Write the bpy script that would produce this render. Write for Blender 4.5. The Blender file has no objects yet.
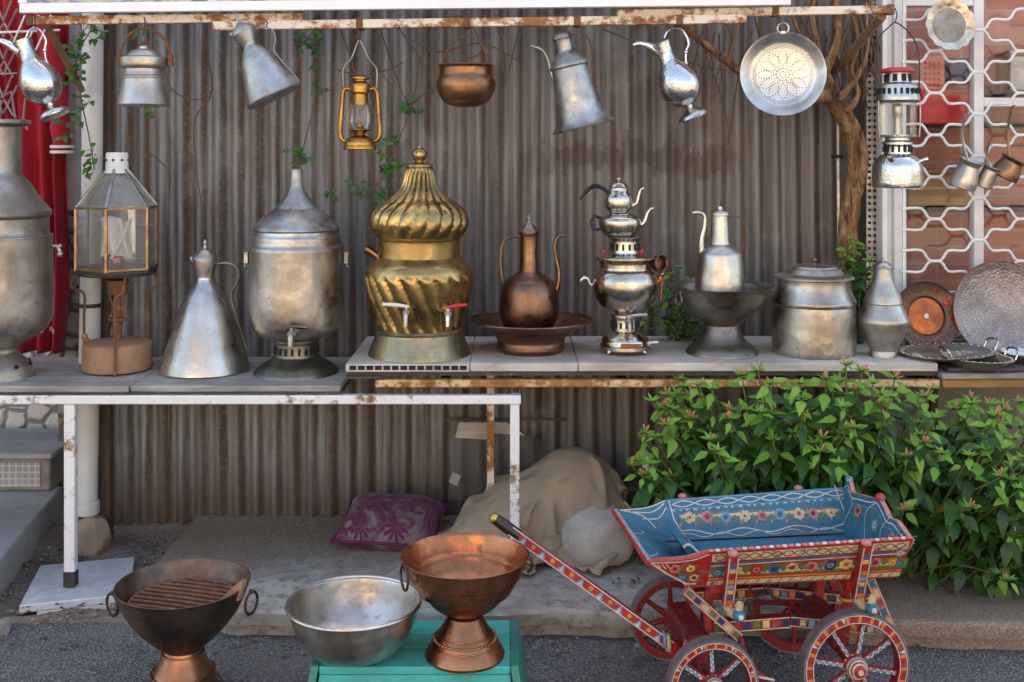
import bpy, math, random
from mathutils import Vector, Matrix, noise
R = math.radians; PI = math.pi
rnd = random.Random(7)
sc = bpy.context.scene
col = sc.collection
F = 1110.0; HZ = 150.0; EYE = 1.63          # focal length in pixels, horizon row, eye height

def W(px, py, Y):                            # photo pixel at depth Y -> world point
    return Vector(((px-512)*Y/F, Y, EYE-(py-HZ)*Y/F))

# ------------------------------------------------------------------ materials
class NT:
    def __init__(s, name):
        s.m = bpy.data.materials.new(name); s.m.use_nodes = True
        s.t = s.m.node_tree; s.b = s.t.nodes['Principled BSDF']
        s.co = s.n('ShaderNodeTexCoord').outputs['Object']
    def n(s, typ, **k):
        nd = s.t.nodes.new(typ)
        for a, v in k.items(): setattr(nd, a, v)
        return nd
    def put(s, sock, v):
        if isinstance(v, bpy.types.NodeSocket): s.t.links.new(v, sock)
        elif v is not None:
            if sock.type == 'RGBA' and len(v) == 3: v = (*v, 1)
            sock.default_value = v
    def noise(s, scale, detail=5, rough=.6, stretch=None, dist=0, seed=0):
        co = s.co
        if stretch or seed:
            mp = s.n('ShaderNodeMapping'); s.put(mp.inputs[0], co)
            if stretch: mp.inputs['Scale'].default_value = stretch
            mp.inputs['Location'].default_value = (seed, seed*.7, seed*.3); co = mp.outputs[0]
        nd = s.n('ShaderNodeTexNoise'); s.put(nd.inputs['Vector'], co)
        nd.inputs['Scale'].default_value = scale; nd.inputs['Detail'].default_value = detail
        nd.inputs['Roughness'].default_value = rough; nd.inputs['Distortion'].default_value = dist
        return nd.outputs['Fac']
    def vor(s, scale, feature='F1', stretch=None, out='Distance', rnd=1.0, vec=None):
        co = vec or s.co
        if stretch:
            mp = s.n('ShaderNodeMapping'); s.put(mp.inputs[0], co); mp.inputs['Scale'].default_value = stretch; co = mp.outputs[0]
        nd = s.n('ShaderNodeTexVoronoi', feature=feature); s.put(nd.inputs['Vector'], co)
        nd.inputs['Scale'].default_value = scale; nd.inputs['Randomness'].default_value = rnd
        return nd.outputs[out]
    def ramp(s, fac, *stops):
        nd = s.n('ShaderNodeValToRGB'); s.put(nd.inputs[0], fac); e = nd.color_ramp.elements
        while len(e) < len(stops): e.new(.5)
        for i, (p, c) in enumerate(stops):
            if not hasattr(c, '__len__'): c = (c, c, c)
            e[i].position = p; e[i].color = (*c, 1)
        return nd.outputs[0]
    def step(s, fac, lo, hi, a=0., b=1.):
        nd = s.n('ShaderNodeMapRange'); s.put(nd.inputs[0], fac)
        for i, v in enumerate((lo, hi, a, b)): nd.inputs[1+i].default_value = v
        return nd.outputs[0]
    def mix(s, fac, a, b, mode='MIX'):
        nd = s.n('ShaderNodeMix', data_type='RGBA', blend_type=mode)
        s.put(nd.inputs[0], fac); s.put(nd.inputs[6], a); s.put(nd.inputs[7], b); return nd.outputs[2]
    def math(s, op, a, b=0.):
        nd = s.n('ShaderNodeMath', operation=op); s.put(nd.inputs[0], a); s.put(nd.inputs[1], b); return nd.outputs[0]
    def sep(s):
        nd = s.n('ShaderNodeSeparateXYZ'); s.put(nd.inputs[0], s.co); return nd.outputs
    def bump(s, h, strength=.3, dist=.01, prev=None):
        nd = s.n('ShaderNodeBump'); s.put(nd.inputs['Height'], h)
        nd.inputs['Strength'].default_value = strength; nd.inputs['Distance'].default_value = dist
        if prev: s.put(nd.inputs['Normal'], prev)
        return nd.outputs[0]
    def out(s, color=None, rough=None, metal=None, normal=None, **k):
        for key, v in (('Base Color', color), ('Roughness', rough), ('Metallic', metal), ('Normal', normal)):
            if v is not None: s.put(s.b.inputs[key], v)
        for key, v in k.items(): s.put(s.b.inputs[key.replace('_', ' ')], v)
        return s.m

def metal(name, c1, c2, spot, r0=.2, r1=.5, sc_=9, dent=.35, met=1., spot_lo=.58):
    t = NT(name)
    a = t.noise(sc_, 4, .6, seed=1.3); b = t.noise(sc_*4.5, 7, .7, seed=4.1); g = t.noise(sc_*.6, 3, .6, stretch=(1, 1, .35), seed=8)
    c = t.mix(t.step(a, .38, .62), c1, c2)
    c = t.mix(t.step(b, spot_lo, spot_lo+.1, 0, .75), c, spot)
    c = t.mix(t.step(g, .47, .66, 0, .7), c, spot); vs_ = t.noise(sc_*1.6, 6, .75, stretch=(2.2, 2.2, .35), seed=15); c = t.mix(t.step(vs_, .52, .66, 0, .45), c, c2); c = t.mix(t.step(t.noise(sc_*14, 4, .7, seed=21), .6, .7, 0, .5), c, spot)
    rg = t.step(t.noise(sc_*1.7, 6, .7, seed=2.2), .34, .66, r0*.8, r1*1.05)
    n1 = t.bump(t.noise(sc_*1.3, 3, .55, seed=6), dent*.75, .012); n1 = t.bump(t.vor(sc_*3.4, 'SMOOTH_F1'), dent*.3, .006, n1)
    n2 = t.bump(t.noise(sc_*22, 3, .6), .12, .002, n1)
    if name == 'silver_plate': n2 = t.bump(t.vor(70, 'DISTANCE_TO_EDGE'), .35, .003, n2)
    return t.out(c, rg, met, n2)

def paint(name, c, rough=.5, var=.25, chip=None, chip_lo=.62, scale=14, bump=.15, metallic=0.):
    t = NT(name); a = t.noise(scale, 6, .65)
    d = tuple(x*(1-var) for x in c); cc = t.mix(t.step(a, .3, .7), c, d)
    if chip: cc = t.mix(t.step(t.noise(scale*2.2, 8, .7, seed=3), chip_lo, chip_lo+.06), cc, chip)
    return t.out(cc, t.step(a, .3, .7, rough-.08, rough+.1), metallic, t.bump(t.noise(scale*5, 5, .6), bump, .004))

M = {}
M['tin'] = metal('tin_plate', (.62,.58,.52), (.44,.40,.345), (.26,.21,.16), .33, .54, 8, .4)
M['old_tin'] = metal('old_grey_tin', (.50,.465,.41), (.36,.325,.275), (.2,.165,.13), .42, .62, 8, .4)
M['tin_bright'] = metal('bright_tin', (.68,.655,.62), (.54,.515,.475), (.36,.32,.27), .3, .46, 8, .25)
M['silver'] = metal('silver_plate', (.74,.73,.71), (.6,.59,.57), (.36,.34,.31), .12, .26, 12, .3, spot_lo=.66)
M['tray_dark'] = metal('blackened_copper', (.2,.115,.08), (.13,.08,.06), (.07,.05,.04), .42, .62, 10, .3)
M['orange_copper'] = metal('orange_copper', (.44,.13,.05), (.28,.085,.04), (.14,.06,.035), .35, .55, 16, .4)
M['urn_base'] = metal('verdigris_base', (.27,.245,.18), (.19,.18,.135), (.12,.15,.13), .36, .58, 10, .3, spot_lo=.52)
M['nickel'] = metal('nickel_plate', (.68,.63,.55), (.53,.47,.38), (.3,.24,.17), .13, .3, 10, .25, spot_lo=.62)
M['zinc'] = metal('galvanised_sheet', (.47,.475,.465), (.32,.31,.285), (.19,.145,.105), .36, .6, 9, .35)
M['pewter'] = metal('dull_pewter', (.36,.325,.28), (.23,.2,.165), (.11,.09,.07), .36, .58, 8, .4)
M['brass'] = metal('old_brass', (.60,.42,.17), (.40,.27,.10), (.2,.14,.065), .24, .46, 8, .2)
M['brass_green'] = metal('patina_brass', (.46,.34,.17), (.33,.26,.15), (.17,.21,.165), .36, .58, 10, .25, spot_lo=.52)
M['copper'] = metal('warm_copper', (.60,.25,.12), (.40,.15,.07), (.15,.07,.04), .2, .46, 7, .3)
M['copper_dark'] = metal('tarnished_copper', (.36,.19,.115), (.22,.125,.08), (.10,.066,.05), .26, .5, 8, .35)
M['iron'] = metal('dark_iron', (.075,.07,.066), (.05,.045,.042), (.13,.065,.035), .42, .66, 14, .4, .8)
M['orange_metal'] = metal('amber_lacquer', (.54,.30,.085), (.38,.2,.055), (.2,.11,.04), .24, .46, 14, .2)
M['rust'] = paint('rust', (.21,.085,.035), .8, .5, (.33,.16,.07), .58, 22, .4)
M['rust_tan'] = paint('tan_rust', (.37,.2,.115), .72, .3, (.22,.12,.07), .6, 16, .25)
M['black'] = paint('hole_black', (.012,.011,.011), .75, .3)  # flat black painted as the dark inside holes and slots
M['black_gloss'] = paint('black_handle', (.02,.018,.017), .3, .3)
M['white_paint'] = paint('chipped_white_paint', (.76,.755,.73), .5, .14, (.33,.2,.1), .66, 13, .2)
M['sign_white'] = paint('white_sign_frame', (.82,.82,.82), .4, .06, (.5,.45,.4), .72, 10, .08)
M['grille_white'] = paint('white_grille_paint', (.78,.76,.72), .45, .15, (.5,.42,.33), .68, 10, .12)
M['pipe'] = paint('grey_plastic_pipe', (.62,.61,.58), .42, .16, (.42,.38,.32), .66, 7, .1)
M['red_plastic'] = paint('red_plastic', (.62,.02,.025), .32, .12)
M['red_enamel'] = paint('red_enamel', (.58,.025,.03), .35, .3, (.25,.1,.07), .68, 20)
M['white_plastic'] = paint('cream_handle', (.75,.68,.55), .4, .1)
M['turquoise'] = paint('turquoise_paint', (.05,.47,.41), .45, .3, (.18,.2,.15), .66, 12, .25)
M['turquoise_dark'] = paint('green_side_paint', (.02,.24,.19), .45, .3, (.13,.12,.09), .66, 12, .25)
M['concrete_block'] = paint('grey_block', (.30,.28,.255), .9, .4, (.17,.14,.11), .6, 11, .5)
M['stone'] = paint('brown_rock', (.34,.24,.17), .85, .45, (.2,.15,.11), .55, 9, .8)
M['bush_stem'] = paint('green_stem', (.13,.19,.055), .6, .4)
M['bud'] = paint('pink_bud', (.70,.25,.17), .5, .3)
M['twig'] = paint('dead_twig', (.17,.10,.055), .85, .45, scale=30)
M['cushion_trim'] = paint('purple_piping', (.16,.012,.07), .8, .3)
M['tasselwhite'] = paint('white_trim', (.78,.74,.68), .8, .15)
M['dark_void'] = paint('dark_interior', (.03,.026,.023), .8, .3)
M['brown_label'] = paint('brown_plate', (.28,.085,.03), .4, .4)
M['plank_dark'] = paint('dark_plank', (.085,.075,.07), .8, .45, (.16,.14,.12), .6, 12, .3)

def bar_mat(name, white, rust, lo):
    t = NT(name); a = t.noise(9, 8, .72, stretch=(.6, 1, 1)); b = t.noise(30, 5, .7, seed=3)
    f = t.step(t.math('ADD', a, t.math('MULTIPLY', t.math('SUBTRACT', b, .5), .5)), lo, lo+.1)
    rc = t.mix(t.step(b, .35, .65), rust, tuple(x*.45 for x in rust))
    return t.out(t.mix(f, white, rc), t.step(f, 0, 1, .45, .8), 0., t.bump(t.math('ADD', b, f), .3, .003))
M['rusty_white'] = bar_mat('rusty_white_bar', (.72,.63,.5), (.46,.19,.06), .465)
M['rusty_orange'] = bar_mat('rusty_orange_bar', (.66,.44,.22), (.48,.2,.05), .42)
M['table_white'] = bar_mat('table_white_bar', (.75,.73,.69), (.43,.24,.1), .55)

def wood(name, c1, c2, scale=6, axis=(1, 9, 9), rough=.75):
    t = NT(name); a = t.noise(scale, 8, .65, stretch=axis, dist=.6); b = t.noise(3.5, 4, .6, seed=5)
    c = t.mix(t.step(a, .3, .7), c1, c2); c = t.mix(t.step(b, .45, .7, 0, .6), c, tuple(x*.55 for x in c2))
    return t.out(c, rough, 0., t.bump(a, .5, .004))
M['shelf_wood'] = wood('grey_shelf_board', (.46,.43,.39), (.2,.175,.15), 5, (1, 12, 12))
M['panel_wood'] = wood('pale_panel_board', (.66,.60,.52), (.40,.345,.28), 4, (1.5, 10, 10))
M['pole_wood'] = wood('bamboo_lath', (.5,.30,.12), (.36,.19,.065))
M['post_wood'] = wood('brown_post', (.12,.075,.045), (.06,.038,.024), 6, (9, 9, 1))
M['brace_wood'] = wood('old_brace', (.30,.19,.10), (.17,.10,.05), 8, (6, 6, 2))

def m_corr():
    t = NT('weathered_corrugated_sheet'); x, y, z = t.sep()
    st = t.noise(7, 6, .65, stretch=(2.2, 1, .12)); fine = t.noise(26, 6, .7, stretch=(2.6, 1, .09), seed=2)
    blot = t.noise(2.0, 5, .65, stretch=(1, 1, .6), seed=4); mot = t.noise(65, 4, .7, seed=9); drip = t.noise(11, 3, .6, stretch=(2.4, 1, .035), seed=12)
    c = t.mix(t.step(st, .36, .62), (.31,.325,.33), (.205,.19,.172))
    rib_shade = t.math('SINE', t.math('ADD', t.math('MULTIPLY', x, 2*PI/.0780), t.math('ADD', t.math('MULTIPLY', blot, 3.2), -2.6)))
    c = t.mix(t.step(t.math('ADD', rib_shade, t.math('MULTIPLY', t.math('SUBTRACT', st, .5), 3.2)), .0, .9, 0, .9), c, (.085,.052,.034))  # rusty brown along one flank of every rib, also painting in side shade
    c = t.mix(t.step(fine, .46, .64, 0, .65), c, (.115,.075,.052))
    c = t.mix(t.step(mot, .5, .68, 0, .35), c, (.36,.34,.31))
    c = t.mix(t.step(drip, .6, .66, 0, .45), c, (.40,.37,.33))
    # the right hand half is browner (old wood brown stain on the sheets)
    side = t.step(t.math('ADD', x, t.math('MULTIPLY', t.math('SUBTRACT', blot, .5), 1.2)), -.75, .55, 0., .55)
    c = t.mix(side, c, t.mix(t.step(st, .3, .66), (.25,.195,.14), (.095,.06,.038)))
    # irregular water stain across the middle of the sheets, and rust along the foot
    jag = t.noise(7, 6, .75, seed=31, stretch=(1, 1, .5))
    d = t.math('ABSOLUTE', t.math('SUBTRACT', t.math('ADD', z, t.math('MULTIPLY', t.math('SUBTRACT', jag, .5), .5)), 1.60))
    band = t.math('MULTIPLY', t.step(d, .035, .06, 1., 0.), t.math('MULTIPLY', t.step(x, .0, .2), t.step(x, .88, 1.0, 1., 0.)))
    c = t.mix(t.math('MULTIPLY', band, .55), c, (.075,.042,.027))
    rust = t.noise(3.1, 8, .75, seed=40, stretch=(1.4, 1, .6))
    c = t.mix(t.step(rust, .58, .66, 0, .55), c, t.mix(t.step(mot, .4, .6), (.17,.085,.042), (.26,.15,.085)))
    c = t.mix(t.step(t.noise(2.2, 7, .7, seed=50), .56, .62, 0, .35), c, (.34,.33,.31))
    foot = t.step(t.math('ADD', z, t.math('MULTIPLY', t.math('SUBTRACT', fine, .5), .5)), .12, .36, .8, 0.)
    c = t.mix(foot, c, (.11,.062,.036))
    return t.out(c, t.step(mot, .3, .7, .5, .75), .18, t.bump(t.math('ADD', mot, t.math('MULTIPLY', st, .8)), .35, .004))
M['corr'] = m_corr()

def m_asphalt():
    t = NT('asphalt'); v = t.n('ShaderNodeTexVoronoi'); t.put(v.inputs['Vector'], t.co); v.inputs['Scale'].default_value = 120
    big = t.noise(1.6, 5, .65); mid = t.noise(9, 5, .65, seed=2)
    cell = t.ramp(v.outputs['Color'], (0, (.10,.10,.104)), (.5, (.19,.19,.195)), (1, (.37,.365,.36)))
    c = t.mix(t.step(v.outputs['Distance'], .3, .62), cell, (.075,.074,.075))
    c = t.mix(t.step(big, .42, .62, 0, .45), c, (.15,.14,.13)); c = t.mix(t.step(mid, .55, .7, 0, .5), c, (.2,.18,.16))
    dk = t.noise(2.7, 7, .75, seed=14); c = t.mix(t.step(dk, .54, .66, 0, .5), c, (.07,.066,.062)); c = t.mix(t.step(t.noise(1.3, 6, .8, seed=19), .56, .68, 0, .4), c, (.25,.225,.195))
    x, y, z = t.sep(); far = t.step(y, 1.5, -.5)
    c = t.mix(far, c, (.22,.20,.175))
    h = t.math('MULTIPLY', v.outputs['Distance'], -1.)
    return t.out(c, .88, 0., t.bump(mid, .3, .02, t.bump(h, .9, .008)))
M['asphalt'] = m_asphalt()

def m_slab():
    t = NT('dirty_concrete'); x, y, z = t.sep()
    a = t.noise(3.2, 8, .68); b = t.noise(18, 7, .7, seed=3); f = t.noise(120, 4, .7, seed=6)
    c = t.mix(t.step(a, .36, .62), (.46,.42,.36), (.28,.24,.195)); c = t.mix(t.step(b, .48, .62, 0, .75), c, (.17,.137,.108))
    c = t.mix(t.step(t.noise(6, 6, .75, seed=8), .57, .66, 0, .55), c, (.42,.41,.385))
    dirt = t.step(t.math('ADD', t.math('ADD', y, t.math('MULTIPLY', x, -.22)), t.math('MULTIPLY', t.math('SUBTRACT', b, .5), .75)), 4.08, 4.4)
    right = t.step(t.math('ADD', x, t.math('MULTIPLY', b, .4)), .95, 1.25)
    dirt = t.math('MAXIMUM', dirt, right)
    c = t.mix(dirt, c, t.mix(t.step(f, .4, .6), (.32,.24,.17), (.17,.125,.088)))
    return t.out(c, .9, 0., t.bump(t.math('ADD', t.math('MULTIPLY', f, .5), b), .55, .01))
M['slab'] = m_slab()

def m_dirt(name, a_, b_, c_):
    t = NT(name); a = t.noise(6, 8, .7); v = t.n('ShaderNodeTexVoronoi'); t.put(v.inputs['Vector'], t.co); v.inputs['Scale'].default_value = 70
    c = t.mix(t.step(a, .35, .65), a_, b_)
    c = t.mix(t.step(v.outputs['Distance'], .18, .3, .7, 0.), c, t.mix(v.outputs['Color'], c_, a_))
    return t.out(c, .95, 0., t.bump(t.math('SUBTRACT', a, t.math('MULTIPLY', v.outputs['Distance'], .6)), .8, .015))
M['dirt'] = m_dirt('dark_soil', (.25,.195,.15), (.14,.108,.082), (.34,.3,.25))
M['dirt_right'] = m_dirt('brown_soil', (.15,.115,.09), (.095,.072,.057), (.2,.165,.135))

def m_rubble(name, stone, stone2, mortar, scale):
    t = NT(name); nz = t.n('ShaderNodeTexNoise'); t.put(nz.inputs['Vector'], t.co); nz.inputs['Scale'].default_value = 6
    vec = t.n('ShaderNodeVectorMath', operation='MULTIPLY_ADD'); t.put(vec.inputs[0], nz.outputs['Color']); vec.inputs[1].default_value = (.06,)*3; t.put(vec.inputs[2], t.co)
    e = t.vor(scale, 'DISTANCE_TO_EDGE', vec=vec.outputs[0]); cc = t.vor(scale, 'F1', out='Color', vec=vec.outputs[0])
    c = t.mix(cc, stone, stone2); c = t.mix(t.step(t.noise(40, 5, .6), .4, .7, 0, .3), c, (.4,.36,.32))
    f = t.step(e, .05, .085)
    return t.out(t.mix(f, mortar, c), .85, 0., t.bump(t.step(e, .03, .16), .8, .02))
M['rubble'] = m_rubble('white_rubble_wall', (.72,.69,.65), (.56,.52,.48), (.24,.235,.235), 10)
M['mosaic'] = m_rubble('dark_rubble', (.40,.36,.31), (.30,.25,.2), (.12,.105,.09), 11)

def m_tilemesh():
    t = NT('block_mosaic'); x, y, z = t.sep()
    gx = t.math('ABSOLUTE', t.math('SUBTRACT', t.math('FRACT', t.math('MULTIPLY', x, 36.)), .5)); gz = t.math('ABSOLUTE', t.math('SUBTRACT', t.math('FRACT', t.math('MULTIPLY', z, 36.)), .5))
    f = t.step(t.math('MAXIMUM', gx, gz), .33, .4)
    c = t.mix(t.noise(13, 5, .6), (.2,.24,.29), (.33,.33,.34)); c = t.mix(f, c, (.5,.44,.36))
    return t.out(c, .6, 0., t.bump(f, .4, .004))
M['tilemesh'] = m_tilemesh()

def m_marble():
    t = NT('grey_marble'); a = t.noise(9, 8, .7, dist=1.5); b = t.noise(30, 5, .7, seed=2)
    c = t.mix(t.step(a, .4, .66), (.60,.61,.62), (.42,.43,.44)); c = t.mix(t.step(b, .62, .72, 0, .7), c, (.3,.28,.26))
    return t.out(c, .4, 0., t.bump(b, .15, .003))
M['marble'] = m_marble()

def cloth(name, c1, c2, scale=260, big=7, spot=None, sheen=.2):
    t = NT(name); w = t.noise(scale, 2, .5); a = t.noise(big, 6, .65)
    c = t.mix(t.step(a, .35, .65), c1, c2)
    if spot: c = t.mix(t.step(t.noise(11, 6, .7, seed=5), .55, .68, 0, .7), c, spot)
    cr = t.math('ABSOLUTE', t.math('SUBTRACT', t.noise(9, 4, .6, dist=.8, seed=7), .5)); return t.out(c, .9, 0., t.bump(w, .35, .002, t.bump(t.step(cr, 0, .2), .14, .01) if name != 'red_velvet' else None), Sheen_Weight=sheen)
M['sack'] = cloth('grey_sack', (.46,.41,.34), (.33,.285,.23), 300, 7, (.2,.17,.14))
M['canvas'] = cloth('khaki_canvas', (.37,.275,.18), (.28,.20,.125), 300, 4, (.2,.14,.09), .05)
M['red_cloth'] = cloth('red_velvet', (.44,.007,.02), (.26,.003,.011), 300, 7, None, .1)

def m_cushion():
    t = NT('purple_flower_cushion'); v = t.n('ShaderNodeTexVoronoi'); t.put(v.inputs['Vector'], t.co); v.inputs['Scale'].default_value = 6.2
    dx = t.n('ShaderNodeVectorMath', operation='SUBTRACT'); mp = t.n('ShaderNodeVectorMath', operation='SCALE'); t.put(mp.inputs[0], t.co); mp.inputs['Scale'].default_value = 1.0
    t.put(dx.inputs[0], mp.outputs[0]); t.put(dx.inputs[1], v.outputs['Position'])
    sp = t.n('ShaderNodeSeparateXYZ'); t.put(sp.inputs[0], dx.outputs[0])
    ang = t.math('ARCTAN2', sp.outputs[2], sp.outputs[0]); pet = t.math('ABSOLUTE', t.math('SINE', t.math('MULTIPLY', ang, 5.5)))
    edge = t.math('SUBTRACT', v.outputs['Distance'], t.math('MULTIPLY', pet, .22))
    f = t.step(edge, .12, .15, 1., 0.)
    ctr = t.step(v.outputs['Distance'], .15, .17, 1., 0.)
    bg = t.mix(t.step(t.noise(7, 5, .7, dist=1.), .46, .6), (.105,.012,.047), (.19,.145,.14))
    c = t.mix(f, bg, (.10,.007,.042)); c = t.mix(ctr, c, (.18,.125,.125)); c = t.mix(t.step(v.outputs['Distance'], .05, .07, 1., 0.), c, (.16,.01,.07))
    c = t.mix(t.step(t.noise(8, 6, .7), .55, .7, 0, .5), c, (.12,.05,.06))
    return t.out(c, .8, 0., t.bump(t.noise(250, 2), .2, .002), Sheen_Weight=.1)
M['cushion'] = m_cushion()

def m_leaf(name, c1, c2):
    t = NT(name); a = t.noise(11, 3, .6); g = t.n('ShaderNodeNewGeometry'); r = g.outputs['Random Per Island']
    c = t.mix(t.step(t.math('ADD', t.math('MULTIPLY', a, .5), t.math('MULTIPLY', r, .5)), .2, .8), c1, c2)
    return t.out(c, .46, 0., t.bump(t.noise(60, 3), .3, .003), Specular_IOR_Level=.35)
M['leaf'] = m_leaf('bush_leaf', (.010,.050,.008), (.034,.108,.014))
M['leaf_young'] = m_leaf('young_leaf', (.075,.205,.016), (.16,.31,.034))
M['leaf_dark'] = m_leaf('creeper_leaf', (.028,.095,.015), (.06,.16,.025))
M['leaf_yellow'] = m_leaf('yellowing_leaf', (.22,.2,.03), (.3,.2,.05)); M['leaf_dry'] = m_leaf('dry_leaf', (.2,.12,.05), (.1,.06,.03))

def m_bark():
    t = NT('vine_bark'); a = t.noise(9, 8, .7, stretch=(4, 4, .9), dist=.8); b = t.noise(45, 6, .7, stretch=(2, 2, .6), seed=3)
    c = t.ramp(a, (.36, (.08,.034,.014)), (.5, (.42,.2,.08)), (.64, (.64,.41,.21)))
    c = t.mix(t.step(b, .5, .7, 0, .6), c, (.12,.065,.033))
    return t.out(c, .85, 0., t.bump(t.math('ADD', a, t.math('MULTIPLY', b, .6)), 1., .045))
M['bark'] = m_bark()

def m_glass(name, tint=(.9,.93,.92), gl=.12, rough=.03, dirt=.0):
    t = NT(name); tr = t.n('ShaderNodeBsdfTransparent'); tr.inputs[0].default_value = (*tint, 1)
    g = t.n('ShaderNodeBsdfGlossy'); g.inputs['Roughness'].default_value = rough; g.inputs[0].default_value = (1, 1, 1, 1)
    fr = t.n('ShaderNodeFresnel'); fr.inputs[0].default_value = 1.5
    mx = t.n('ShaderNodeMixShader'); t.put(mx.inputs[0], t.math('MULTIPLY', fr.outputs[0], gl*10)); t.put(mx.inputs[1], tr.outputs[0]); t.put(mx.inputs[2], g.outputs[0])
    last = mx.outputs[0]
    if dirt:
        d = t.n('ShaderNodeBsdfDiffuse'); d.inputs[0].default_value = (.5,.48,.44,1)
        m2 = t.n('ShaderNodeMixShader'); t.put(m2.inputs[0], t.step(t.noise(14, 6, .7), .35, .75, dirt*.3, dirt)); t.put(m2.inputs[1], last); t.put(m2.inputs[2], d.outputs[0]); last = m2.outputs[0]
    t.put(t.t.nodes['Material Output'].inputs[0], last); return t.m
M['glass'] = m_glass('window_glass', (.95,.95,.95), .028)
M['lamp_glass'] = m_glass('dusty_lamp_glass', (.9,.91,.9), .05, .06, .14)

def m_brick():
    t = NT('brick_room_wall'); b = t.n('ShaderNodeTexBrick'); mp = t.n('ShaderNodeMapping'); t.put(mp.inputs[0], t.co); mp.inputs['Rotation'].default_value = (R(90), 0, 0); t.put(b.inputs['Vector'], mp.outputs[0])
    b.inputs['Scale'].default_value = 1.0; b.inputs['Brick Width'].default_value = .21; b.inputs['Row Height'].default_value = .075; b.inputs['Mortar Size'].default_value = .006
    b.inputs['Color1'].default_value = (.46,.14,.095,1); b.inputs['Color2'].default_value = (.54,.23,.165,1); b.inputs['Mortar'].default_value = (.40,.27,.22,1)
    c = t.mix(t.step(t.noise(5, 6, .7), .4, .7, 0, .5), b.outputs['Color'], (.27,.14,.11))
    return t.out(c, .8)
M['brick'] = m_brick()
M['dusty_glass'] = m_glass('dusty_pane', (.88,.89,.9), .09, .05, .22); M['roof_glass'] = m_glass('dusty_roof_pane', (.7,.74,.78), .16, .12, .5)
M['lamp_frame'] = metal('gilt_strip', (.40,.27,.14), (.28,.17,.085), (.16,.1,.06), .3, .5, 16, .2)
M['plaster'] = paint('house_plaster', (.36,.30,.24), .85, .25, (.25,.2,.16), .6, 4, .3)
M['plaster_warm'] = paint('sunny_plaster', (.74,.62,.50), .85, .15, scale=3)
M['roof_tile'] = paint('roof_tile', (.4,.14,.08), .8, .3)
M['window_dark'] = paint('dark_window', (.03,.035,.04), .15, .2)
M['wall_low'] = paint('low_plaster_wall', (.32,.275,.235), .88, .3, (.2,.165,.135), .57, 6, .4)
# cart colours
CR = dict(red=(.44,.017,.014), dred=(.27,.014,.018), yel=(.72,.50,.20), org=(.75,.24,.03), blue=(.016,.155,.24), lblue=(.13,.34,.44), white=(.62,.57,.53), green=(.12,.17,.045), pink=(.58,.21,.2), dull=(.14,.155,.14), black=(.03,.03,.05), cream=(.66,.50,.29), dblue=(.012,.04,.11))
for k, c in CR.items(): M['c_'+k] = paint('cart_'+k, c, .42, .3, (.15,.115,.1) if k not in ('white',) else (.45,.3,.28), .555, 20, .35)
CART = ['c_'+k for k in CR]; CI = {k: i for i, k in enumerate(CR)}

# ------------------------------------------------------------------ mesh builder
def catmull(pts, n=4):
    pts = [Vector(p) for p in pts]
    if len(pts) < 3: return pts
    out = []
    for i in range(len(pts)-1):
        p1, p2 = pts[i], pts[i+1]; p0 = pts[i-1] if i else p1*2-p2; p3 = pts[i+2] if i+2 < len(pts) else p2*2-p1
        for k in range(n):
            u = k/n
            out.append(.5*((2*p1)+(p2-p0)*u+(2*p0-5*p1+4*p2-p3)*u*u+(3*p1-p0-3*p2+p3)*u**3))
    out.append(pts[-1]); return out

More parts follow.
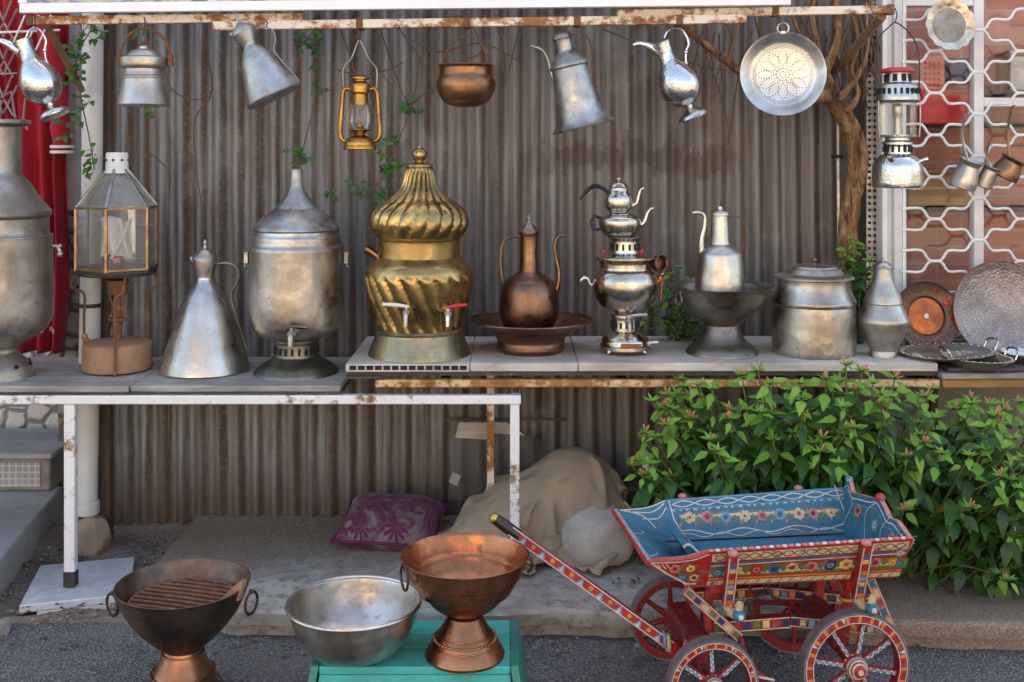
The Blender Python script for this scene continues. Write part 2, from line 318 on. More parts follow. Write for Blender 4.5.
class MB:
    def __init__(s): s.v = []; s.f = []; s.m = []
    def add(s, vs, fs, mat=0):
        o = len(s.v); s.v += [Vector(p) for p in vs]; s.f += [tuple(i+o for i in f) for f in fs]; s.m += [mat]*len(fs); return s
    def lathe(s, prof, seg=56, mat=0, mod=None, dent=.006, c=(0, 0), a0=0, a1=2*PI, seed=0):
        full = abs(a1-a0-2*PI) < 1e-6; n = seg if full else seg+1; vs = []; fs = []
        for (r, z) in prof:
            for k in range(n):
                a = a0+(a1-a0)*k/seg; rr = max(r, .0002)
                if dent: rr *= 1+dent*noise.noise(Vector((math.cos(a)*1.7+seed*3.1, math.sin(a)*1.7, z*9+seed)))*1.6
                if mod: rr = mod(rr, z, a)
                vs.append((c[0]+rr*math.cos(a), c[1]+rr*math.sin(a), z))
        for i in range(len(prof)-1):
            for k in range(seg):
                k2 = (k+1) % n; fs.append((i*n+k, i*n+k2, (i+1)*n+k2, (i+1)*n+k))
        return s.add(vs, fs, mat)
    def tube(s, pts, rad, seg=8, mat=0, sub=5, flat=1.0, cap=True):
        n0 = len(pts)
        P = catmull(pts, sub) if sub else [Vector(p) for p in pts]
        if hasattr(rad, '__len__'):
            rr = []
            for i in range(len(P)):
                u = i/(len(P)-1)*(len(rad)-1); j = min(int(u), len(rad)-2); rr.append(rad[j]+(rad[j+1]-rad[j])*(u-j))
        else: rr = [rad]*len(P)
        T = [(P[min(i+1, len(P)-1)]-P[max(i-1, 0)]).normalized() for i in range(len(P))]
        up = Vector((0, 1, 0)) if abs(T[0].y) < .9 else Vector((1, 0, 0)); nrm = (up-T[0]*up.dot(T[0])).normalized(); vs = []; fs = []
        for i, p in enumerate(P):
            nrm = (nrm-T[i]*nrm.dot(T[i])).normalized(); b = T[i].cross(nrm)
            for k in range(seg):
                a = 2*PI*k/seg; vs.append(p+(nrm*math.cos(a)+b*math.sin(a)*flat)*rr[i])
        for i in range(len(P)-1):
            for k in range(seg): k2 = (k+1) % seg; fs.append((i*seg+k, i*seg+k2, (i+1)*seg+k2, (i+1)*seg+k))
        if cap: fs.append(tuple(range(seg))[::-1]); fs.append(tuple((len(P)-1)*seg+k for k in range(seg)))
        return s.add(vs, fs, mat)
    def box(s, a, b, mat=0, mx=None):
        (x0, y0, z0), (x1, y1, z1) = a, b
        vs = [Vector(p) for p in ((x0,y0,z0),(x1,y0,z0),(x1,y1,z0),(x0,y1,z0),(x0,y0,z1),(x1,y0,z1),(x1,y1,z1),(x0,y1,z1))]
        if mx: vs = [mx @ p for p in vs]
        return s.add(vs, [(3,2,1,0),(4,5,6,7),(0,1,5,4),(1,2,6,5),(2,3,7,6),(3,0,4,7)], mat)
    def beam(s, a, b, w, h, mat=0, up=(0, 0, 1)):
        a, b = Vector(a), Vector(b); d = (b-a); L = d.length; d.normalize(); up = Vector(up); sd = d.cross(up).normalized(); u = sd.cross(d)
        mx = Matrix((( d.x, sd.x, u.x, a.x), (d.y, sd.y, u.y, a.y), (d.z, sd.z, u.z, a.z), (0, 0, 0, 1)))
        return s.box((0, -w/2, -h/2), (L, w/2, h/2), mat, mx)
    def prism(s, poly, y0, y1, mat=0, fn=None):
        """polygon of (x,z), extruded from y0 to y1; fn maps a point"""
        n = len(poly); vs = [Vector((x, y0, z)) for x, z in poly]+[Vector((x, y1, z)) for x, z in poly]
        if fn: vs = [fn(p) for p in vs]
        fs = [tuple(range(n)), tuple(range(n, 2*n))[::-1]]+[(i, i+n, (i+1) % n+n, (i+1) % n) for i in range(n)]
        return s.add(vs, fs, mat)
    def grid(s, nu, nv, fn, mat=0):
        vs = [fn(i/nu, j/nv) for j in range(nv+1) for i in range(nu+1)]
        fs = [(j*(nu+1)+i, j*(nu+1)+i+1, (j+1)*(nu+1)+i+1, (j+1)*(nu+1)+i) for j in range(nv) for i in range(nu)]
        return s.add(vs, fs, mat)
    def ring(s, c, r, t, axis='y', seg=24, mat=0):
        pts = []
        for k in range(seg+1):
            a = 2*PI*k/seg; u, v = r*math.cos(a), r*math.sin(a)
            pts.append(Vector(c)+Vector({'y': (u, 0, v), 'z': (u, v, 0), 'x': (0, u, v)}[axis]))
        return s.tube(pts, t, 8, mat, 0, cap=False)
    def ball(s, c, r, mat=0, seg=12, sq=(1, 1, 1)):
        vs = []; fs = []; n = seg; m = seg//2
        for i in range(m+1):
            p = PI*i/m
            for k in range(n): a = 2*PI*k/n; vs.append(Vector(c)+Vector((r*sq[0]*math.sin(p)*math.cos(a), r*sq[1]*math.sin(p)*math.sin(a), -r*sq[2]*math.cos(p))))
        for i in range(m):
            for k in range(n): fs.append((i*n+k, i*n+(k+1) % n, (i+1)*n+(k+1) % n, (i+1)*n+k))
        return s.add(vs, fs, mat)
    def xform(s, mx, start=0):
        for i in range(start, len(s.v)): s.v[i] = mx @ s.v[i]
        return s
    def build(s, name, mats, parent=None, loc=None, sharp=38, bev=0, sub=0, solid=0, smooth=True):
        me = bpy.data.meshes.new(name); me.from_pydata([tuple(v) for v in s.v], [], s.f)
        if not isinstance(mats, (list, tuple)): mats = [mats]
        for m in mats: me.materials.append(M[m] if isinstance(m, str) else m)
        me.polygons.foreach_set('material_index', s.m)
        me.polygons.foreach_set('use_smooth', [smooth]*len(s.f)); me.update()
        if smooth and sharp: me.set_sharp_from_angle(angle=R(sharp))
        o = bpy.data.objects.new(name, me); col.objects.link(o)
        if parent: o.parent = parent
        if loc is not None: o.location = loc
        if solid: md = o.modifiers.new('solid', 'SOLIDIFY'); md.thickness = solid; md.offset = 0
        if bev: md = o.modifiers.new('bevel', 'BEVEL'); md.width = bev; md.segments = 2; md.limit_method = 'ANGLE'; md.angle_limit = R(40)
        if sub: md = o.modifiers.new('sub', 'SUBSURF'); md.levels = sub; md.render_levels = sub
        return o

def tag(o, label, cat, group=None, kind=None):
    if label: o['label'] = label
    if cat: o['category'] = cat
    if group: o['group'] = group
    if kind: o['kind'] = kind
    return o
def struct(o): o['kind'] = 'structure'; return o
def thing(name, label, cat, loc=(0, 0, 0), rot=(0, 0, 0), group=None):
    o = bpy.data.objects.new(name, None); o.empty_display_size = .05; col.objects.link(o); o.location = loc; o.rotation_euler = rot
    return tag(o, label, cat, group)

def smooth_prof(p, n=4):
    """profile rows (r, z[, 1 = corner]); curves between corners"""
    out = []; run = []
    for i, q in enumerate(p):
        run.append((q[0], q[1], 0))
        if (len(q) > 2 and q[2] and len(run) > 1) or i == len(p)-1:
            seg = catmull(run, n); out += [(v.x, v.y) for v in (seg if not out else seg[1:])]; run = [(q[0], q[1], 0)]
    return [(max(r, 0), z) for r, z in out]
def shell(prof, t):
    """open vessel: outer profile bottom->rim, then the inside back down"""
    inner = []
    for i in range(len(prof)-1, -1, -1):
        a = prof[max(i-1, 0)]; b = prof[min(i+1, len(prof)-1)]; d = Vector((b[0]-a[0], b[1]-a[1])); d.normalize() if d.length else None
        inner.append((max(prof[i][0]-d.y*t, .0), prof[i][1]+d.x*t if i < len(prof)-1 else prof[i][1]))
    return [(0, prof[0][1])]+prof+inner+[(0, inner[-1][1])]

class V:
    """a vessel whose measurements are read in photo pixels about its own axis"""
    def __init__(s, name, label, cat, cx, cy, Y, tilt=0, group=None):
        s.s = Y/F; s.cx, s.cy, s.a = cx, cy, R(tilt); s.k = math.cos(math.atan((cx-512)/F)); s.root = thing(name, label, cat, W(cx, cy, Y), (0, s.a, 0), group)
    def P(s, px, py, d=0.):                     # photo pixel -> point in the vessel's own frame, d metres behind its axis
        dx, dz = (px-s.cx)*s.s, (s.cy-py)*s.s
        return Vector((dx*math.cos(s.a)-dz*math.sin(s.a), d, dx*math.sin(s.a)+dz*math.cos(s.a)))
    def prof(s, rows, n=4, along=False): return smooth_prof([(r[0]*s.s*s.k, (r[1] if along else s.cy-r[1])*s.s)+tuple(r[2:]) for r in rows], n)
    def pts(s, rows): return [s.P(*r) for r in rows]

def hold(bottomy, hw): return bottomy-hw*(bottomy-HZ)/F    # visible front of a base -> row of its centre
ZL, ZR = .78, .862                                         # tops of the left and right tables
def dep(cy, z): return (EYE-z)*F/(cy-HZ)

# ------------------------------------------------------------------ setting
g = MB(); g.grid(90, 90, lambda u, v: Vector((-45+90*u, -45+90*v, 0))); struct(g.build('ground', 'asphalt'))
# concrete ledge in front of the sheets, with a chipped front edge
def ledge():
    b = MB(); xs = [-1.32+i*.05 for i in range(95)]; nx = len(xs); vs = []; Q = [-4, -3, -2, -1, .0, .02, .06, .12, .2, .3, .4, .5, .6, .7, .8, .9, 1.]
    for q in Q:
        for x in xs:
            e = 3.69+.02*noise.noise(Vector((x*4, 0, 0)))+.012*noise.noise(Vector((x*17, 3, 0)))+max(0, (-.95-x))*1.0-.10*max(0, min(1, (x-.75)*1.5))
            z = .095+.007*noise.noise(Vector((x*3, max(q, 0)*3, 5))); n_ = .006*noise.noise(Vector((x*30, q*5, 1)))
            if q == -4: vs.append((x, e+.03, -.02))
            elif q == -3: vs.append((x, e+.04+n_*3, .035))
            elif q == -2: vs.append((x, e+.008+n_, .043+n_))
            elif q == -1: vs.append((x, e+n_*.5, z-.012))
            else: vs.append((x, e+.01+(4.86-e)*q, z))
    b.add(vs, [(j*nx+i, j*nx+i+1, (j+1)*nx+i+1, (j+1)*nx+i) for j in range(len(Q)-1) for i in range(nx-1)]); return struct(b.build('pavement', 'slab', sharp=50))
ledge()
s_ = MB(); s_.grid(30, 24, lambda u, v: Vector((-2.3+1.5*u, 3.8+1.1*v, .008+.075*max(0, min(1, (v-.1)*1.4))*(.4+.6*u)+.02*noise.noise(Vector((u*9, v*9, 2))) - .03*(1-min(1, u*8))*0-(.03 if v < .02 else 0)))); struct(s_.build('soil', 'dirt'))

# loose stones and dead leaves lying about the soil
def litter():
    b = MB()
    for i in range(620):
        if i < 320: x, y = rnd.uniform(-1.95, -1.2), rnd.uniform(3.75, 4.5); z = .02+.05*max(0, (y-4))
        elif i < 400: x, y = rnd.uniform(-.9, 1.0), rnd.uniform(3.55, 3.72); z = .003
        else: x, y = rnd.uniform(-1.15, 1.9), rnd.uniform(4.1, 4.62); z = .097
        r = rnd.uniform(.003, .009)*(1.7 if rnd.random() < .1 else 1)*(.6 if i >= 400 else 1); st = len(b.v)
        b.ball((x, y, z), r, rnd.choice((0, 1, 1)), 7, (1, rnd.uniform(.6, 1.2), .6))
        for k in range(st, len(b.v)): b.v[k] += Vector((rnd.uniform(-1, 1), rnd.uniform(-1, 1), rnd.uniform(-1, 1)))*r*.22
    for i in range(420):
        x, y = (rnd.uniform(-1.9, -1.25), rnd.uniform(3.8, 4.5)) if i < 170 else ((rnd.uniform(.3, 1.9), rnd.uniform(3.8, 4.4)) if i < 330 else (rnd.uniform(-1.7, 1.6), 3.70-abs(rnd.gauss(0, .09))))
        z = .04 if i < 170 else (.102 if i < 330 else .004)
        r = rnd.uniform(.008, .02); a = rnd.uniform(0, 6.3); c, sn = math.cos(a)*r, math.sin(a)*r; h = rnd.uniform(.002, .01)
        b.add([(x-c, y-sn, z), (x+sn*.5, y-c*.5, z+h), (x+c, y+sn, z+h*.4), (x-sn*.5, y+c*.5, z+h)], [(0, 1, 2), (0, 2, 3)], 3)
    return b.build('gravel_litter', ['stone', 'concrete_block', 'marble', 'leaf_dry'], sharp=0)
tag(litter(), 'loose gravel and dry leaf litter on the soil', 'gravel', kind='stuff')
def pebbles():
    b = MB()
    for i in range(2600):
        x, y = rnd.uniform(-1.9, 1.6), rnd.uniform(2.9, 3.85)
        if y > 3.66 and x > -.98: continue
        r = rnd.uniform(.0015, .0042); z = r*.3
        b.ball((x, y, z), r, rnd.choice((0, 0, 0, 2)), 6, (1, rnd.uniform(.7, 1.3), .7))
    return b.build('asphalt_grit', ['concrete_block', 'marble', 'stone'], sharp=0)
tag(pebbles(), 'fine grey grit scattered over the asphalt', 'grit', kind='stuff')

# corrugated sheets
def sheets():
    root = thing('corrugated_fence', 'tall weathered corrugated metal fence behind the tables', 'fence', (0, 4.67, 0))
    x0 = -1.72; i = 0; wd = .78
    while x0 < 1.5:
        b = MB(); n = 96; off = rnd.uniform(-.008, .008); tilt = rnd.uniform(-.006, .006); zt = 2.75+rnd.uniform(-.05, .05); x1 = min(x0+wd+.04, 1.56); lift = (i % 2)*.010
        def fn(u, v, x0=x0, x1=x1):
            x = x0+(x1-x0)*u; z = .02+(zt-.02)*v; ph = 2*PI*x/.0780
            d = .0165*math.sin(ph+.35*noise.noise(Vector((x*1.7, z*.9, i+9))))*(1+.45*noise.noise(Vector((x*4, z*1.1, i+3))))+.010*noise.noise(Vector((x*2.3, z*1.6, i)))+.004*noise.noise(Vector((x*11, z*7, i+5)))+(.022*abs(noise.noise(Vector((x*7, z*5, 3))))*max(0, 1-abs(x+1.3)*3.2)*max(0, 1-abs(z-1.6)*1.6))
            return Vector((x+tilt*z, -lift-d+off*.4, z))
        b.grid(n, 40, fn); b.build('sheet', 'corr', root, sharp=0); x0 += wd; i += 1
sheets()

# house behind: carries the right window; unseen upper storey and roof added to block the sun
house = thing('shop_house', 'plastered house behind the corrugated fence, upper storey and roof added to block the sun, with the barred window', 'house', (0, 5.5, 0))
b = MB(); b.box((-9, -.02, -.05), (9, 5, 6.1)); b.build('wall', 'plaster', house)
b = MB(); b.box((-9.4, -.5, 6.1), (9.4, 5.2, 6.3)); b.build('roof', 'roof_tile', house)  # unseen roof, added to block the sun
WY = 4.47                                       # window plane
def H(px, py, Y): p = W(px, py, Y); return p-Vector((0, 5.5, 0))
win = MB(); x0 = (880-512)*WY/F; x1 = x0+1.35; zt, zb = 2.5, .875
xm0, xm1 = (974-512)*WY/F, (984-512)*WY/F; fx = (903-512)*WY/F
def fb(a, b_, mb, m=0): mb.box((a[0], a[1]-5.5, a[2]), (b_[0], b_[1]-5.5, b_[2]), m)
fb((x0, WY-.03, zb), (x0+.022, WY+.06, zt), win); fb((x0+.022, WY-.012, zb), (x0+.045, WY+.06, zt), win); fb((x0+.045, WY-.04, zb), (fx, WY+.06, zt), win)
win_o = win.build('window', 'grille_white', house, bev=.003)
win = MB(); fb((xm0, WY+.0, zb), (xm1, WY+.05, zt), win); zz = EYE-(102-HZ)*WY/F
fb((xm1+.001, WY+.004, zz-.018), (x1, WY+.046, zz+.018), win); fb((fx+.001, WY+.002, EYE-(2-HZ)*WY/F-.015), (xm0-.001, WY+.05, EYE-(2-HZ)*WY/F+.03), win)
fb((fx+.001, WY+.002, zb), (x1, WY+.05, zb+.05), win); fb((x1, WY-.04, zb), (x1+.06, WY+.06, zt), win)
win.build('frame', 'grille_white', win_o, bev=.003)
p = MB(); fb((fx, WY+.03, zb+.02), (x1, WY+.034, zt), p); p.build('pane', 'glass', win_o)
p = MB(); fb((x0-.02, WY+.46, .5), (x1+.6, WY+.50, 2.75), p); p.build('back_wall', 'brick', win_o)
p = MB(); fb((x0, WY+.07, .8), (x1+.1, WY+.455, .86), p); p.build('sill', 'pole_wood', win_o)
# things seen through the glass
def inside(name, label, cat, px0, py0, px1, py1, Y, d, mat, extra=None):
    a, c = W(px0, py1, Y), W(px1, py0, Y); t_ = thing(name, label, cat, (a.x, Y, a.z)); bb = MB(); bb.box((0, 0, 0), (c.x-a.x, d, c.z-a.z)); bb.build('case', mat, t_, bev=.006)
    bb = MB(); w, h = c.x-a.x, c.z-a.z
    if extra == 'dots':
        for i in range(4):
            for j in range(5): bb.box((w*(.16+.18*i), -.004, h*(.12+.16*j)), (w*(.25+.18*i), -.001, h*(.2+.16*j)))
        bb.build('pattern', 'red_enamel', t_)
    else: bb.box((w*.04, -.006, h*.86), (w*.96, -.001, h*.93)); bb.build('flap', 'brown_label', t_)
inside('red_box', 'bright red box on a shelf behind the barred window', 'box', 921, 90, 974, 124, 4.62, .18, 'red_plastic')
inside('patterned_box', 'small orange red box with a dotted lid inside the window', 'box', 920, 56, 945, 90, 4.66, .12, 'bud', 'dots')
inside('blue_box', 'dark blue box beside the dotted box inside the window', 'box', 950, 58, 972, 84, 4.78, .12, 'c_dblue')
inside('cardboard_box', 'tan cardboard box low behind the window bars', 'box', 908, 170, 972, 206, 4.66, .18, 'pole_wood')
inside('green_box', 'pale grey green carton beyond the right pane of the window', 'box', 1010, 50, 1040, 96, 4.78, .14, 'zinc')
b = MB(); a_, c_ = W(905, 122, 4.7), W(1060, 125, 4.7); b.box((0, 0, -.02), (c_.x-a_.x, .2, 0)); o = b.build('shelf', 'plank_dark', win_o, loc=(a_.x, a_.y-5.5, a_.z-.002))
b = MB(); b.box((0, 0, -.02), (c_.x-a_.x, .2, 0)); o = b.build('shelf', 'plank_dark', win_o, loc=(a_.x, a_.y-5.5, EYE-(207-HZ)*4.76/F))
b = MB(); b.box((0, 0, -.02), (c_.x-a_.x, .2, 0)); o = b.build('shelf', 'plank_dark', win_o, loc=(a_.x, a_.y-5.5+.04, EYE-(90-HZ)*4.76/F))
# wavy grille
gr = MB(); GY = WY-.075
for k in range(-1, 15):
    ym = 82.5+21*k-21*2; pts = []; sgn = -1 if k % 2 else 1
    for j in range(-1, 5):
        for (dx, lv) in ((-6, 1), (6, 1), (13.5, 0), (30, 0), (37.5, -1), (49.5, -1), (57, 0), (73.5, 0)):
            x = 935+ (j-.0)*87 - 0 + dx
            if x < 901 or x > 1110: continue
            pts.append(H(x, ym+sgn*lv*9.6, GY))
    if pts:
        pts.insert(0, Vector((H(901, 0, GY).x, pts[0].y, pts[0].z)))
        gr.tube(pts, .0056, 8, 0, 3, cap=True)
gr.build('grille', 'grille_white', win_o, sharp=60)
gr = MB()
for px in (903.5, 1118): gr = MB(); gr.box(H(px-1.6, 345, GY+.006), H(px+1.6, -60, GY-.006)); gr.build('grille_stile', 'grille_white', win_o)
# masonry under the window, and the perforated strip beside it
t_ = thing('low_wall', 'beige plastered low wall under the window behind the bush', 'wall', (1.9, 4.47, 0)); b = MB(); b.box((-.55, 0, 0), (1.2, .16, .82)); b.build('masonry', 'wall_low', t_); b = MB(); b.box((-.55, -.03, .822), (1.2, .2, .872)); b.build('coping', 'concrete_block', t_, bev=.005)
t_ = thing('perforated_angle', 'grey perforated metal strip standing between vine trunk and window', 'metal strip', W(872, 345, 4.52)); b = MB(); b.box((-.022, 0, 0), (.022, .004, 1.6)); b.build('strip', 'zinc', t_)
b = MB()
for k in range(60):
    for dx in (-.011, .011): b.lathe([(0, 0), (.0065, 0), (.0065, .002)], 8, dent=0); n_ = 24; b.xform(Matrix.Translation((dx, -.002, .03+k*.026)) @ Matrix.Rotation(R(90), 4, 'X'), len(b.v)-n_)
b.build('hole', 'black', t_)
t_ = thing('grey_conduit', 'thin grey pipe up the fence left of the vine trunk', 'pipe', W(838, 520, 4.6)); b = MB(); b.tube([(0, 0, 0), (.004, 0, 1.0), (-.004, 0, 2.3)], .013); b.build('tube', 'zinc', t_)
b = MB(); [b.box((-.02, -.016, z), (.02, .03, z+.014)) for z in (.7, 1.5)]; b.build('bracket', 'iron', t_)

# left side: stone wall, step, block
t_ = thing('rubble_wall', 'low wall of white irregular stones with grey joints at the left', 'wall', (-2.2, 5.3, 0)); b = MB(); b.box((-1.5, 0, 0), (.58, .14, 1.25)); b.build('masonry', 'rubble', t_); b = MB(); b.box((-1.5, -.03, 1.252), (.58, .19, 1.29)); b.build('coping', 'plank_dark', t_)
t_ = thing('stone_pier', 'dark stone pier between red robe and grey downpipe', 'pier', W(68, 345, 4.95)); b = MB(); b.box((-.05, 0, -.75), (.04, .14, .60)); b.build('masonry', 'mosaic', t_, bev=.01)
b = MB(); b.box((-.05, .005, .605), (.035, .05, 1.7)); b.build('white_facing', 'grille_white', t_, bev=.004)
def step():
    b = MB(); poly = [(-1.80, 3.7), (-1.965, 4.86), (-3.4, 4.95), (-3.4, 3.3)]; n = 4
    b.add([(x, y, -.02) for x, y in poly]+[(x, y, .16) for x, y in poly], [(0, 1, 5, 4), (1, 2, 6, 5), (2, 3, 7, 6), (3, 0, 4, 7), (4, 5, 6, 7)])
    return tag(b.build('concrete_step', 'slab_step', bev=.008), 'grey concrete doorstep at the left edge below the rubble wall', 'step')
M['slab_step'] = paint('blue_grey_screed', (.36,.355,.345), .75, .25, (.25,.23,.205), .6, 5, .25); step()
t_ = thing('tiled_block', 'grey block with a mosaic front on the doorstep', 'block', (-2.30, 4.78, .16)); b = MB(); b.box((-.6, 0, 0), (.31, .4, .142)); b.build('body', 'concrete_block', t_, bev=.01); b = MB(); b.box((-.55, -.006, .02), (.27, -.001, .125)); b.build('mosaic', 'tilemesh', t_); b = MB(); b.box((-.62, -.02, .143), (.325, .42, .168)); b.build('slab', 'slab_step', t_, bev=.006)
# downpipe on its stone, timber post
t_ = thing('downpipe', 'grey white plastic downpipe standing on a brown rock', 'pipe', W(90, 514, 4.45)); r_ = 10.2*4.45/F
b = MB(); b.tube([(-.012, 0, .05), (.006, 0, 1.2), (.014, 0, 2.4)], r_, 20, sub=8); b.build('pipe', 'pipe', t_)
b = MB(); b.lathe([(r_*.98, 0), (r_*1.12, .003), (r_*1.16, .03), (r_*1.16, .05), (r_*1.02, .056)], 24, c=(-.01, 0), dent=0); b.build('collar', 'pipe', t_)
b = MB(); b.lathe([(r_*1.03, 0), (r_*1.06, .002), (r_*1.06, .014), (r_*1.03, .016)], 24, c=(.002, 0), dent=0); b.ball((.05, -.012, .008), .009); b.box((-.09, .01, .002), (-.03, .02, .014)); b.build('clamp', 'iron', t_, loc=(0, 0, .83))
def rock(name, label, c, sq, seed, mat='stone'):
    b = MB(); b.ball((0, 0, 0), 1, 0, 26, (1, 1, 1)); r_ = random.Random(seed); cuts = [(Vector((r_.gauss(0, 1), r_.gauss(0, 1), r_.gauss(0, .8))).normalized(), r_.uniform(.62, .9)) for _ in range(16)]
    for i, p in enumerate(b.v):
        k = min([1]+[dd/max(p.dot(n), 1e-3) for n, dd in cuts if p.dot(n) > 0]); p = p*k*(1+.06*noise.noise(p*4)+.03*noise.noise(p*13)); b.v[i] = Vector((p.x*sq[0], p.y*sq[1], max(p.z, -.7)*sq[2]))
    return tag(b.build(name, mat, loc=c, sharp=24), label, 'rock')
p_ = W(84, 548, 4.36); rock('rock', 'brown rough rock propping the grey downpipe', (p_.x, 4.43, .085), (.105, .10, .095), 3)
p_ = W(-2, 632, 3.72); rock('rock', 'small pale stone at the left edge beside the doorstep', (p_.x, 3.75, .02), (.035, .04, .04), 9, 'concrete_block')
t_ = thing('wooden_post', 'dark brown timber post beside the downpipe', 'post', W(103.5, 546, 4.5)); b = MB(); b.box((-.025, 0, 0), (.025, .05, 2.4)); b.build('timber', 'post_wood', t_, bev=.004); b = MB(); b.box((-.027, -.004, .5), (.027, -.001, .52)); b.build('strap', 'iron', t_)

# ------------------------------------------------------------------ overhead frame and sign
YB = 3.93
t_ = thing('overhead_rail', 'rusty cream metal rail that the pots hang from', 'rail', W(455, 20, YB))
O = W(455, 20, YB)
def rail(a, c, h, m, y=0, w=.03):
    b = MB(); p, q = W(*a, YB)-O, W(*c, YB)-O; p.y = q.y = y; b.beam(p, q, w, h); b.build('bar', m, t_, bev=.003)
rail((25, 19.5), (300, 16.5), .03, 'rusty_white', .035); rail((213, 26), (746, 19), .031, 'rusty_white', 0); rail((618, 13), (893, 8.5), .029, 'rusty_white', .035)
for px, py in ((360, 24), (467, 22.6), (577, 21), (679, 20), (777, 10.5), (893, 8.5), (27, 19.5)):
    p = W(px, py, YB)-O; b = MB(); b.box((p.x-.012, (-.019 if px not in (893, 27, 777) else .017), p.z-.018), (p.x+.012, .053, p.z+.018)); b.build('clamp', 'rust', t_, bev=.002)
b = MB(); b.tube([W(45, 22, YB+.06)-O, W(82, 90, YB+.45)-O], .013, 8, sub=0); b.build('brace', 'brace_wood', t_)
b = MB(); b.tube([W(882, 16, YB+.05)-O, W(834, 72, YB+.6)-O], .017, 8, sub=0); b.build('brace', 'brace_wood', t_)
t_ = thing('sign_board', 'white framed picture panel above the hanging rail', 'sign', W(406, 9, YB-.03)); O2 = W(406, 9, YB-.03)
b = MB(); p, q = W(21, 8.5, YB-.03)-O2, W(790, .5, YB-.03)-O2; b.beam(p, q, .03, .034); b.build('frame', 'sign_white', t_, bev=.002)
M['poster'] = (lambda t: t.out(t.ramp(t.noise(9, 3, .6, stretch=(1, 1, 3)), (.3, (.03,.035,.06)), (.42, (.2,.17,.22)), (.5, (.55,.48,.36)), (.62, (.12,.16,.28)), (.7, (.5,.2,.14))), .35))(NT('printed_picture'))
for i in range(4):
    u0, u1 = i/4, (i+1)/4; a_, c_ = p.lerp(q, u0), p.lerp(q, u1); b = MB()
    b.add([(a_.x+.012, .004, a_.z+.019), (c_.x-.012, .004, c_.z+.019), (c_.x-.012, .004, c_.z+.45), (a_.x+.012, .004, a_.z+.45), (a_.x+.012, .014, a_.z+.019), (c_.x-.012, .014, c_.z+.019), (c_.x-.012, .014, c_.z+.45), (a_.x+.012, .014, a_.z+.45)], [(0,1,2,3), (7,6,5,4), (0,4,5,1), (1,5,6,2), (2,6,7,3), (3,7,4,0)]); b.build('picture', 'poster', t_)
b = MB(); [b.beam(p.lerp(q, u)+Vector((0, 0, .019)), p.lerp(q, u)+Vector((0, 0, .45)), .028, .022, up=(0, 1, 0)) for u in (.003, .25, .5, .75, .997)]; b.beam(p+Vector((0, 0, .465)), q+Vector((0, 0, .465)), .03, .03); b.build('mullion', 'sign_white', t_)

# ------------------------------------------------------------------ tables
YF, YK = 4.0, 4.56
tL = thing('metal_table', 'long white steel framed table with a grey board top, on the left', 'table', (-.9, 4.25, 0))
def TL(mb, a, c, m=0): mb.box((a[0]+.9, a[1]-4.25, a[2]), (c[0]+.9, c[1]-4.25, c[2]), m)
xr = (521-512)*YF/F; b = MB(); x = -3.1; i = 0
for xa, xb, y0 in ((-2.6, -1.38, YF-.008), (-1.376, -.62, YF+.0)):
    b = MB(); TL(b, (xa, y0, ZL-.022), (xb, YK, ZL)); b.build('top_board', 'shelf_wood', tL, bev=.004)
b = MB(); TL(b, (-2.62, YF+.008, ZL-.032), (-.615, YK-.02, ZL-.0235)); b.build('under_board', 'plank_dark', tL)
b = MB(); TL(b, (-2.6, YF-.006, ZL-.066), (xr, YF+.03, ZL-.034)); TL(b, (-2.6, YK-.04, ZL-.066), (xr, YK-.005, ZL-.034)); TL(b, (xr-.034, YF+.031, ZL-.065), (xr-.002, YK-.041, ZL-.035)); TL(b, (-2.6, YF+.031, ZL-.065), (-2.57, YK-.041, ZL-.035)); b.build('frame', 'table_white', tL, bev=.004)
def leg(px0, px1, y, z0, m='table_white'):
    b = MB(); TL(b, ((px0-512)*y/F, y, z0), ((px1-512)*y/F, y+.034, ZL-.0665)); return b.build('leg', m, tL, bev=.004)
l1 = leg(63.5, 74.5, YF, .085); b = MB(); TL(b, ((63-512)*YF/F, YF-.001, .034), ((75-512)*YF/F, YF+.036, .09)); b.build('foot_sleeve', 'iron', l1, bev=.003)
leg(510, 519.5, YF, .096);
tR = thing('plank_table', 'rusty framed table with pale panels, carrying the samovars on the right', 'table', (.45, 4.25, 0))
def TR(mb, a, c, m=0): mb.box((a[0]-.45, a[1]-4.25, a[2]), (c[0]-.45, c[1]-4.25, c[2]), m)
xa = (346-512)*YF/F; xb = (938-512)*YF/F
def X(px, Y=YF): return (px-512)*Y/F
for (p0, p1, y0, zo) in ((346, 469.5, YF-.012, 0), (470, 578, YF-.002, .0), (578.6, 937, YF-.01, .002)):
    b = MB(); TR(b, (X(p0), y0, ZR-.03+zo), (X(p1), YK+.02, ZR-.001+zo)); b.build('panel', 'panel_wood', tR, bev=.003)
b = MB()                                            # open honeycomb end of the first panel
for k in range(14): b.box((X(350)+k*.0305-.45, YF-.014-4.25, ZR-.022), (X(350)+k*.0305+.024-.45, YF-.0115-4.25, ZR-.007))
b.build('open_cells', 'black', tR)
b = MB(); TR(b, (X(349), YF+.012, ZR-.047), (X(937), YK, ZR-.031)); TR(b, (X(346), YF-.006, ZR-.055), (X(384), YF+.2, ZR-.0475)); b.build('under_board', 'plank_dark', tR)
b = MB(); TR(b, (X(375), YF-.004, ZR-.088), (X(940), YF+.028, ZR-.06)); b.build('frame', 'rusty_orange', tR, bev=.006)
b = MB(); TR(b, (X(375), YK-.06, ZR-.088), (X(940), YK-.02, ZR-.06)); [TR(b, (X(p), YF+.029, ZR-.087), (X(p)+.03, YK-.061, ZR-.061)) for p in (440, 620, 780, 925)]; b.build('cross_rail', 'post_wood', tR)
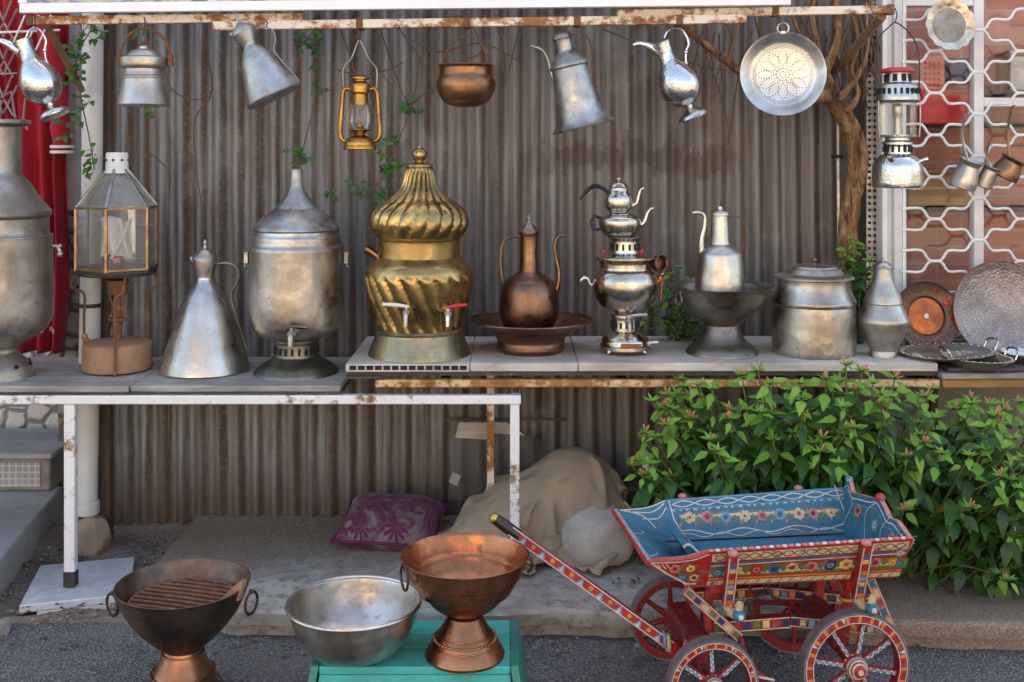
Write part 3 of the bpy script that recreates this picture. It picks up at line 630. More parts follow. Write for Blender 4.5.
for px, y in ((487, 4.3), (931, 4.32), (487, 4.52), (925, 4.5)):
    b = MB(); TR(b, (X(px, y), y, .05), (X(px, y)+.028, y+.028, ZR-.0885)); b.build('leg', 'rusty_white' if px < 600 else 'post_wood', tR, bev=.003)
tE = thing('side_shelf', 'dark board shelf on a yellow lath below the big round trays', 'shelf', (1.85, 4.2, 0))
def TE(mb, a, c, m=0): mb.box((a[0]-1.85, a[1]-4.2, a[2]), (c[0]-1.85, c[1]-4.2, c[2]), m)
b = MB(); TE(b, (X(939.5), YF-.03, ZR-.052), (2.6, 4.38, ZR-.033)); b.build('board', 'shelf_wood', tE, bev=.004); b = MB(); TE(b, (X(948), YF+.0, ZR-.031), (2.6, 4.38, ZR-.018)); b.build('top_sheet', 'plank_dark', tE, bev=.003)
b = MB(); TE(b, (X(942), YF-.01, ZR-.089), (2.6, YF+.024, ZR-.056)); b.build('lath', 'pole_wood', tE, bev=.006); b = MB(); b.tube([(.01, -.2, ZR-.06), (.02, -.19, .5), (.012, -.18, .0)], .011, 8); b.build('leg', 'rusty_white', tE); b = MB(); TE(b, (2.4, 4.3, 0), (2.44, 4.34, ZR-.053)); b.build('leg', 'post_wood', tE)

# ------------------------------------------------------------------ vessels on the left table
GH = 'pots hanging from the rusty rail'
def tapv(v, at, body='tin', handle='tin', nz=.028, hx=.05, hz=.0, r=.009):
    """a small faucet whose flange touches the vessel's front at point at (local)"""
    t = MB(); x, y, z = at
    t.tube([(x, y+.02, z), (x, y-.03, z)], [r*1.6, r*1.3, r, r], 10, 0, 3); t.ball((x, y-.03, z), r*1.45)
    t.tube([(x, y-.03, z), (x, y-.052, z-.004), (x, y-.058, z-nz)], [r, r*.9, r*.75], 10); t.tube([(x, y-.03, z), (x, y-.03, z+r*2.4)], r*.6, 8, sub=0)
    o = t.build('tap', body, v.root); h = MB(); h.tube([(x-hx*.12, y-.031, z+r*2.2), (x+hx*.4, y-.034, z+r*2.4+hz*.5), (x+hx, y-.036, z+r*2.3+hz)], [r*.45, r*.7, r*.6], 8); h.build('tap_handle', handle, o); return o

# big pewter samovar, cut by the left edge
cy = hold(384, 35); v = V('large_samovar', 'big dull pewter samovar cut off by the left edge', 'samovar', 0, cy, dep(cy, ZL))
b = MB(); b.lathe([(0, 0)]+v.prof([(36,cy),(35,cy-2,1),(33,367),(27,360),(21,354,1),(17.5,351),(18,347,1)])); v_base = b.build('base', 'old_tin', v.root)
b = MB(); b.lathe(v.prof([(17,347),(24,343),(38,336),(49,328),(54.5,314),(55,290),(54.5,240),(55,236,1),(51,232),(50.5,218,1),(53,215),(53.5,211,1),(50,207),(41,197),(31,183),(24,176),(22,172,1),(22,130),(23,127,1),(31,124),(31.5,121.5,1),(30,120),(20,119.5),(19,125),(19,140)]), 64, dent=.009); b.build('body', 'old_tin', v.root)
b = MB()
for k in range(9):
    a = 2*PI*k/9-.6; q = Vector((29.5*v.s*math.cos(a), 29.5*v.s*math.sin(a), (cy-363.5)*v.s)); n = Vector((math.cos(a)*.8, math.sin(a)*.8, .75)).normalized(); st = len(b.v); b.lathe([(0, .0015), (.0085, .0015), (.0085, -.004)], 12, dent=0); b.xform(Matrix.Translation(q) @ n.to_track_quat('Z', 'Y').to_matrix().to_4x4(), st)
b.build('vent_hole', 'black', v_base)
b = MB(); b.tube(v.pts([(53,246),(58,247),(60,252)]), .008); b.ball(v.P(60, 254), .012); b.ball(v.P(60, 246), .009); b.build('handle', 'old_tin', v.root)

# primus stove + glass lantern
cy = 370; v = V('paraffin_stove', 'rusty tan round stove on iron legs under the glass lantern', 'stove', 117.5, cy, dep(cy, ZL))
b = MB(); b.lathe([(0, .012)]+v.prof([(35,368),(35.5,366,1),(35.5,345,1),(35,342.5,1),(30,341),(8,339),(0,338.5)])); b.build('tank', 'rust_tan', v.root)
b = MB(); b.lathe(v.prof([(5,339),(4.5,330),(6,322),(9.5,320,1),(10,317.5,1),(4,316)]), 24); b.lathe(v.prof([(5,316),(4,300),(4.5,291)]), 20); b.lathe(v.prof([(10,294),(10.5,284),(11.5,282,1),(11.5,280,1),(9,279.5),(0,281)]), 24)
for sx in (-8, 8, 0): b.tube(v.pts([(117.5+sx,318,.0),(117.5+sx*.6,308),(117.5+sx,293)]), .005)
b.tube(v.pts([(112,336),(112.5,328),(115,322)]), .007); b.build('burner', 'rust', v.root)
b = MB(); b.tube(v.pts([(88,342),(86,336,-.02)]), .012, 10, sub=0); b.ball(v.P(86.5, 335, -.02), .012); b.build('filler_cap', 'rust_tan', v.root)
for (px, d) in ((82, .02), (127.5, -.135), (143, .06)):
    o1 = -14 if px < 100 else (-1 if px < 130 else 10); bot = 381 if d < -.1 else (377 if px < 100 else 366)
    b = MB(); b.tube(v.pts([(px+(-7 if px < 100 else 7), 274, d*.8),(px+(-13 if px < 100 else 9), 281, d),(px+(-11 if px<100 else 7), 289, d),(px, 295, d),(px, 320, d),(px, bot-2, d),(px+(-3 if px < 130 else 5), bot, d)]), .0055, 8); b.build('leg', 'rust', v.root)
b = MB(); b.ring((0, 0, (cy-273)*v.s), 37*v.s, .004, 'z', 32); [b.tube([(0,0,(cy-273)*v.s), (37*v.s*math.cos(a), 37*v.s*math.sin(a), (cy-273)*v.s)], .0035, 6, sub=0) for a in (.5, 2.6, 4.7)]; b.build('pot_ring', 'iron', v.root)
YS = dep(cy, ZL)
v = V('glass_lantern', 'six sided glass lantern with tin chimney, set on the rusty stove', 'lantern', 117, 270.5, YS); s = v.s; hw = 39.5*s
hexa = [(hw*math.cos(R(60*k+35)), hw*math.sin(R(60*k+35))) for k in range(6)]; zt = (270.5-207)*s
b = MB(); n = 6; b.add([(x*1.03, y*1.03, -.006) for x, y in hexa]+[(x*1.03, y*1.03, .008) for x, y in hexa], [tuple(range(6))[::-1], tuple(range(6, 12))]+[(i, (i+1) % 6, (i+1) % 6+6, i+6) for i in range(6)]); b.build('floor', 'iron', v.root, bev=.002)
b = MB()
for i, (x, y) in enumerate(hexa):
    x2, y2 = hexa[(i+1) % 6]; b.beam((x, y, .008), (x, y, zt), .009, .009, up=(0, 1, 0)); b.beam((x, y, zt), (x2, y2, zt), .01, .008); b.beam((x, y, .013), (x2, y2, .013), .008, .008)
b.build('frame', 'lamp_frame', v.root)
b = MB(); rb = MB()
for i, (x, y) in enumerate(hexa):
    x2, y2 = hexa[(i+1) % 6]; b.add([(x*.99, y*.99, .01), (x2*.99, y2*.99, .01), (x2*.99, y2*.99, zt), (x*.99, y*.99, zt)], [(0, 1, 2, 3)])
    rb.add([(x*.985, y*.985, zt+.004), (x2*.985, y2*.985, zt+.004), (x2*.24, y2*.24, zt+37*s), (x*.24, y*.24, zt+37*s)], [(0, 1, 2, 3)])
b.build('glazing', 'dusty_glass', v.root, smooth=False); rb.build('roof_glazing', 'roof_glass', v.root, smooth=False)
b = MB()
for i, (x, y) in enumerate(hexa): b.beam((x*1.01, y*1.01, zt+.003), (x*.25, y*.25, zt+38*s), .010, .007)
b.build('roof_rib', 'zinc', v.root)
b = MB(); z0 = zt+36*s; b.lathe([(13*s, z0-.008), (12*s, z0), (11*s, z0+.006), (10.8*s, z0+17*s), (10*s, z0+18.5*s), (0, z0+18.8*s)], 28); ch = b.build('chimney', 'white_paint', v.root)
b = MB()
for k in range(8):
    a = 2*PI*k/8; st = len(b.v); b.lathe([(0, .001), (.0052, .001), (.0052, -.002)], 10, dent=0); b.xform(Matrix.Translation((11*s*math.cos(a), 11*s*math.sin(a), z0+11*s)) @ Vector((math.cos(a), math.sin(a), 0)).to_track_quat('Z', 'Y').to_matrix().to_4x4(), st)
b.build('vent_hole', 'black', ch)
for k in range(1):
    b = MB(); b.lathe([(0, .012), (.026, .012), (.03, .02), (.028, .05), (.012, .062), (0, .063)], 20); b.build('oil_cup', 'copper', v.root)
b = MB(); b.grid(10, 8, lambda u, q: Vector((-.065+.125*u, .0+.02*math.sin(u*9+q*3), .05+.15*q+.012*math.sin(u*6)))); b.tube([(-.01,-.025,.05),(.025,-.032,.11),(.06,-.02,.2)], .009, flat=.5); b.tube([(.06,-.025,.05),(.04,-.035,.12),(.02,-.02,.2)], .008, flat=.5); b.build('white_rag', 'tasselwhite', v.root, solid=.004)

# tin conical jug
cy = hold(380, 45.5); v = V('conical_jug', 'tall conical tin jug with a domed lid, standing on the left table', 'jug', 205, cy, dep(cy, ZL))
b = MB(); b.lathe([(0, .002)]+v.prof([(44,cy),(45.5,cy-1.5,1),(45,cy-5),(36,337),(24,303.5,1),(22.5,300.5,1),(18,292),(12,284),(9.5,279,1),(9.5,276),(12,263),(12.5,259,1)]), 64); b.build('body', 'tin_bright', v.root)
b = MB(); b.lathe(v.prof([(13,259),(12.5,257.5,1),(10,254),(6,250),(2.5,248,1),(1.5,245),(2,242.5),(.8,240),(0,239.5)]), 32); b.build('lid', 'tin', v.root)
b = MB(); b.tube(v.pts([(200,272),(195,264),(190.5,257)]), [.022,.016,.008], 12, flat=.7); b.build('spout', 'tin_bright', v.root)
b = MB(); b.tube(v.pts([(216,264),(226,263),(235,266),(239,274),(236,285),(231.5,294),(233,305),(240,327),(247,349)]), [.007,.007,.008,.006], 10, flat=.55); b.build('handle', 'tin', v.root)

def seam(v, rows, a, mat='zinc'):
    b = MB(); P_ = v.prof(rows, 3); b.tube([Vector((r*math.cos(a), r*math.sin(a), z)) for r, z in P_], .0022, 6, sub=0); b.build('seam', mat, v.root)
seam(v, [(45.2,366),(36,337),(24,303.5)], R(-118), 'tin')
# tin water urn with tap
cy = hold(381, 43); v = V('water_urn', 'large grey tin urn with brass tap and tall funnel lid on the left table', 'urn', 296.5, cy, dep(cy, ZL))
b = MB(); b.lathe([(0, .002)]+v.prof([(43,cy),(42.5,cy-2,1),(36,364),(27,359),(23,356,1),(22,354),(21.5,343),(23,341,1),(23.5,338,1),(20,337)])); bs = b.build('base', 'urn_base', v.root)
b = MB(); b.lathe(v.prof([(20,337.5),(34,335),(43,328),(46.5,318),(47.5,300),(47,251),(48.2,249,1),(48,246.5,1),(45.5,243),(45,237),(43.5,234,1),(43,229)]), 64, dent=.008); b.build('body', 'tin', v.root)
b = MB(); b.lathe(v.prof([(43,231),(44,229,1),(43.5,227,1),(36,218.5),(26,211),(21,208,1),(19,204),(13,197),(8.5,190),(6.8,186,1),(6.5,171),(7,170,1),(5,169.5),(4.8,180)]), 56); b.build('lid', 'zinc', v.root)
seam(v, [(46.7,316),(47.6,300),(47.1,252)], R(-55), 'tin')
b = MB()
for k in range(20):
    a = 2*PI*k/20; st = len(b.v); b.box((-.0045, -.001, -.013), (.0045, .004, .013)); b.xform(Matrix.Translation((22.6*v.s*math.cos(a), 22.6*v.s*math.sin(a), (cy-349)*v.s)) @ Matrix.Rotation(a+PI/2, 4, 'Z'), st)
b.build('slot', 'black', bs)
tapv(v, (.022, -44.5*v.s, (cy-326)*v.s), 'zinc', 'copper_dark', .04, .06, -.004, .013)
b = MB()
for sx in (-1, 1): b = MB(); b.box((sx*50*v.s-.007, -.012, (cy-263)*v.s), (sx*50*v.s+.007, .012, (cy-252)*v.s)); b.ring((sx*51*v.s, 0, (cy-266)*v.s), .014, .003, 'x'); b.build('lug', 'zinc', v.root)

# ------------------------------------------------------------------ vessels on the right table
def flute(n, z0, z1, amp, tw, sharp=1.):
    def f(r, z, a):
        if z0 < z < z1:
            e = min(1, (z-z0)/(.12*(z1-z0)), (z1-z)/(.10*(z1-z0))); r += amp*e*(abs(math.cos(n*(a+tw*(z-z0))/2))**.8-.55)
        return r
    return f
cy = hold(363, 51); Yb = dep(cy, ZR); v = V('brass_samovar', 'large golden brass samovar with spiral flutes and two taps', 'samovar', 419.5, cy, Yb); zz = lambda y: (cy-y)*v.s
b = MB(); b.lathe([(0, .002)]+v.prof([(51.5,cy),(51,cy-2,1),(47.5,343),(43.5,333),(43,331,1),(44,329,1),(42,327)]), 64); b.build('base', 'brass_green', v.root)
b = MB(); b.lathe(v.prof([(41.5,328),(42.5,320),(46,309),(50,295),(53,281),(53.8,274,1),(53,269),(50,264),(43,258),(41,256,1),(41,241),(42,238,1),(41,236)], 7), 168, mod=flute(20, zz(328), zz(271), .0135, 2.1)); b.build('body', 'brass', v.root)
b = MB(); b.lathe(v.prof([(41,237),(44,236,1),(45,233),(47.5,226),(48,220),(45.5,212),(39,205),(29,198.5),(20,190),(15.5,181),(13.3,170),(13,167.5,1)], 8), 180, mod=flute(20, zz(235), zz(168), .0125, -1.7)); b.lathe(v.prof([(13,168.5),(13.8,167,1),(13,164.5,1),(6,163),(4,161),(6.5,158.5),(7.5,154.5),(6.5,150.5),(3,148),(1,145.5),(0,145)]), 32); b.build('lid', 'brass', v.root)
b = MB(); b.tube(v.pts([(380,258),(372,252.5),(366,249)]), [.014,.014,.019], 14); b.build('side_chimney', 'copper_dark', v.root)
tapv(v, (-8*v.s, -47*v.s, zz(305)), 'tin_bright', 'white_plastic', .045, -.085, .008, .0105); tapv(v, (31*v.s, -36*v.s, zz(308)), 'tin_bright', 'red_plastic', .04, .07, .012, .0105)

cy = hold(357, 33); Yc = dep(cy, ZR); v = V('copper_basin', 'wide flat rimmed brown copper basin under the copper ewer', 'basin', 531, cy, Yc)
b = MB(); b.lathe(shell(v.prof([(31,cy),(34,347,1),(34,343),(33.5,340,1),(36,335),(43,329),(52,324.5),(60.5,320.5),(61.5,319,1)]), .003), 72); b.build('bowl', 'copper_dark', v.root)
b = MB(); b.ring((0, 0, (cy-319.2)*v.s), 61*v.s, .004, 'z', 64); b.build('rim', 'copper_dark', v.root)
ze = ZR+.008
v = V('copper_ewer', 'tarnished copper ewer with curved spout and wire handle, standing in the brown basin', 'ewer', 529, 351-.009/v.s, Yc); cy = v.cy
b = MB(); b.lathe([(0, .001)]+v.prof([(17,cy),(18,cy-1,1),(20,335),(26,324),(29.5,312),(29.5,302),(28,290),(24,281),(15,275),(10,271,1),(9.3,268),(8.8,243),(9.2,236),(10,234,1),(10,232,1),(8,231)])); b.build('body', 'copper_dark', v.root)
b = MB(); b.lathe(v.prof([(9.5,232),(9,230,1),(6.5,227),(4,224),(2.5,221),(3,219),(1.5,216.5),(0,213.5)]), 28); b.build('lid', 'pewter', v.root)
b = MB(); b.tube(v.pts([(552,296),(557,288),(559,274),(556,258),(554.5,246),(558,237),(565,235)]), [.012,.0095,.008,.007,.007,.007,.006], 12); b.build('spout', 'copper_dark', v.root)
b = MB(); b.tube(v.pts([(521,237),(511,237),(503,243),(500.5,256),(501,272),(504,287)]), [.005,.005,.005,.006], 8); b.build('handle', 'copper_dark', v.root)

# nickel samovar with two teapots
cy = 352.5; Yn = dep(cy, ZR); v = V('nickel_samovar', 'shiny nickel samovar on four feet carrying two stacked teapots', 'samovar', 625, cy, Yn); zz = lambda y: (cy-y)*v.s
b = MB(); b.lathe([(0, zz(349))]+v.prof([(24,349),(25.5,347.5,1),(25.5,344.5,1),(24,343),(23,338),(18,333),(14,330,1),(14,327),(14,318),(15,316,1),(15,314,1)]), 56); bs = b.build('base', 'nickel', v.root)
for a in (45, 135, 225, 315):
    b = MB(); c, sn = math.cos(R(a))*22*v.s, math.sin(R(a))*22*v.s; b.tube([(c*.86, sn*.86, zz(347)), (c*1.12, sn*1.12, zz(348.5)), (c*1.14, sn*1.14, zz(351.3)), (c*1.26, sn*1.26, .003)], [.008,.007,.005,.006], 8); b.build('foot', 'nickel', bs)
b = MB(); b.lathe(v.prof([(14,314.5),(18,311),(24,306),(30,297),(32.8,287),(32.5,279),(30,272.5),(27,269.5,1),(26,268),(26,262,1),(27,260)]), 64, dent=.003); b.build('body', 'nickel', v.root)
b = MB(); b.lathe(v.prof([(26,261),(31,258.5),(31.5,257,1),(30.5,256,1),(20,255),(15,253,1),(14.5,251),(14,241),(15,239,1),(17,237.5),(17.5,236,1),(12,236),(0,236.2)]), 48); b.build('crown', 'nickel', v.root)
for (yy, rr, n, h) in ((246.5, 14.7, 14, .012), (324, 14.4, 16, .011)):
    b = MB()
    for k in range(n):
        a = 2*PI*k/n; st = len(b.v); b.box((-.0042, -.001, -h), (.0042, .003, h)); b.xform(Matrix.Translation((rr*v.s*math.cos(a), rr*v.s*math.sin(a), zz(yy))) @ Matrix.Rotation(a+PI/2, 4, 'Z'), st)
    b.build('vent_hole', 'black', v.root)
b = MB(); st = 0; b.lathe([(.024, 0), (.028, .004), (.03, .034), (.032, .036), (.029, .037), (.026, .034), (.026, .01), (0, .008)], 24); b.xform(Matrix.Translation(v.P(655, 263, -.012)) @ Vector((.55, -.8, .12)).to_track_quat('Z', 'Y').to_matrix().to_4x4()); b.build('flue', 'copper_dark', v.root)
b = MB(); b.tube(v.pts([(596,286),(590,284),(588,279),(584,278),(580.5,281)]), [.007,.007,.008,.009,.006], 10); b.build('handle', 'tin_bright', v.root)
b = MB(); b.tube(v.pts([(653,284),(659,281),(661,275)]), .006, 10); b.ball(v.P(662, 274), .011); b.tube(v.pts([(661.5,275),(662,288),(661,300)]), .0045, 8); b.build('handle', 'copper', v.root)
tapv(v, (.006, -14*v.s, zz(319)), 'tin_bright', 'tin_bright', .032, .068, .006, .010)
b = MB(); b.box((-10*v.s+.012, -.004, -.009), (10*v.s+.012, .0, .009)); b.xform(Matrix.Translation((0, -24.6*v.s, zz(342)))); b.build('plaque', 'brown_label', bs)
b = MB(); b.tube(v.pts([(648,343),(658,342)]), .009, 10, sub=0); b.build('vent_knob', 'tin_bright', bs)
b = MB(); [b.ball(v.P(px, 251, -.02), .0085) for px in (603, 641)]; b.build('bead', 'red_enamel', v.root)
z2 = 236
v = V('squat_teapot', 'squat nickel teapot with a curved spout, lower of two on the samovar', 'teapot', 620, z2, Yn)
b = MB(); b.lathe([(0, .001)]+v.prof([(14,z2),(15.5,235,1),(19,231),(21.3,224),(20.5,218.5),(16,215.2),(11,214.2,1),(9,214)]), 48); b.build('body', 'nickel', v.root)
b = MB(); b.tube(v.pts([(638,226),(644,222),(647,214),(650,209.5),(654,208)]), [.012,.009,.007,.006,.005], 12); b.build('spout', 'nickel', v.root)
b = MB(); b.tube(v.pts([(601,218),(594,216.5),(591.5,222),(594,229),(601,229)]), .006, 8); b.build('handle', 'black_gloss', v.root)
b = MB(); b.lathe(v.prof([(11.5,214.5),(11,213.4,1),(6,212.6),(0,212.6)]), 32); b.build('lid', 'nickel', v.root)
z2 = 212.4
v = V('small_teapot', 'small nickel teapot with black handle, topmost of the samovar stack', 'teapot', 618.5, z2, Yn)
b = MB(); b.lathe([(0, .001)]+v.prof([(10,z2),(10.5,211,1),(13,208),(14.3,202.5),(13.4,196.5),(10.2,191.5),(9.3,188,1),(9.8,187,1)]), 44); b.build('body', 'nickel', v.root)
b = MB(); b.lathe(v.prof([(10,187),(9,185.4,1),(7,183),(3,181.2,1),(1.6,180.5),(2.8,179),(2,177.6),(0,177)]), 28); b.build('lid', 'nickel', v.root)
b = MB(); b.tube(v.pts([(630,206),(636,203.5),(638.5,196),(640.5,190),(644,188)]), [.010,.008,.006,.005,.0045], 12); b.build('spout', 'nickel', v.root)
b = MB(); b.tube(v.pts([(609,194),(604,189),(596,186),(588,189.5),(580,199)]), [.006,.007,.0085,.008,.005], 8); b.build('handle', 'black_gloss', v.root)

# pedestal dish with coffee pot
cy = hold(360, 36); Yd = dep(cy, ZR); v = V('pedestal_dish', 'dark pewter footed dish holding the tall tin coffee pot', 'dish', 722, cy, Yd)
b = MB(); b.lathe([(0, .001)]+v.prof([(36.5,cy),(36.5,cy-2,1),(33,346.5),(26,341.5),(21.5,336),(18.5,329),(17,324.5,1)])); b.build('foot', 'pewter', v.root)
b = MB(); b.lathe(shell(v.prof([(16,325),(22,320),(32,313.5,1),(34,311.5),(41,305.5),(45,300,1),(46,297),(49.5,289),(53.5,286.5,1),(54.5,285,1)]), .003), 64); b.build('bowl', 'pewter', v.root)
b = MB(); b.ring((-50.5*v.s, -.012, (cy-297)*v.s), .024, .0032, 'x'); b.box((-49.5*v.s-.004, -.02, (cy-291)*v.s), (-47*v.s, -.004, (cy-288)*v.s)); b.xform(Matrix.Rotation(.35, 4, 'Z')); b.build('ring_handle', 'pewter', v.root)
z2 = 318.2
v = V('coffee_pot', 'tall pale tin coffee pot with long spout, inside the pedestal dish', 'coffee pot', 720, z2, Yd)
b = MB(); b.lathe([(0, .001)]+v.prof([(15,z2),(25.5,300,1),(25,284),(23.5,268),(22,255.5),(21,252.5,1),(16,247.5),(10.5,244,1),(9.6,238),(8.7,217),(9.3,214.5,1)]), 56); b.build('body', 'tin_bright', v.root)
b = MB(); b.lathe(v.prof([(9.8,215),(9.8,213,1),(8.2,211,1),(4.5,210),(2.8,208.5,1),(2.6,206.5,1),(0,206.3)]), 28); b.build('lid', 'tin_bright', v.root)
b = MB(); b.tube(v.pts([(702,256),(701.5,240),(704.5,226),(704.5,216),(699,212.5),(692.5,213)]), [.016,.011,.0085,.0075,.007,.006], 12); b.build('spout', 'tin_bright', v.root)
b = MB(); b.tube(v.pts([(728,218),(736,216.5),(742.5,220),(746,231),(744,243),(742,253)]), .005, 8, flat=.6); b.build('handle', 'rust', v.root)

# lidded pot
cy = hold(361, 42); v = V('lidded_pot', 'big round grey tin cooking pot with flat lid right of the pedestal dish', 'pot', 814, cy, dep(cy, ZR))
b = MB(); b.lathe([(0, .001)]+v.prof([(41,cy),(42.3,cy-2,1),(42.8,335),(42.3,312),(41.5,304.5,1),(42.8,302.5),(43,300,1),(40.5,296),(37.5,289),(36.3,283),(36.5,278.5,1)]), 64, dent=.008); b.build('body', 'tin', v.root)
b = MB(); b.lathe(v.prof([(36,279),(40,278),(40.5,276.8,1),(39,275.5,1),(31,273.5),(28.5,271,1),(26.5,268.5,1),(24,268),(22.5,265.8,1),(12,265),(0,264.6)]), 56); ld = b.build('lid', 'tin', v.root)
b = MB(); b.lathe(v.prof([(1.5,265.5),(1.6,262.5),(3.1,260.5),(2.8,258.2),(0,257.4)]), 20); b.build('knob', 'copper_dark', ld)

# flask
cy = hold(359, 14); v = V('tin_flask', 'slim waisted grey tin bottle with pointed cap beside the copper tray', 'bottle', 883, cy, dep(cy, ZR))
b = MB(); b.lathe([(0, .001)]+v.prof([(14.5,cy),(14.5,353.5,1),(13,350,1),(16,345),(21,337),(25.5,327),(27,320.5,1),(26.5,318,1),(22,309),(19.5,303.5,1),(19.8,302),(18,296,1),(17.8,295),(13,286),(10.3,279),(9.2,272),(9,267.5,1)]), 56, dent=.007); b.build('body', 'tin', v.root)
b = MB(); b.lathe(v.prof([(10.3,268.5),(10.5,267,1),(9.5,265.5,1),(6,262.5),(2.8,261,1),(1.5,259.5),(1.6,258),(0,257)]), 28); b.build('cap', 'tin', v.root)

# leaning round trays: local z is the tray's axis pointing at the viewer
def tray(name, label, cx, cyc, rpx, Y, back, yaw, prof, mats, petals=None, group=None):
    s = Y/F; p = W(cx, cyc, Y); t_ = thing(name, label, 'tray', p, (R(90-back), 0, R(yaw)), group); return t_, s
t_, s = tray('copper_tray', 'round dark copper tray with a bright orange centre leaning behind the tin bottle', 927, 316, 34, 4.31, 12, 4, None, None)
b = MB(); b.lathe([(0, -.012), (18.5*s, -.012), (20*s, -.004), (32*s, .002), (34*s, .009), (34.4*s, .007), (32.5*s, -.003), (20*s, -.009), (18.5*s, -.018), (0, -.018)], 64, dent=.004); tr_o = b.build('plate', 'tray_dark', t_)
b = MB(); b.lathe([(0, -.008), (3*s, -.0095), (17.8*s, -.0105)], 48, dent=0); b.build('centre', 'orange_copper', t_); b = MB(); b.lathe([(0, -.0045), (2.6*s, -.005), (3*s, -.0085)], 20); b.build('boss', 'tin', t_)
b = MB()
for k in range(26):
    a = 2*PI*k/26; b.ring((27*s*math.cos(a), 27*s*math.sin(a), .0015), .007, .0014, 'z', 10)
b.ring((0, 0, -.003), 21*s, .002, 'z', 48); b.build('engraving', 'copper_dark', t_)
b = MB(); st = 0; b.ball((21*s, 14*s, .0), .013, sq=(.9, 1.3, .2)); b.ball((24*s, -3*s, .0), .008, sq=(.7, 1.2, .25)); b.build('red_mark', 'red_enamel', t_)
t_, s = tray('large_tray', 'large round hammered tin tray leaning on the window at the right edge', 1003, 311, 49, 4.30, 14, -2, None, None)
b = MB(); b.lathe([(0, -.006), (41*s, -.006), (43.5*s, .001), (48*s, .009), (49.6*s, .012), (50*s, .008), (44*s, -.004), (41.5*s, -.011), (0, -.011)], 72, dent=.004); b.build('plate', 'tin_tray', t_) if False else None
def m_tray():
    t = NT('hammered_tray'); x, y, z = t.sep(); rr = t.math('SQRT', t.math('ADD', t.math('POWER', x, 2.), t.math('POWER', y, 2.)))
    ring = t.math('SINE', t.math('MULTIPLY', rr, 420.)); v = t.vor(105); a = t.noise(9, 7, .7)
    c = t.mix(t.step(a, .35, .65), (.40,.35,.33), (.24,.20,.185)); c = t.mix(t.step(v, .3, .5, 0, .4), c, (.15,.12,.105)); band = t.math('MULTIPLY', t.step(rr, .125, .13), t.step(rr, .155, .16, 1., 0.))
    c = t.mix(t.math('MULTIPLY', band, t.step(v, .2, .4, .4, 0.)), c, (.5,.42,.32))
    return t.out(c, t.step(a, .3, .7, .34, .55), .85, t.bump(t.math('ADD', v, t.math('MULTIPLY', ring, .06)), .5, .004))
M['tray'] = m_tray(); b.build('plate', 'tray', t_)
b = MB(); b.ring((0, 0, .0115), 49.5*s, .0035, 'z', 64); b.build('rim', 'copper_dark', t_)

# two shallow footed dishes
def dish(name, label, cx, cyr, hw, Y, dep_, tilt, handle):
    s = Y/F; p = W(cx, cyr, Y); t_ = thing(name, label, 'dish', (p.x, p.y, p.z-dep_), (0, R(tilt), 0)); r = hw*s
    b = MB(); b.lathe(shell(smooth_prof([(r*.35, .012, 1), (r*.5, .013), (r*.75, dep_*.6), (r*.97, dep_), (r, dep_+.001, 1)]), .002), 64, mod=lambda q, z, a: q*(1+(.022*math.cos(16*a) if z > dep_*.8 else 0))); b.build('bowl', 'old_tin', t_)
    b = MB()
    for k in range(30):
        a = 2*PI*k/30; b.ring((r*.93*math.cos(a), r*.93*math.sin(a), dep_+.0015), .0075, .0018, 'z', 10)
    b.build('lace_rim', 'nickel', t_)
    b = MB(); [b.tube([(r*.3*math.cos(a), r*.3*math.sin(a), .012), (r*.36*math.cos(a), r*.36*math.sin(a), .004), (r*.34*math.cos(a), r*.34*math.sin(a), -.002)], .004, 6) for a in (-1.57, .5, 2.6)]; b.build('feet', 'nickel', t_)
    for sx in handle:
        b = MB(); b.tube([(sx*r*.93, -.045, dep_+.002), (sx*r*1.02, -.04, dep_+.03), (sx*r*1.08, 0, dep_+.036), (sx*r*1.02, .04, dep_+.03), (sx*r*.93, .045, dep_+.002)], .0045, 8); b.build('handle', 'nickel', t_)
dish('lace_dish', 'shallow tarnished silver dish with lace rim under the copper tray', 947, 351, 46, 4.13, .034, -3, (1,))
dish('footed_dish', 'shallow silver dish with a loop foot at the front of the dark shelf', 978, 357.5, 34, 4.04, .052, 1, (-1, 1))
cy = 368; v = V('silver_bowl', 'bluish silver bowl half cut by the right edge on the shelf', 'bowl', 1022, cy, 4.12)
b = MB(); b.lathe(shell(v.prof([(6,cy),(8,366.5,1),(12,363),(20,356),(22,352.5),(22.5,352,1)]), .002), 40); b.build('bowl', 'tin_bright', v.root); b = MB(); b.ring((0, 0, (cy-352)*v.s), 22.3*v.s, .003, 'z', 40); b.build('rim', 'silver', v.root)

# ------------------------------------------------------------------ hanging vessels
YH = 3.95
def hook(v, px, py, top):
    b = MB(); b.tube([v.P(px, py), v.P(px+1.5, (py+top)/2, -.004), v.P(px, top)], .0022, 6); b.build('hook', 'iron', v.root)
def silver_ewer(label, bx, by, tilt, spout, handle):
    v = V('silver_ewer', label, 'ewer', bx, by, YH, tilt, GH)
    b = MB(); b.lathe([(0, .003)]+v.prof([(15.5,0),(16,1.5,1),(14,5),(8,8.5),(4,11,1),(4.4,13.5,1),(11,16.5),(18,23.5),(21,33),(19.8,43),(15.2,53),(9,62,1),(8.8,63,1),(8.3,70),(9.5,78),(10.5,82)], along=True), 56, dent=.004); b.build('body', 'silver', v.root)
    b = MB(); b.tube(v.pts(spout), [.026,.015,.0105,.008], 12); b.build('spout', 'silver', v.root)
    b = MB(); b.tube(v.pts(handle), .0042, 8); b.ball(v.P(*handle[4]), .008); b.build('handle', 'silver', v.root); return v
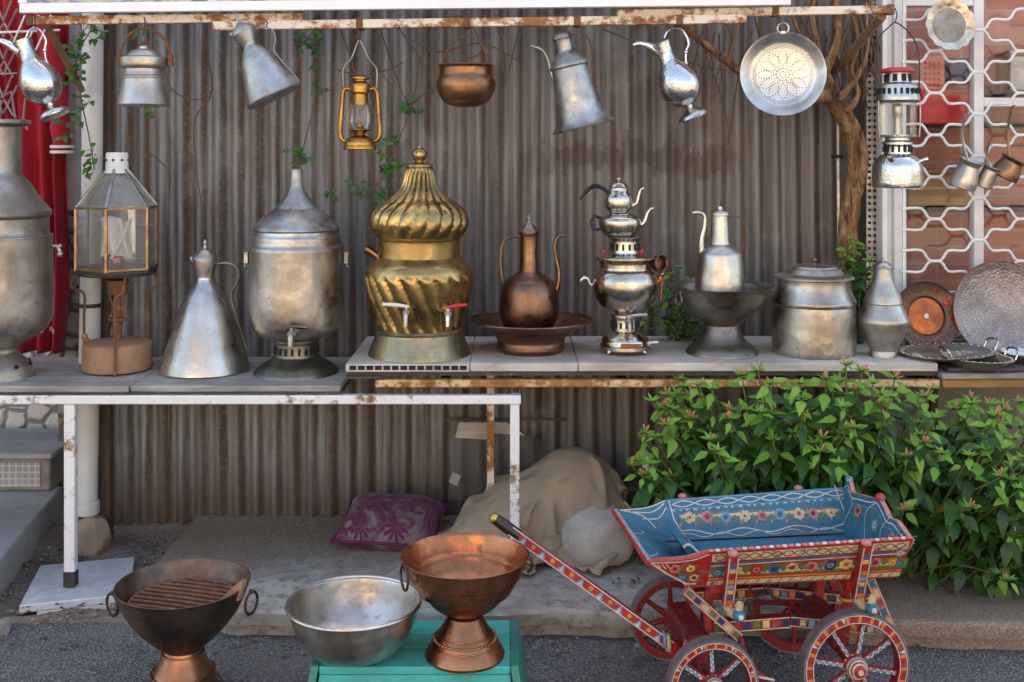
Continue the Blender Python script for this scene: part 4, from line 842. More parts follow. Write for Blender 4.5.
v = silver_ewer('polished silver ewer tilted against the red robe, leftmost of the hanging row', 55.4, 116, -24, [(22,51),(12,46),(1,41),(-8,42)], [(26,38),(30,30),(39,29),(46,40),(45,50),(47,62),(57,76)]); hook(v, 34, 29, 14)
v = silver_ewer('polished silver ewer with curled handle hanging between coffee pot and round strainer', 694, 118, -24.2, [(661,51),(652,47),(641,43.5),(633,45)], [(664,38),(669,30),(681,29),(688.5,42),(686,52),(687,66),(697,80)]); hook(v, 679, 29, 19)
cy = 106; v = V('milk_can', 'squat tin milk can with arched iron bail hanging near the downpipe', 'can', 144, cy, YH, 0, GH)
b = MB(); b.lathe([(0, .004)]+v.prof([(26.5,cy),(27.3,cy-1.5,1),(26,100),(23,89),(21.3,79,1),(21.9,78),(21,76.5,1),(21.6,75),(20.8,73.5,1),(20.5,69.5,1),(23.5,67.5),(24.5,65,1),(24.8,60),(24.5,58,1),(22,57)]), 56); b.build('body', 'tin', v.root)
b = MB(); b.lathe(v.prof([(23,58),(18,56.5,1),(17,54.5),(13,51),(8,49.3,1),(5.5,48.8,1),(5,46),(0,45.4)]), 40); b.build('lid', 'tin', v.root)
b = MB(); b.tube(v.pts([(120,60),(121,50),(127,37),(137,29.5),(144,28),(152,29.5),(162,37),(169,48),(171,60)]), .0048, 8); [b.box((v.P(px, 66)-Vector((.008, .008, 0))), (v.P(px, 55)+Vector((.008, .008, 0)))) for px in (119.5, 170.5)]; b.build('bail', 'rust', v.root); hook(v, 144, 29, 17)
v = V('hanging_jug', 'dull grey conical jug hanging tilted left of the amber lantern', 'jug', 275, 97, 3.86, -26, GH)
b = MB(); b.lathe([(0, .004)]+v.prof([(29.3,0),(30,1.5,1),(29,4),(22,26),(16.5,42.5,1),(15.3,45,1),(11,51.5),(8,56,1),(7.6,58),(10.3,66),(12,71,1)], along=True), 56); b.build('body', 'zinc', v.root)
b = MB(); b.lathe(v.prof([(12.4,71),(12,73.5,1),(9,77.5),(4,81),(2,82.5,1),(1.4,86),(2,88.5),(0,90.5)], along=True), 28); b.build('lid', 'zinc', v.root)
b = MB(); b.tube(v.pts([(241,41),(235,36),(230,34)]), [.018,.013,.007], 10); b.build('spout', 'zinc', v.root)
b = MB(); b.tube(v.pts([(250,33),(257,29),(266,27),(273,31),(275.5,40),(274,50),(281,60),(291,71),(299,81)]), .0045, 8, flat=.55); b.build('handle', 'tin', v.root); hook(v, 266, 27, 20)

# amber hurricane lantern
cy = 150; v = V('hurricane_lantern', 'amber yellow hurricane oil lantern with a wire bail hanging mid row', 'lantern', 360, cy, YH, 0, GH)
b = MB(); b.lathe([(0, .002)]+v.prof([(15.5,cy),(16.8,149,1),(16.8,146.5,1),(16,145.5),(15.5,141.5),(12,138),(7,136.3),(5,134,1),(5,131.5)]), 48, dent=.003); b.build('tank', 'orange_metal', v.root)
b = MB(); b.lathe(v.prof([(4.5,134),(8,131.5,1),(11.5,130,1),(11,129,1),(3.5,128),(3,124),(0,123.5)]), 32); b.build('burner', 'orange_metal', v.root)
b = MB(); b.lathe(v.prof([(8,129.5),(10.2,123),(10.6,117),(9.6,109),(8.6,104)]), 36, dent=0); b.build('globe', 'lamp_glass', v.root)
b = MB(); b.lathe(v.prof([(8.8,105),(8.6,103,1),(8,96),(8.2,94,1),(10,92.5,1),(10,86),(9,83.5,1),(6.5,82),(6,80,1),(10,79,1),(10.2,77.5,1),(4,76),(0,75.5)]), 36, dent=.003); b.build('hood', 'orange_metal', v.root)
b = MB()
for sx in (-1, 1): b.tube(v.pts([(360+sx*12,141),(360+sx*17,140),(360+sx*19.8,133),(360+sx*19,118),(360+sx*17.6,98),(360+sx*16.5,91),(360+sx*13,88.5),(360+sx*9.5,89.5)]), .0082, 12)
b.build('side_tube', 'orange_metal', v.root)
b = MB(); b.tube(v.pts([(344,90),(343,80),(343.5,68),(351.5,58),(357,44),(359.5,40),(362,44),(368.5,58),(376,68),(377,80),(376,90)]), .0022, 6); b.build('bail', 'tin', v.root)
b = MB(); [b.tube(v.pts([(352+i, 130, -.035), (350+i*.6, 117, -.042), (353+i, 103, -.032)]), .0016, 6) for i in (0, 16)]; b.build('wire_guard', 'orange_metal', v.root); hook(v, 359.5, 40, 24)

cy = 107; v = V('copper_pot', 'round copper cooking pot hanging by its bail beside the amber lantern', 'pot', 466, cy, YH, 0, GH)
b = MB(); b.lathe(shell(v.prof([(10,cy),(20,103.5),(26.5,96),(29.5,87),(29,80.5),(26.6,76,1),(26,74),(26,68),(27.6,66,1),(27.8,64.8,1)]), .002), 56, dent=.01); b.build('body', 'copper_dark2', v.root) if False else None
M['copper_mid'] = metal('mottled_copper', (.40,.19,.10), (.27,.13,.07), (.18,.12,.055), .26, .48, 8, .45); b.build('body', 'copper_mid', v.root)
b = MB(); b.tube(v.pts([(443,69),(444,60),(450,46),(458,38.5),(466,36),(474,38.5),(482,46),(487,57),(489,69)]), .0034, 8); [b.box(v.P(px, 76)-Vector((.006, .009, 0)), v.P(px, 65)+Vector((.006, .009, 0))) for px in (438.5, 493.5)]; b.build('bail', 'rust', v.root); hook(v, 466, 36, 22)

v = V('tin_coffee_pot', 'dull galvanised coffee pot with flared foot and thin spout hanging tilted', 'coffee pot', 584, 127.5, YH, -13.6, GH)
b = MB(); b.lathe([(0, .004)]+v.prof([(31.5,0),(32.3,1.5,1),(28,5),(24.8,11),(23.2,18),(21.5,36),(19.2,56),(18.6,61,1),(20,63),(19.6,65,1),(14,72),(9.2,77.5,1),(8.6,80),(9,89),(10.5,92,1)], along=True), 56, dent=.012); b.build('body', 'zinc', v.root)
b = MB(); b.lathe(v.prof([(11,91.5),(10.5,93.5,1),(8.5,96.5),(3,98.5),(0,99)], along=True), 28); b.build('lid', 'zinc', v.root)
b = MB(); b.tube(v.pts([(557,86),(551.5,73),(548,60),(542,50),(531,46)]), [.012,.008,.006,.0055,.005], 10); b.build('spout', 'zinc', v.root)
b = MB(); b.tube(v.pts([(570,37),(580,32.5),(588,37),(591,50),(592,68),(597,88)]), .0045, 8, flat=.6); b.build('handle', 'rust', v.root); hook(v, 580, 33, 19)

# round strainer
p = W(783, 73.5, YH); t_ = thing('round_strainer', 'round shallow tin strainer with punched rosette, hanging by a ring', 'strainer', p, (R(88), 0, R(-13)), GH); s = YH/F
b = MB(); b.lathe([(0, -.034), (30*s, -.034), (34*s, -.028), (39.5*s, -.004), (42*s, .0), (42.4*s, -.002), (40*s, -.007), (34.5*s, -.032), (30*s, -.038), (0, -.038)], 72, dent=.003); b.build('pan', 'tin_bright', t_)
b = MB()
def dot(x, y, r=.0021):
    o_ = len(b.v); b.add([(x+r*math.cos(k*1.047), y+r*math.sin(k*1.047), -.0334) for k in range(6)], [tuple(range(6))])
for rr in (3, 6, 27.5, 29.3):
    n = int(rr*3.2); [dot(rr*s*math.cos(2*PI*k/n), rr*s*math.sin(2*PI*k/n)) for k in range(n)]
for k in range(12):
    a = 2*PI*k/12
    for j in range(9):
        u = j/8; w_ = .24*math.sin(u*PI); rr = 7+19*u
        for sg in (-1, 1): dot(rr*s*math.cos(a+sg*w_), rr*s*math.sin(a+sg*w_))
b.build('punched_holes', 'black', t_)
b = MB(); b.ring((0, 45.5*s, -.002), 5.5*s, .0036, 'z', 24); b.box((-.008, 40*s, -.006), (.008, 42.5*s, .004)); b.build('hanging_ring', 'tin_bright', t_)
# scalloped tray on the window
p = W(950, 25, 4.33); t_ = thing('scalloped_tray', 'small cream scalloped tray tied high on the window bars', 'tray', p, (R(86), 0, R(6))); s = 4.33/F
b = MB(); b.lathe([(0, -.006), (18*s, -.005), (20*s, .003), (24.5*s, .008), (25*s, .006), (20*s, -.001), (18*s, -.010), (0, -.010)], 96, mod=lambda r, z, a: r*(1+(.06*abs(math.cos(7*a)) if r > 19*s else 0)), dent=.003); M['cream_metal'] = metal('cream_tin', (.78,.68,.52), (.62,.52,.38), (.3,.24,.17), .3, .5, 16, .4); b.build('plate', 'cream_metal', t_)
b = MB(); b.lathe([(0, -.0045), (17.4*s, -.004)], 48, dent=0); b.build('mirror_centre', 'pewter', t_)

# pressure lantern with red cap
cy = 187.5; v = V('pressure_lantern', 'chrome pressure lantern with red enamel cap hanging beside the window', 'lantern', 897.5, cy, YH, 0, GH)
b = MB(); b.lathe([(0, .002)]+v.prof([(25,cy),(25.8,186,1),(25.8,171),(24.5,163),(20,157),(14,154,1),(13.8,152),(14,146),(16,144.5,1),(16,142.5,1),(13,140.5),(13,138,1),(20,136.5,1),(20.3,135,1)]), 56, dent=.003); bs = b.build('tank', 'silver', v.root)
b = MB(); b.lathe(v.prof([(19.3,135.5),(19.6,101.5)]), 40, dent=0); b.build('globe', 'lamp_glass', v.root)
b = MB(); b.lathe(v.prof([(4,136),(3.5,120),(5,112),(4.5,105),(0,103)]), 24); b.build('burner_tube', 'tin_bright', v.root)
b = MB(); b.lathe(v.prof([(20,102),(22.8,100.5,1),(22.8,98,1),(21.5,93),(20,86,1),(18.5,84.5),(13.5,82.5,1),(12.5,75),(13,72.5,1)]), 48, dent=.003); hd = b.build('hood', 'tin_bright', v.root)
b = MB(); b.lathe(v.prof([(12,73),(17.2,72.6),(17.9,71,1),(17.2,69.4,1),(10,67.6),(0,67)]), 40); b.build('cap', 'red_enamel', v.root)
for (yy, rr, n, h, w_) in ((91.5, 21.5, 22, .010, .0042), (149, 14.1, 14, .011, .004), (78, 13, 9, .013, .008)):
    b = MB()
    for k in range(n):
        a = 2*PI*k/n; st = len(b.v); b.box((-w_, -.001, -h), (w_, .004, h)); b.xform(Matrix.Translation((rr*v.s*math.cos(a), rr*v.s*math.sin(a), (cy-yy)*v.s)) @ Matrix.Rotation(a+PI/2, 4, 'Z'), st)
    b.build('vent_slot', 'black', v.root)
for sx in (-1, 1): b = MB(); b.tube(v.pts([(897.5+sx*19.8, 137, -.02), (897.5+sx*20.8, 118, -.02), (897.5+sx*20.5, 101, -.02)]), .0028, 6); b.build('guard_wire', 'tin', v.root)
b = MB(); b.tube(v.pts([(912,163,-.04),(918,160,-.05),(922,159,-.05)]), [.010,.007,.009], 10); b.tube(v.pts([(886,160,-.06),(884,156,-.07)]), .012, 10, sub=0); b.build('pump_knob', 'silver', bs)
b = MB(); b.tube(v.pts([(876.5,97),(875,75),(875.5,50),(880,36),(888,28),(895,22.5),(903,27),(912,36),(918.5,52),(919.5,75),(918.5,97)]), .0026, 6); b.build('bail', 'iron', v.root); hook(v, 895, 22.5, 8)

# small coffee cups with long handles, hung on the grille
GC = 'long handled cups hung on the window bars'
def cup(label, rim, base, hr, hb, handle, mat, hm):
    Y = 4.28; dx, dy = rim[0]-base[0], base[1]-rim[1]; tl = math.degrees(math.atan2(dx, dy)); v = V('coffee_cup', label, 'coffee cup', base[0], base[1], Y, tl, GC); L = math.hypot(dx, dy)
    v.root.rotation_euler = (R(14), v.a, 0)
    b = MB(); b.lathe(shell(v.prof([(hb*.9,0),(hb,1.2,1),(hb*.97,L*.3),(hr*.86,L*.75),(hr*.84,L*.86),(hr,L),(hr*1.02,L+.2,1)], along=True), .0018), 40); b.build('body', mat, v.root)
    b = MB(); p0 = v.P(*rim, .0); b.tube([p0+Vector((0, hr*v.s*.9, -.006)), v.P(handle[0], (handle[1]+rim[1])/2, hr*v.s*1.0), v.P(handle[0], handle[1], hr*v.s*.8)], [.006,.005,.006], 8); b.tube([v.P(handle[0], handle[1], hr*v.s*.8), v.P(handle[0]+1, handle[1]-3, hr*v.s*.3), v.P(handle[0], handle[1]-1, -.004)], .0028, 6); b.build('handle', hm, v.root)
cup('tin coffee cup with wide base and straight pale handle, leftmost on the grille', (969,160), (961,187), 12.5, 15, (962,114), 'tin', 'tin_bright')
cup('small slim tin cup hanging between the two larger cups on the grille', (990,166), (983,187), 10, 9.5, (987,146), 'tin', 'tin')
cup('brown copper coffee cup with brass handle at the right end of the grille', (1012,158), (1003,177), 14, 15.5, (1008.5,108), 'copper_dark', 'brass')

# ------------------------------------------------------------------ foreground pots
cy = 698; Yg = EYE*F/(cy-HZ); v = V('brazier', 'dark footed brazier bowl with a rusty grate at the front left', 'brazier', 183, cy, Yg)
b = MB(); b.lathe([(0, .001)]+v.prof([(40,cy),(39.5,694,1),(35,682),(32,674),(28,667,1),(27,665),(22,655),(19.3,648,1)]), 64); b.build('pedestal', 'copper_foot', v.root) if False else None
M['copper_foot'] = metal('brown_copper', (.46,.2,.1), (.31,.14,.075), (.14,.08,.05), .28, .48, 8, .35); ped = b.build('pedestal', 'copper_foot', v.root)
b = MB()
for yy, rr in ((686, 37.5), (671, 31), (651, 20.5)): b.ring((0, 0, (cy-yy)*v.s), rr*v.s, .0028, 'z', 56)
b.build('raised_ring', 'copper_foot', ped)
b = MB(); b.lathe(shell(v.prof([(19,649),(21,643.5),(27,641.5,1),(35,635),(46,624),(54,613.5,1),(56,611),(63,597),(67.5,585),(69,582.5,1)]), .004), 72, dent=.008); b.build('bowl', 'brazier_iron', v.root) if False else None
M['brazier_iron'] = metal('sooty_copper', (.24,.155,.11), (.15,.10,.078), (.07,.055,.048), .36, .6, 8, .35); b.build('bowl', 'brazier_iron', v.root)
b = MB(); zg = (cy-600)*v.s; b.ring((0, 0, zg), 52*v.s, .006, 'z', 48)
for k in range(-5, 6):
    d = k*9.2*v.s; h = math.sqrt(max((51.5*v.s)**2-d*d, 0)); st = len(b.v); b.tube([(-h, d, zg+.004), (0, d, zg+.006), (h, d, zg+.004)], .0062, 7, sub=3); b.xform(Matrix.Rotation(R(-16), 4, 'Z'), st)
b.build('grate', 'rust', v.root)
b = MB(); b.lathe(v.prof([(0,603),(48,603.2)]), 40, dent=0); b.build('ash_plate', 'rust_dark', v.root) if False else None
M['ash'] = m_dirt('ash_bed', (.14,.105,.085), (.075,.055,.045), (.2,.17,.15)); b.build('ash_bed', 'ash', v.root)
b = MB(); b.prism([(0, 0), (-.055, .004), (-.006, .05), (.012, .06), (.014, .045)], -.012, .012); b.xform(Matrix.Translation((62*v.s, -.055, (cy-592)*v.s)) @ Matrix.Rotation(R(-15), 4, 'Z')); b.build('spout_plate', 'rust_tan', v.root)
for sx, yy in ((-1, 592), (1, 590)):
    b = MB(); b.ring((0, 0, -.03), .032, .0042, 'x', 24); b.ball((0, 0, .004), .0075); b.xform(Matrix.Translation((sx*69.3*v.s, -.012, (cy-yy-1)*v.s)) @ Matrix.Rotation(R(48 if sx < 0 else -20), 4, 'Z')); b.build('ring_handle', 'iron', v.root)

ZS = .2; YS0 = (EYE-ZS)*F/(667-HZ)
t_ = thing('turquoise_stool', 'low turquoise painted stool carrying the two bowls', 'stool', W(413.5, 667, YS0)-Vector((0, -.14, ZS))); x0, x1 = (319-413.5)*YS0/F, (510-413.5)*YS0/F
for i, (ya, yb) in enumerate(((-.14, -.02), (-.016, .075), (.079, .17))):
    b = MB(); b.box((x0, ya, ZS-.022), (x1, yb, ZS-.0005*i)); b.build('plank', 'turquoise', t_, bev=.003)
for sx in (-1, 1):
    xx = x0-.001 if sx < 0 else x1+.001
    b = MB(); b.add([(xx, -.138, ZS+.002), (xx+sx*.022, -.138, ZS+.002), (xx+sx*.055, -.19, 0), (xx+sx*.034, -.19, 0), (xx, .17, ZS+.002), (xx+sx*.022, .17, ZS+.002), (xx+sx*.055, .21, 0), (xx+sx*.034, .21, 0)], [(0,1,2,3), (7,6,5,4), (0,4,5,1), (1,5,6,2), (2,6,7,3), (3,7,4,0)]); b.build('side_board', 'turquoise_dark', t_, bev=.002)
b = MB(); b.add([(x0, -.136, ZS-.024), (x1, -.136, ZS-.024), (x1+.02, -.15, .05), (x0-.02, -.15, .05), (x0, -.116, ZS-.024), (x1, -.116, ZS-.024), (x1+.02, -.13, .05), (x0-.02, -.13, .05)], [(0,3,2,1), (4,5,6,7), (0,1,5,4), (1,2,6,5), (2,3,7,6), (3,0,4,7)]); b.build('apron', 'turquoise', t_, bev=.002)

cy = 653; Y_ = (EYE-ZS)*F/(cy-HZ); v = V('steel_basin', 'wide plain tin basin on the left of the turquoise stool', 'basin', 354, cy, Y_)
b = MB(); b.lathe(shell(v.prof([(30,cy),(33,652,1),(45,646),(55,634),(61.5,620),(65,606),(66,603,1)]), .002), 80, dent=.004); b.build('bowl', 'tin', v.root)
b = MB(); b.ring((0, 0, (cy-602)*v.s), 66.3*v.s, .005, 'z', 72); b.build('rolled_rim', 'tin_bright', v.root)
cy = 655; Y_ = (EYE-ZS)*F/(cy-HZ); v = V('copper_pedestal_bowl', 'bright copper footed bowl with a flared foot on the turquoise stool', 'bowl', 465, cy, Y_)
b = MB(); b.lathe([(0, .001)]+v.prof([(39.5,cy),(40,652.5,1),(36.5,646),(33,641,1),(32.5,639,1),(28,634,1),(26,631),(20.5,621),(17.5,615,1)]), 64); ped = b.build('pedestal', 'copper', v.root)
b = MB()
for k in range(46): a = 2*PI*k/46; b.ball((30.6*v.s*math.cos(a), 30.6*v.s*math.sin(a), (cy-636.5)*v.s), .0048, 0, 8)
for yy, rr in ((641, 33.3), (632, 27)): b.ring((0, 0, (cy-yy)*v.s), rr*v.s, .0022, 'z', 56)
b.build('beading', 'copper', ped)
b = MB(); b.lathe(shell(v.prof([(16.5,615.5),(19,611.5),(29,606),(36,599.5),(40.5,593,1),(46.5,590,1),(51.5,581),(53.5,575.5,1),(57.5,573,1),(60.5,564),(63,556.5),(64.4,554.5,1)]), .003), 72, dent=.006); b.build('bowl', 'copper', v.root)
b = MB(); b.ring((-64*v.s, -.01, (cy-567)*v.s), .034, .0038, 'x', 24); b.ball((-62.5*v.s, -.01, (cy-558)*v.s), .009); b.xform(Matrix.Rotation(R(22), 4, 'Z')); b.build('ring_handle', 'iron', v.root)
b = MB(); b.tube(v.pts([(526,557),(531,559),(532,567),(527.5,573)]), .0042, 8); b.build('hook_handle', 'iron', v.root)

# ------------------------------------------------------------------ marble tiles, cushion, sacks, plank, pane
b = MB(); c4 = [W(p[0], p[1], EYE*.985*F/(p[1]-HZ)) for p in ((19,613),(130,601),(135,563),(40,572))]; b.add([(q.x, q.y, .022) for q in c4]+[(q.x, q.y, .05) for q in c4], [(3,2,1,0),(4,5,6,7),(0,1,5,4),(1,2,6,5),(2,3,7,6),(3,0,4,7)]); tag(b.build('marble_slab', 'marble', bev=.004), 'pale grey marble slab under the white table leg', 'slab')
b = MB(); b.add([(q.x*.985+.03, q.y+.015, .0) for q in c4]+[(q.x*.985+.03, q.y+.015, .0212) for q in c4], [(3,2,1,0),(4,5,6,7),(0,1,5,4),(1,2,6,5),(2,3,7,6),(3,0,4,7)]); tag(b.build('marble_slab', 'marble', bev=.003), 'lower marble slab peeping out beneath the top slab', 'slab')
for o_ in tL.children:
    if o_.name.startswith('leg') and o_.children: o_.children[0].location.z = .02

def pillow(w, d, h, n=3.2):
    b = MB(); N_ = 40
    def fn(sg):
        def f(u, q):
            x, y = 2*u-1, 2*q-1; e = max(0, (1-abs(x)**3.2))*max(0, (1-abs(y)**3.2)); t_ = h/2*e**.5
            k = 1-.06*(1-abs(y))*abs(x)**4-.0; z = sg*t_+.012*noise.noise(Vector((x*2.2, y*2.2, 1)))*e+.006*noise.noise(Vector((x*6, y*6, sg)))*e
            return Vector((x*w/2*(1-.07*(1-y*y)), y*d/2*(1-.07*(1-x*x)), z))
        return f
    b.grid(N_, N_, fn(1)); b.grid(N_, N_, fn(-1)); return b
Y_ = 4.34; p = W(391, 540, Y_); t_ = thing('cushion', 'purple cushion printed with pale flowers lying on the ledge', 'cushion', (p.x, 4.36, .165), (R(11), R(2), R(-5)))
pillow(.39, .31, .17).build('cover', 'cushion', t_, sharp=0)
b = MB(); pp = [(.2*(1-.07*(1-y*y))*x_, .165*(1-.07*(1-x_*x_))*y, .002) for x_, y in [(c/8, -1) for c in range(-8, 9)]+[(1, c/8) for c in range(-7, 9)]+[(c/8, 1) for c in range(7, -9, -1)]+[(-1, c/8) for c in range(7, -9, -1)]]; b.tube(pp, .005, 6, sub=0); b.build('piping', 'cushion_trim', t_)

def sack(name, label, c, sq, seed, mat):
    b = MB(); b.ball((0, 0, 0), 1, 0, 48, sq)
    for i, q in enumerate(b.v):
        d = Vector((q.x/sq[0], q.y/sq[1], q.z/sq[2])); k = .10*noise.noise(d*1.6+Vector((seed, 0, 0)))-.035*(1-2*abs(noise.noise(d*1.8+Vector((seed, 3, 0)))))**3-.018*(1-2*abs(noise.noise(Vector((d.x*3, d.y*7, d.z*7))+Vector((seed, 9, 0)))))**2
        q = Vector((math.copysign(abs(d.x)**.85, d.x)*sq[0], math.copysign(abs(d.y)**.85, d.y)*sq[1], math.copysign(abs(d.z)**.85, d.z)*sq[2]))*(1+k); q.z = max(q.z, -sq[2]*.78); b.v[i] = q
    return b
b = sack('', '', 0, (.145, .15, .12), 4, 0); t_ = thing('grain_sack', 'plump pale grey sack sticking out from under the khaki canvas', 'sack', ((596-512)*4.15/F, 4.17, .095+.092)); b.build('sack_body', 'sack', t_, sharp=0)
b = MB(); b.tube([(.12, -.05, .06), (.135, -.02, .09), (.11, .02, .115)], .006, 6); b.build('seam', 'canvas', t_)
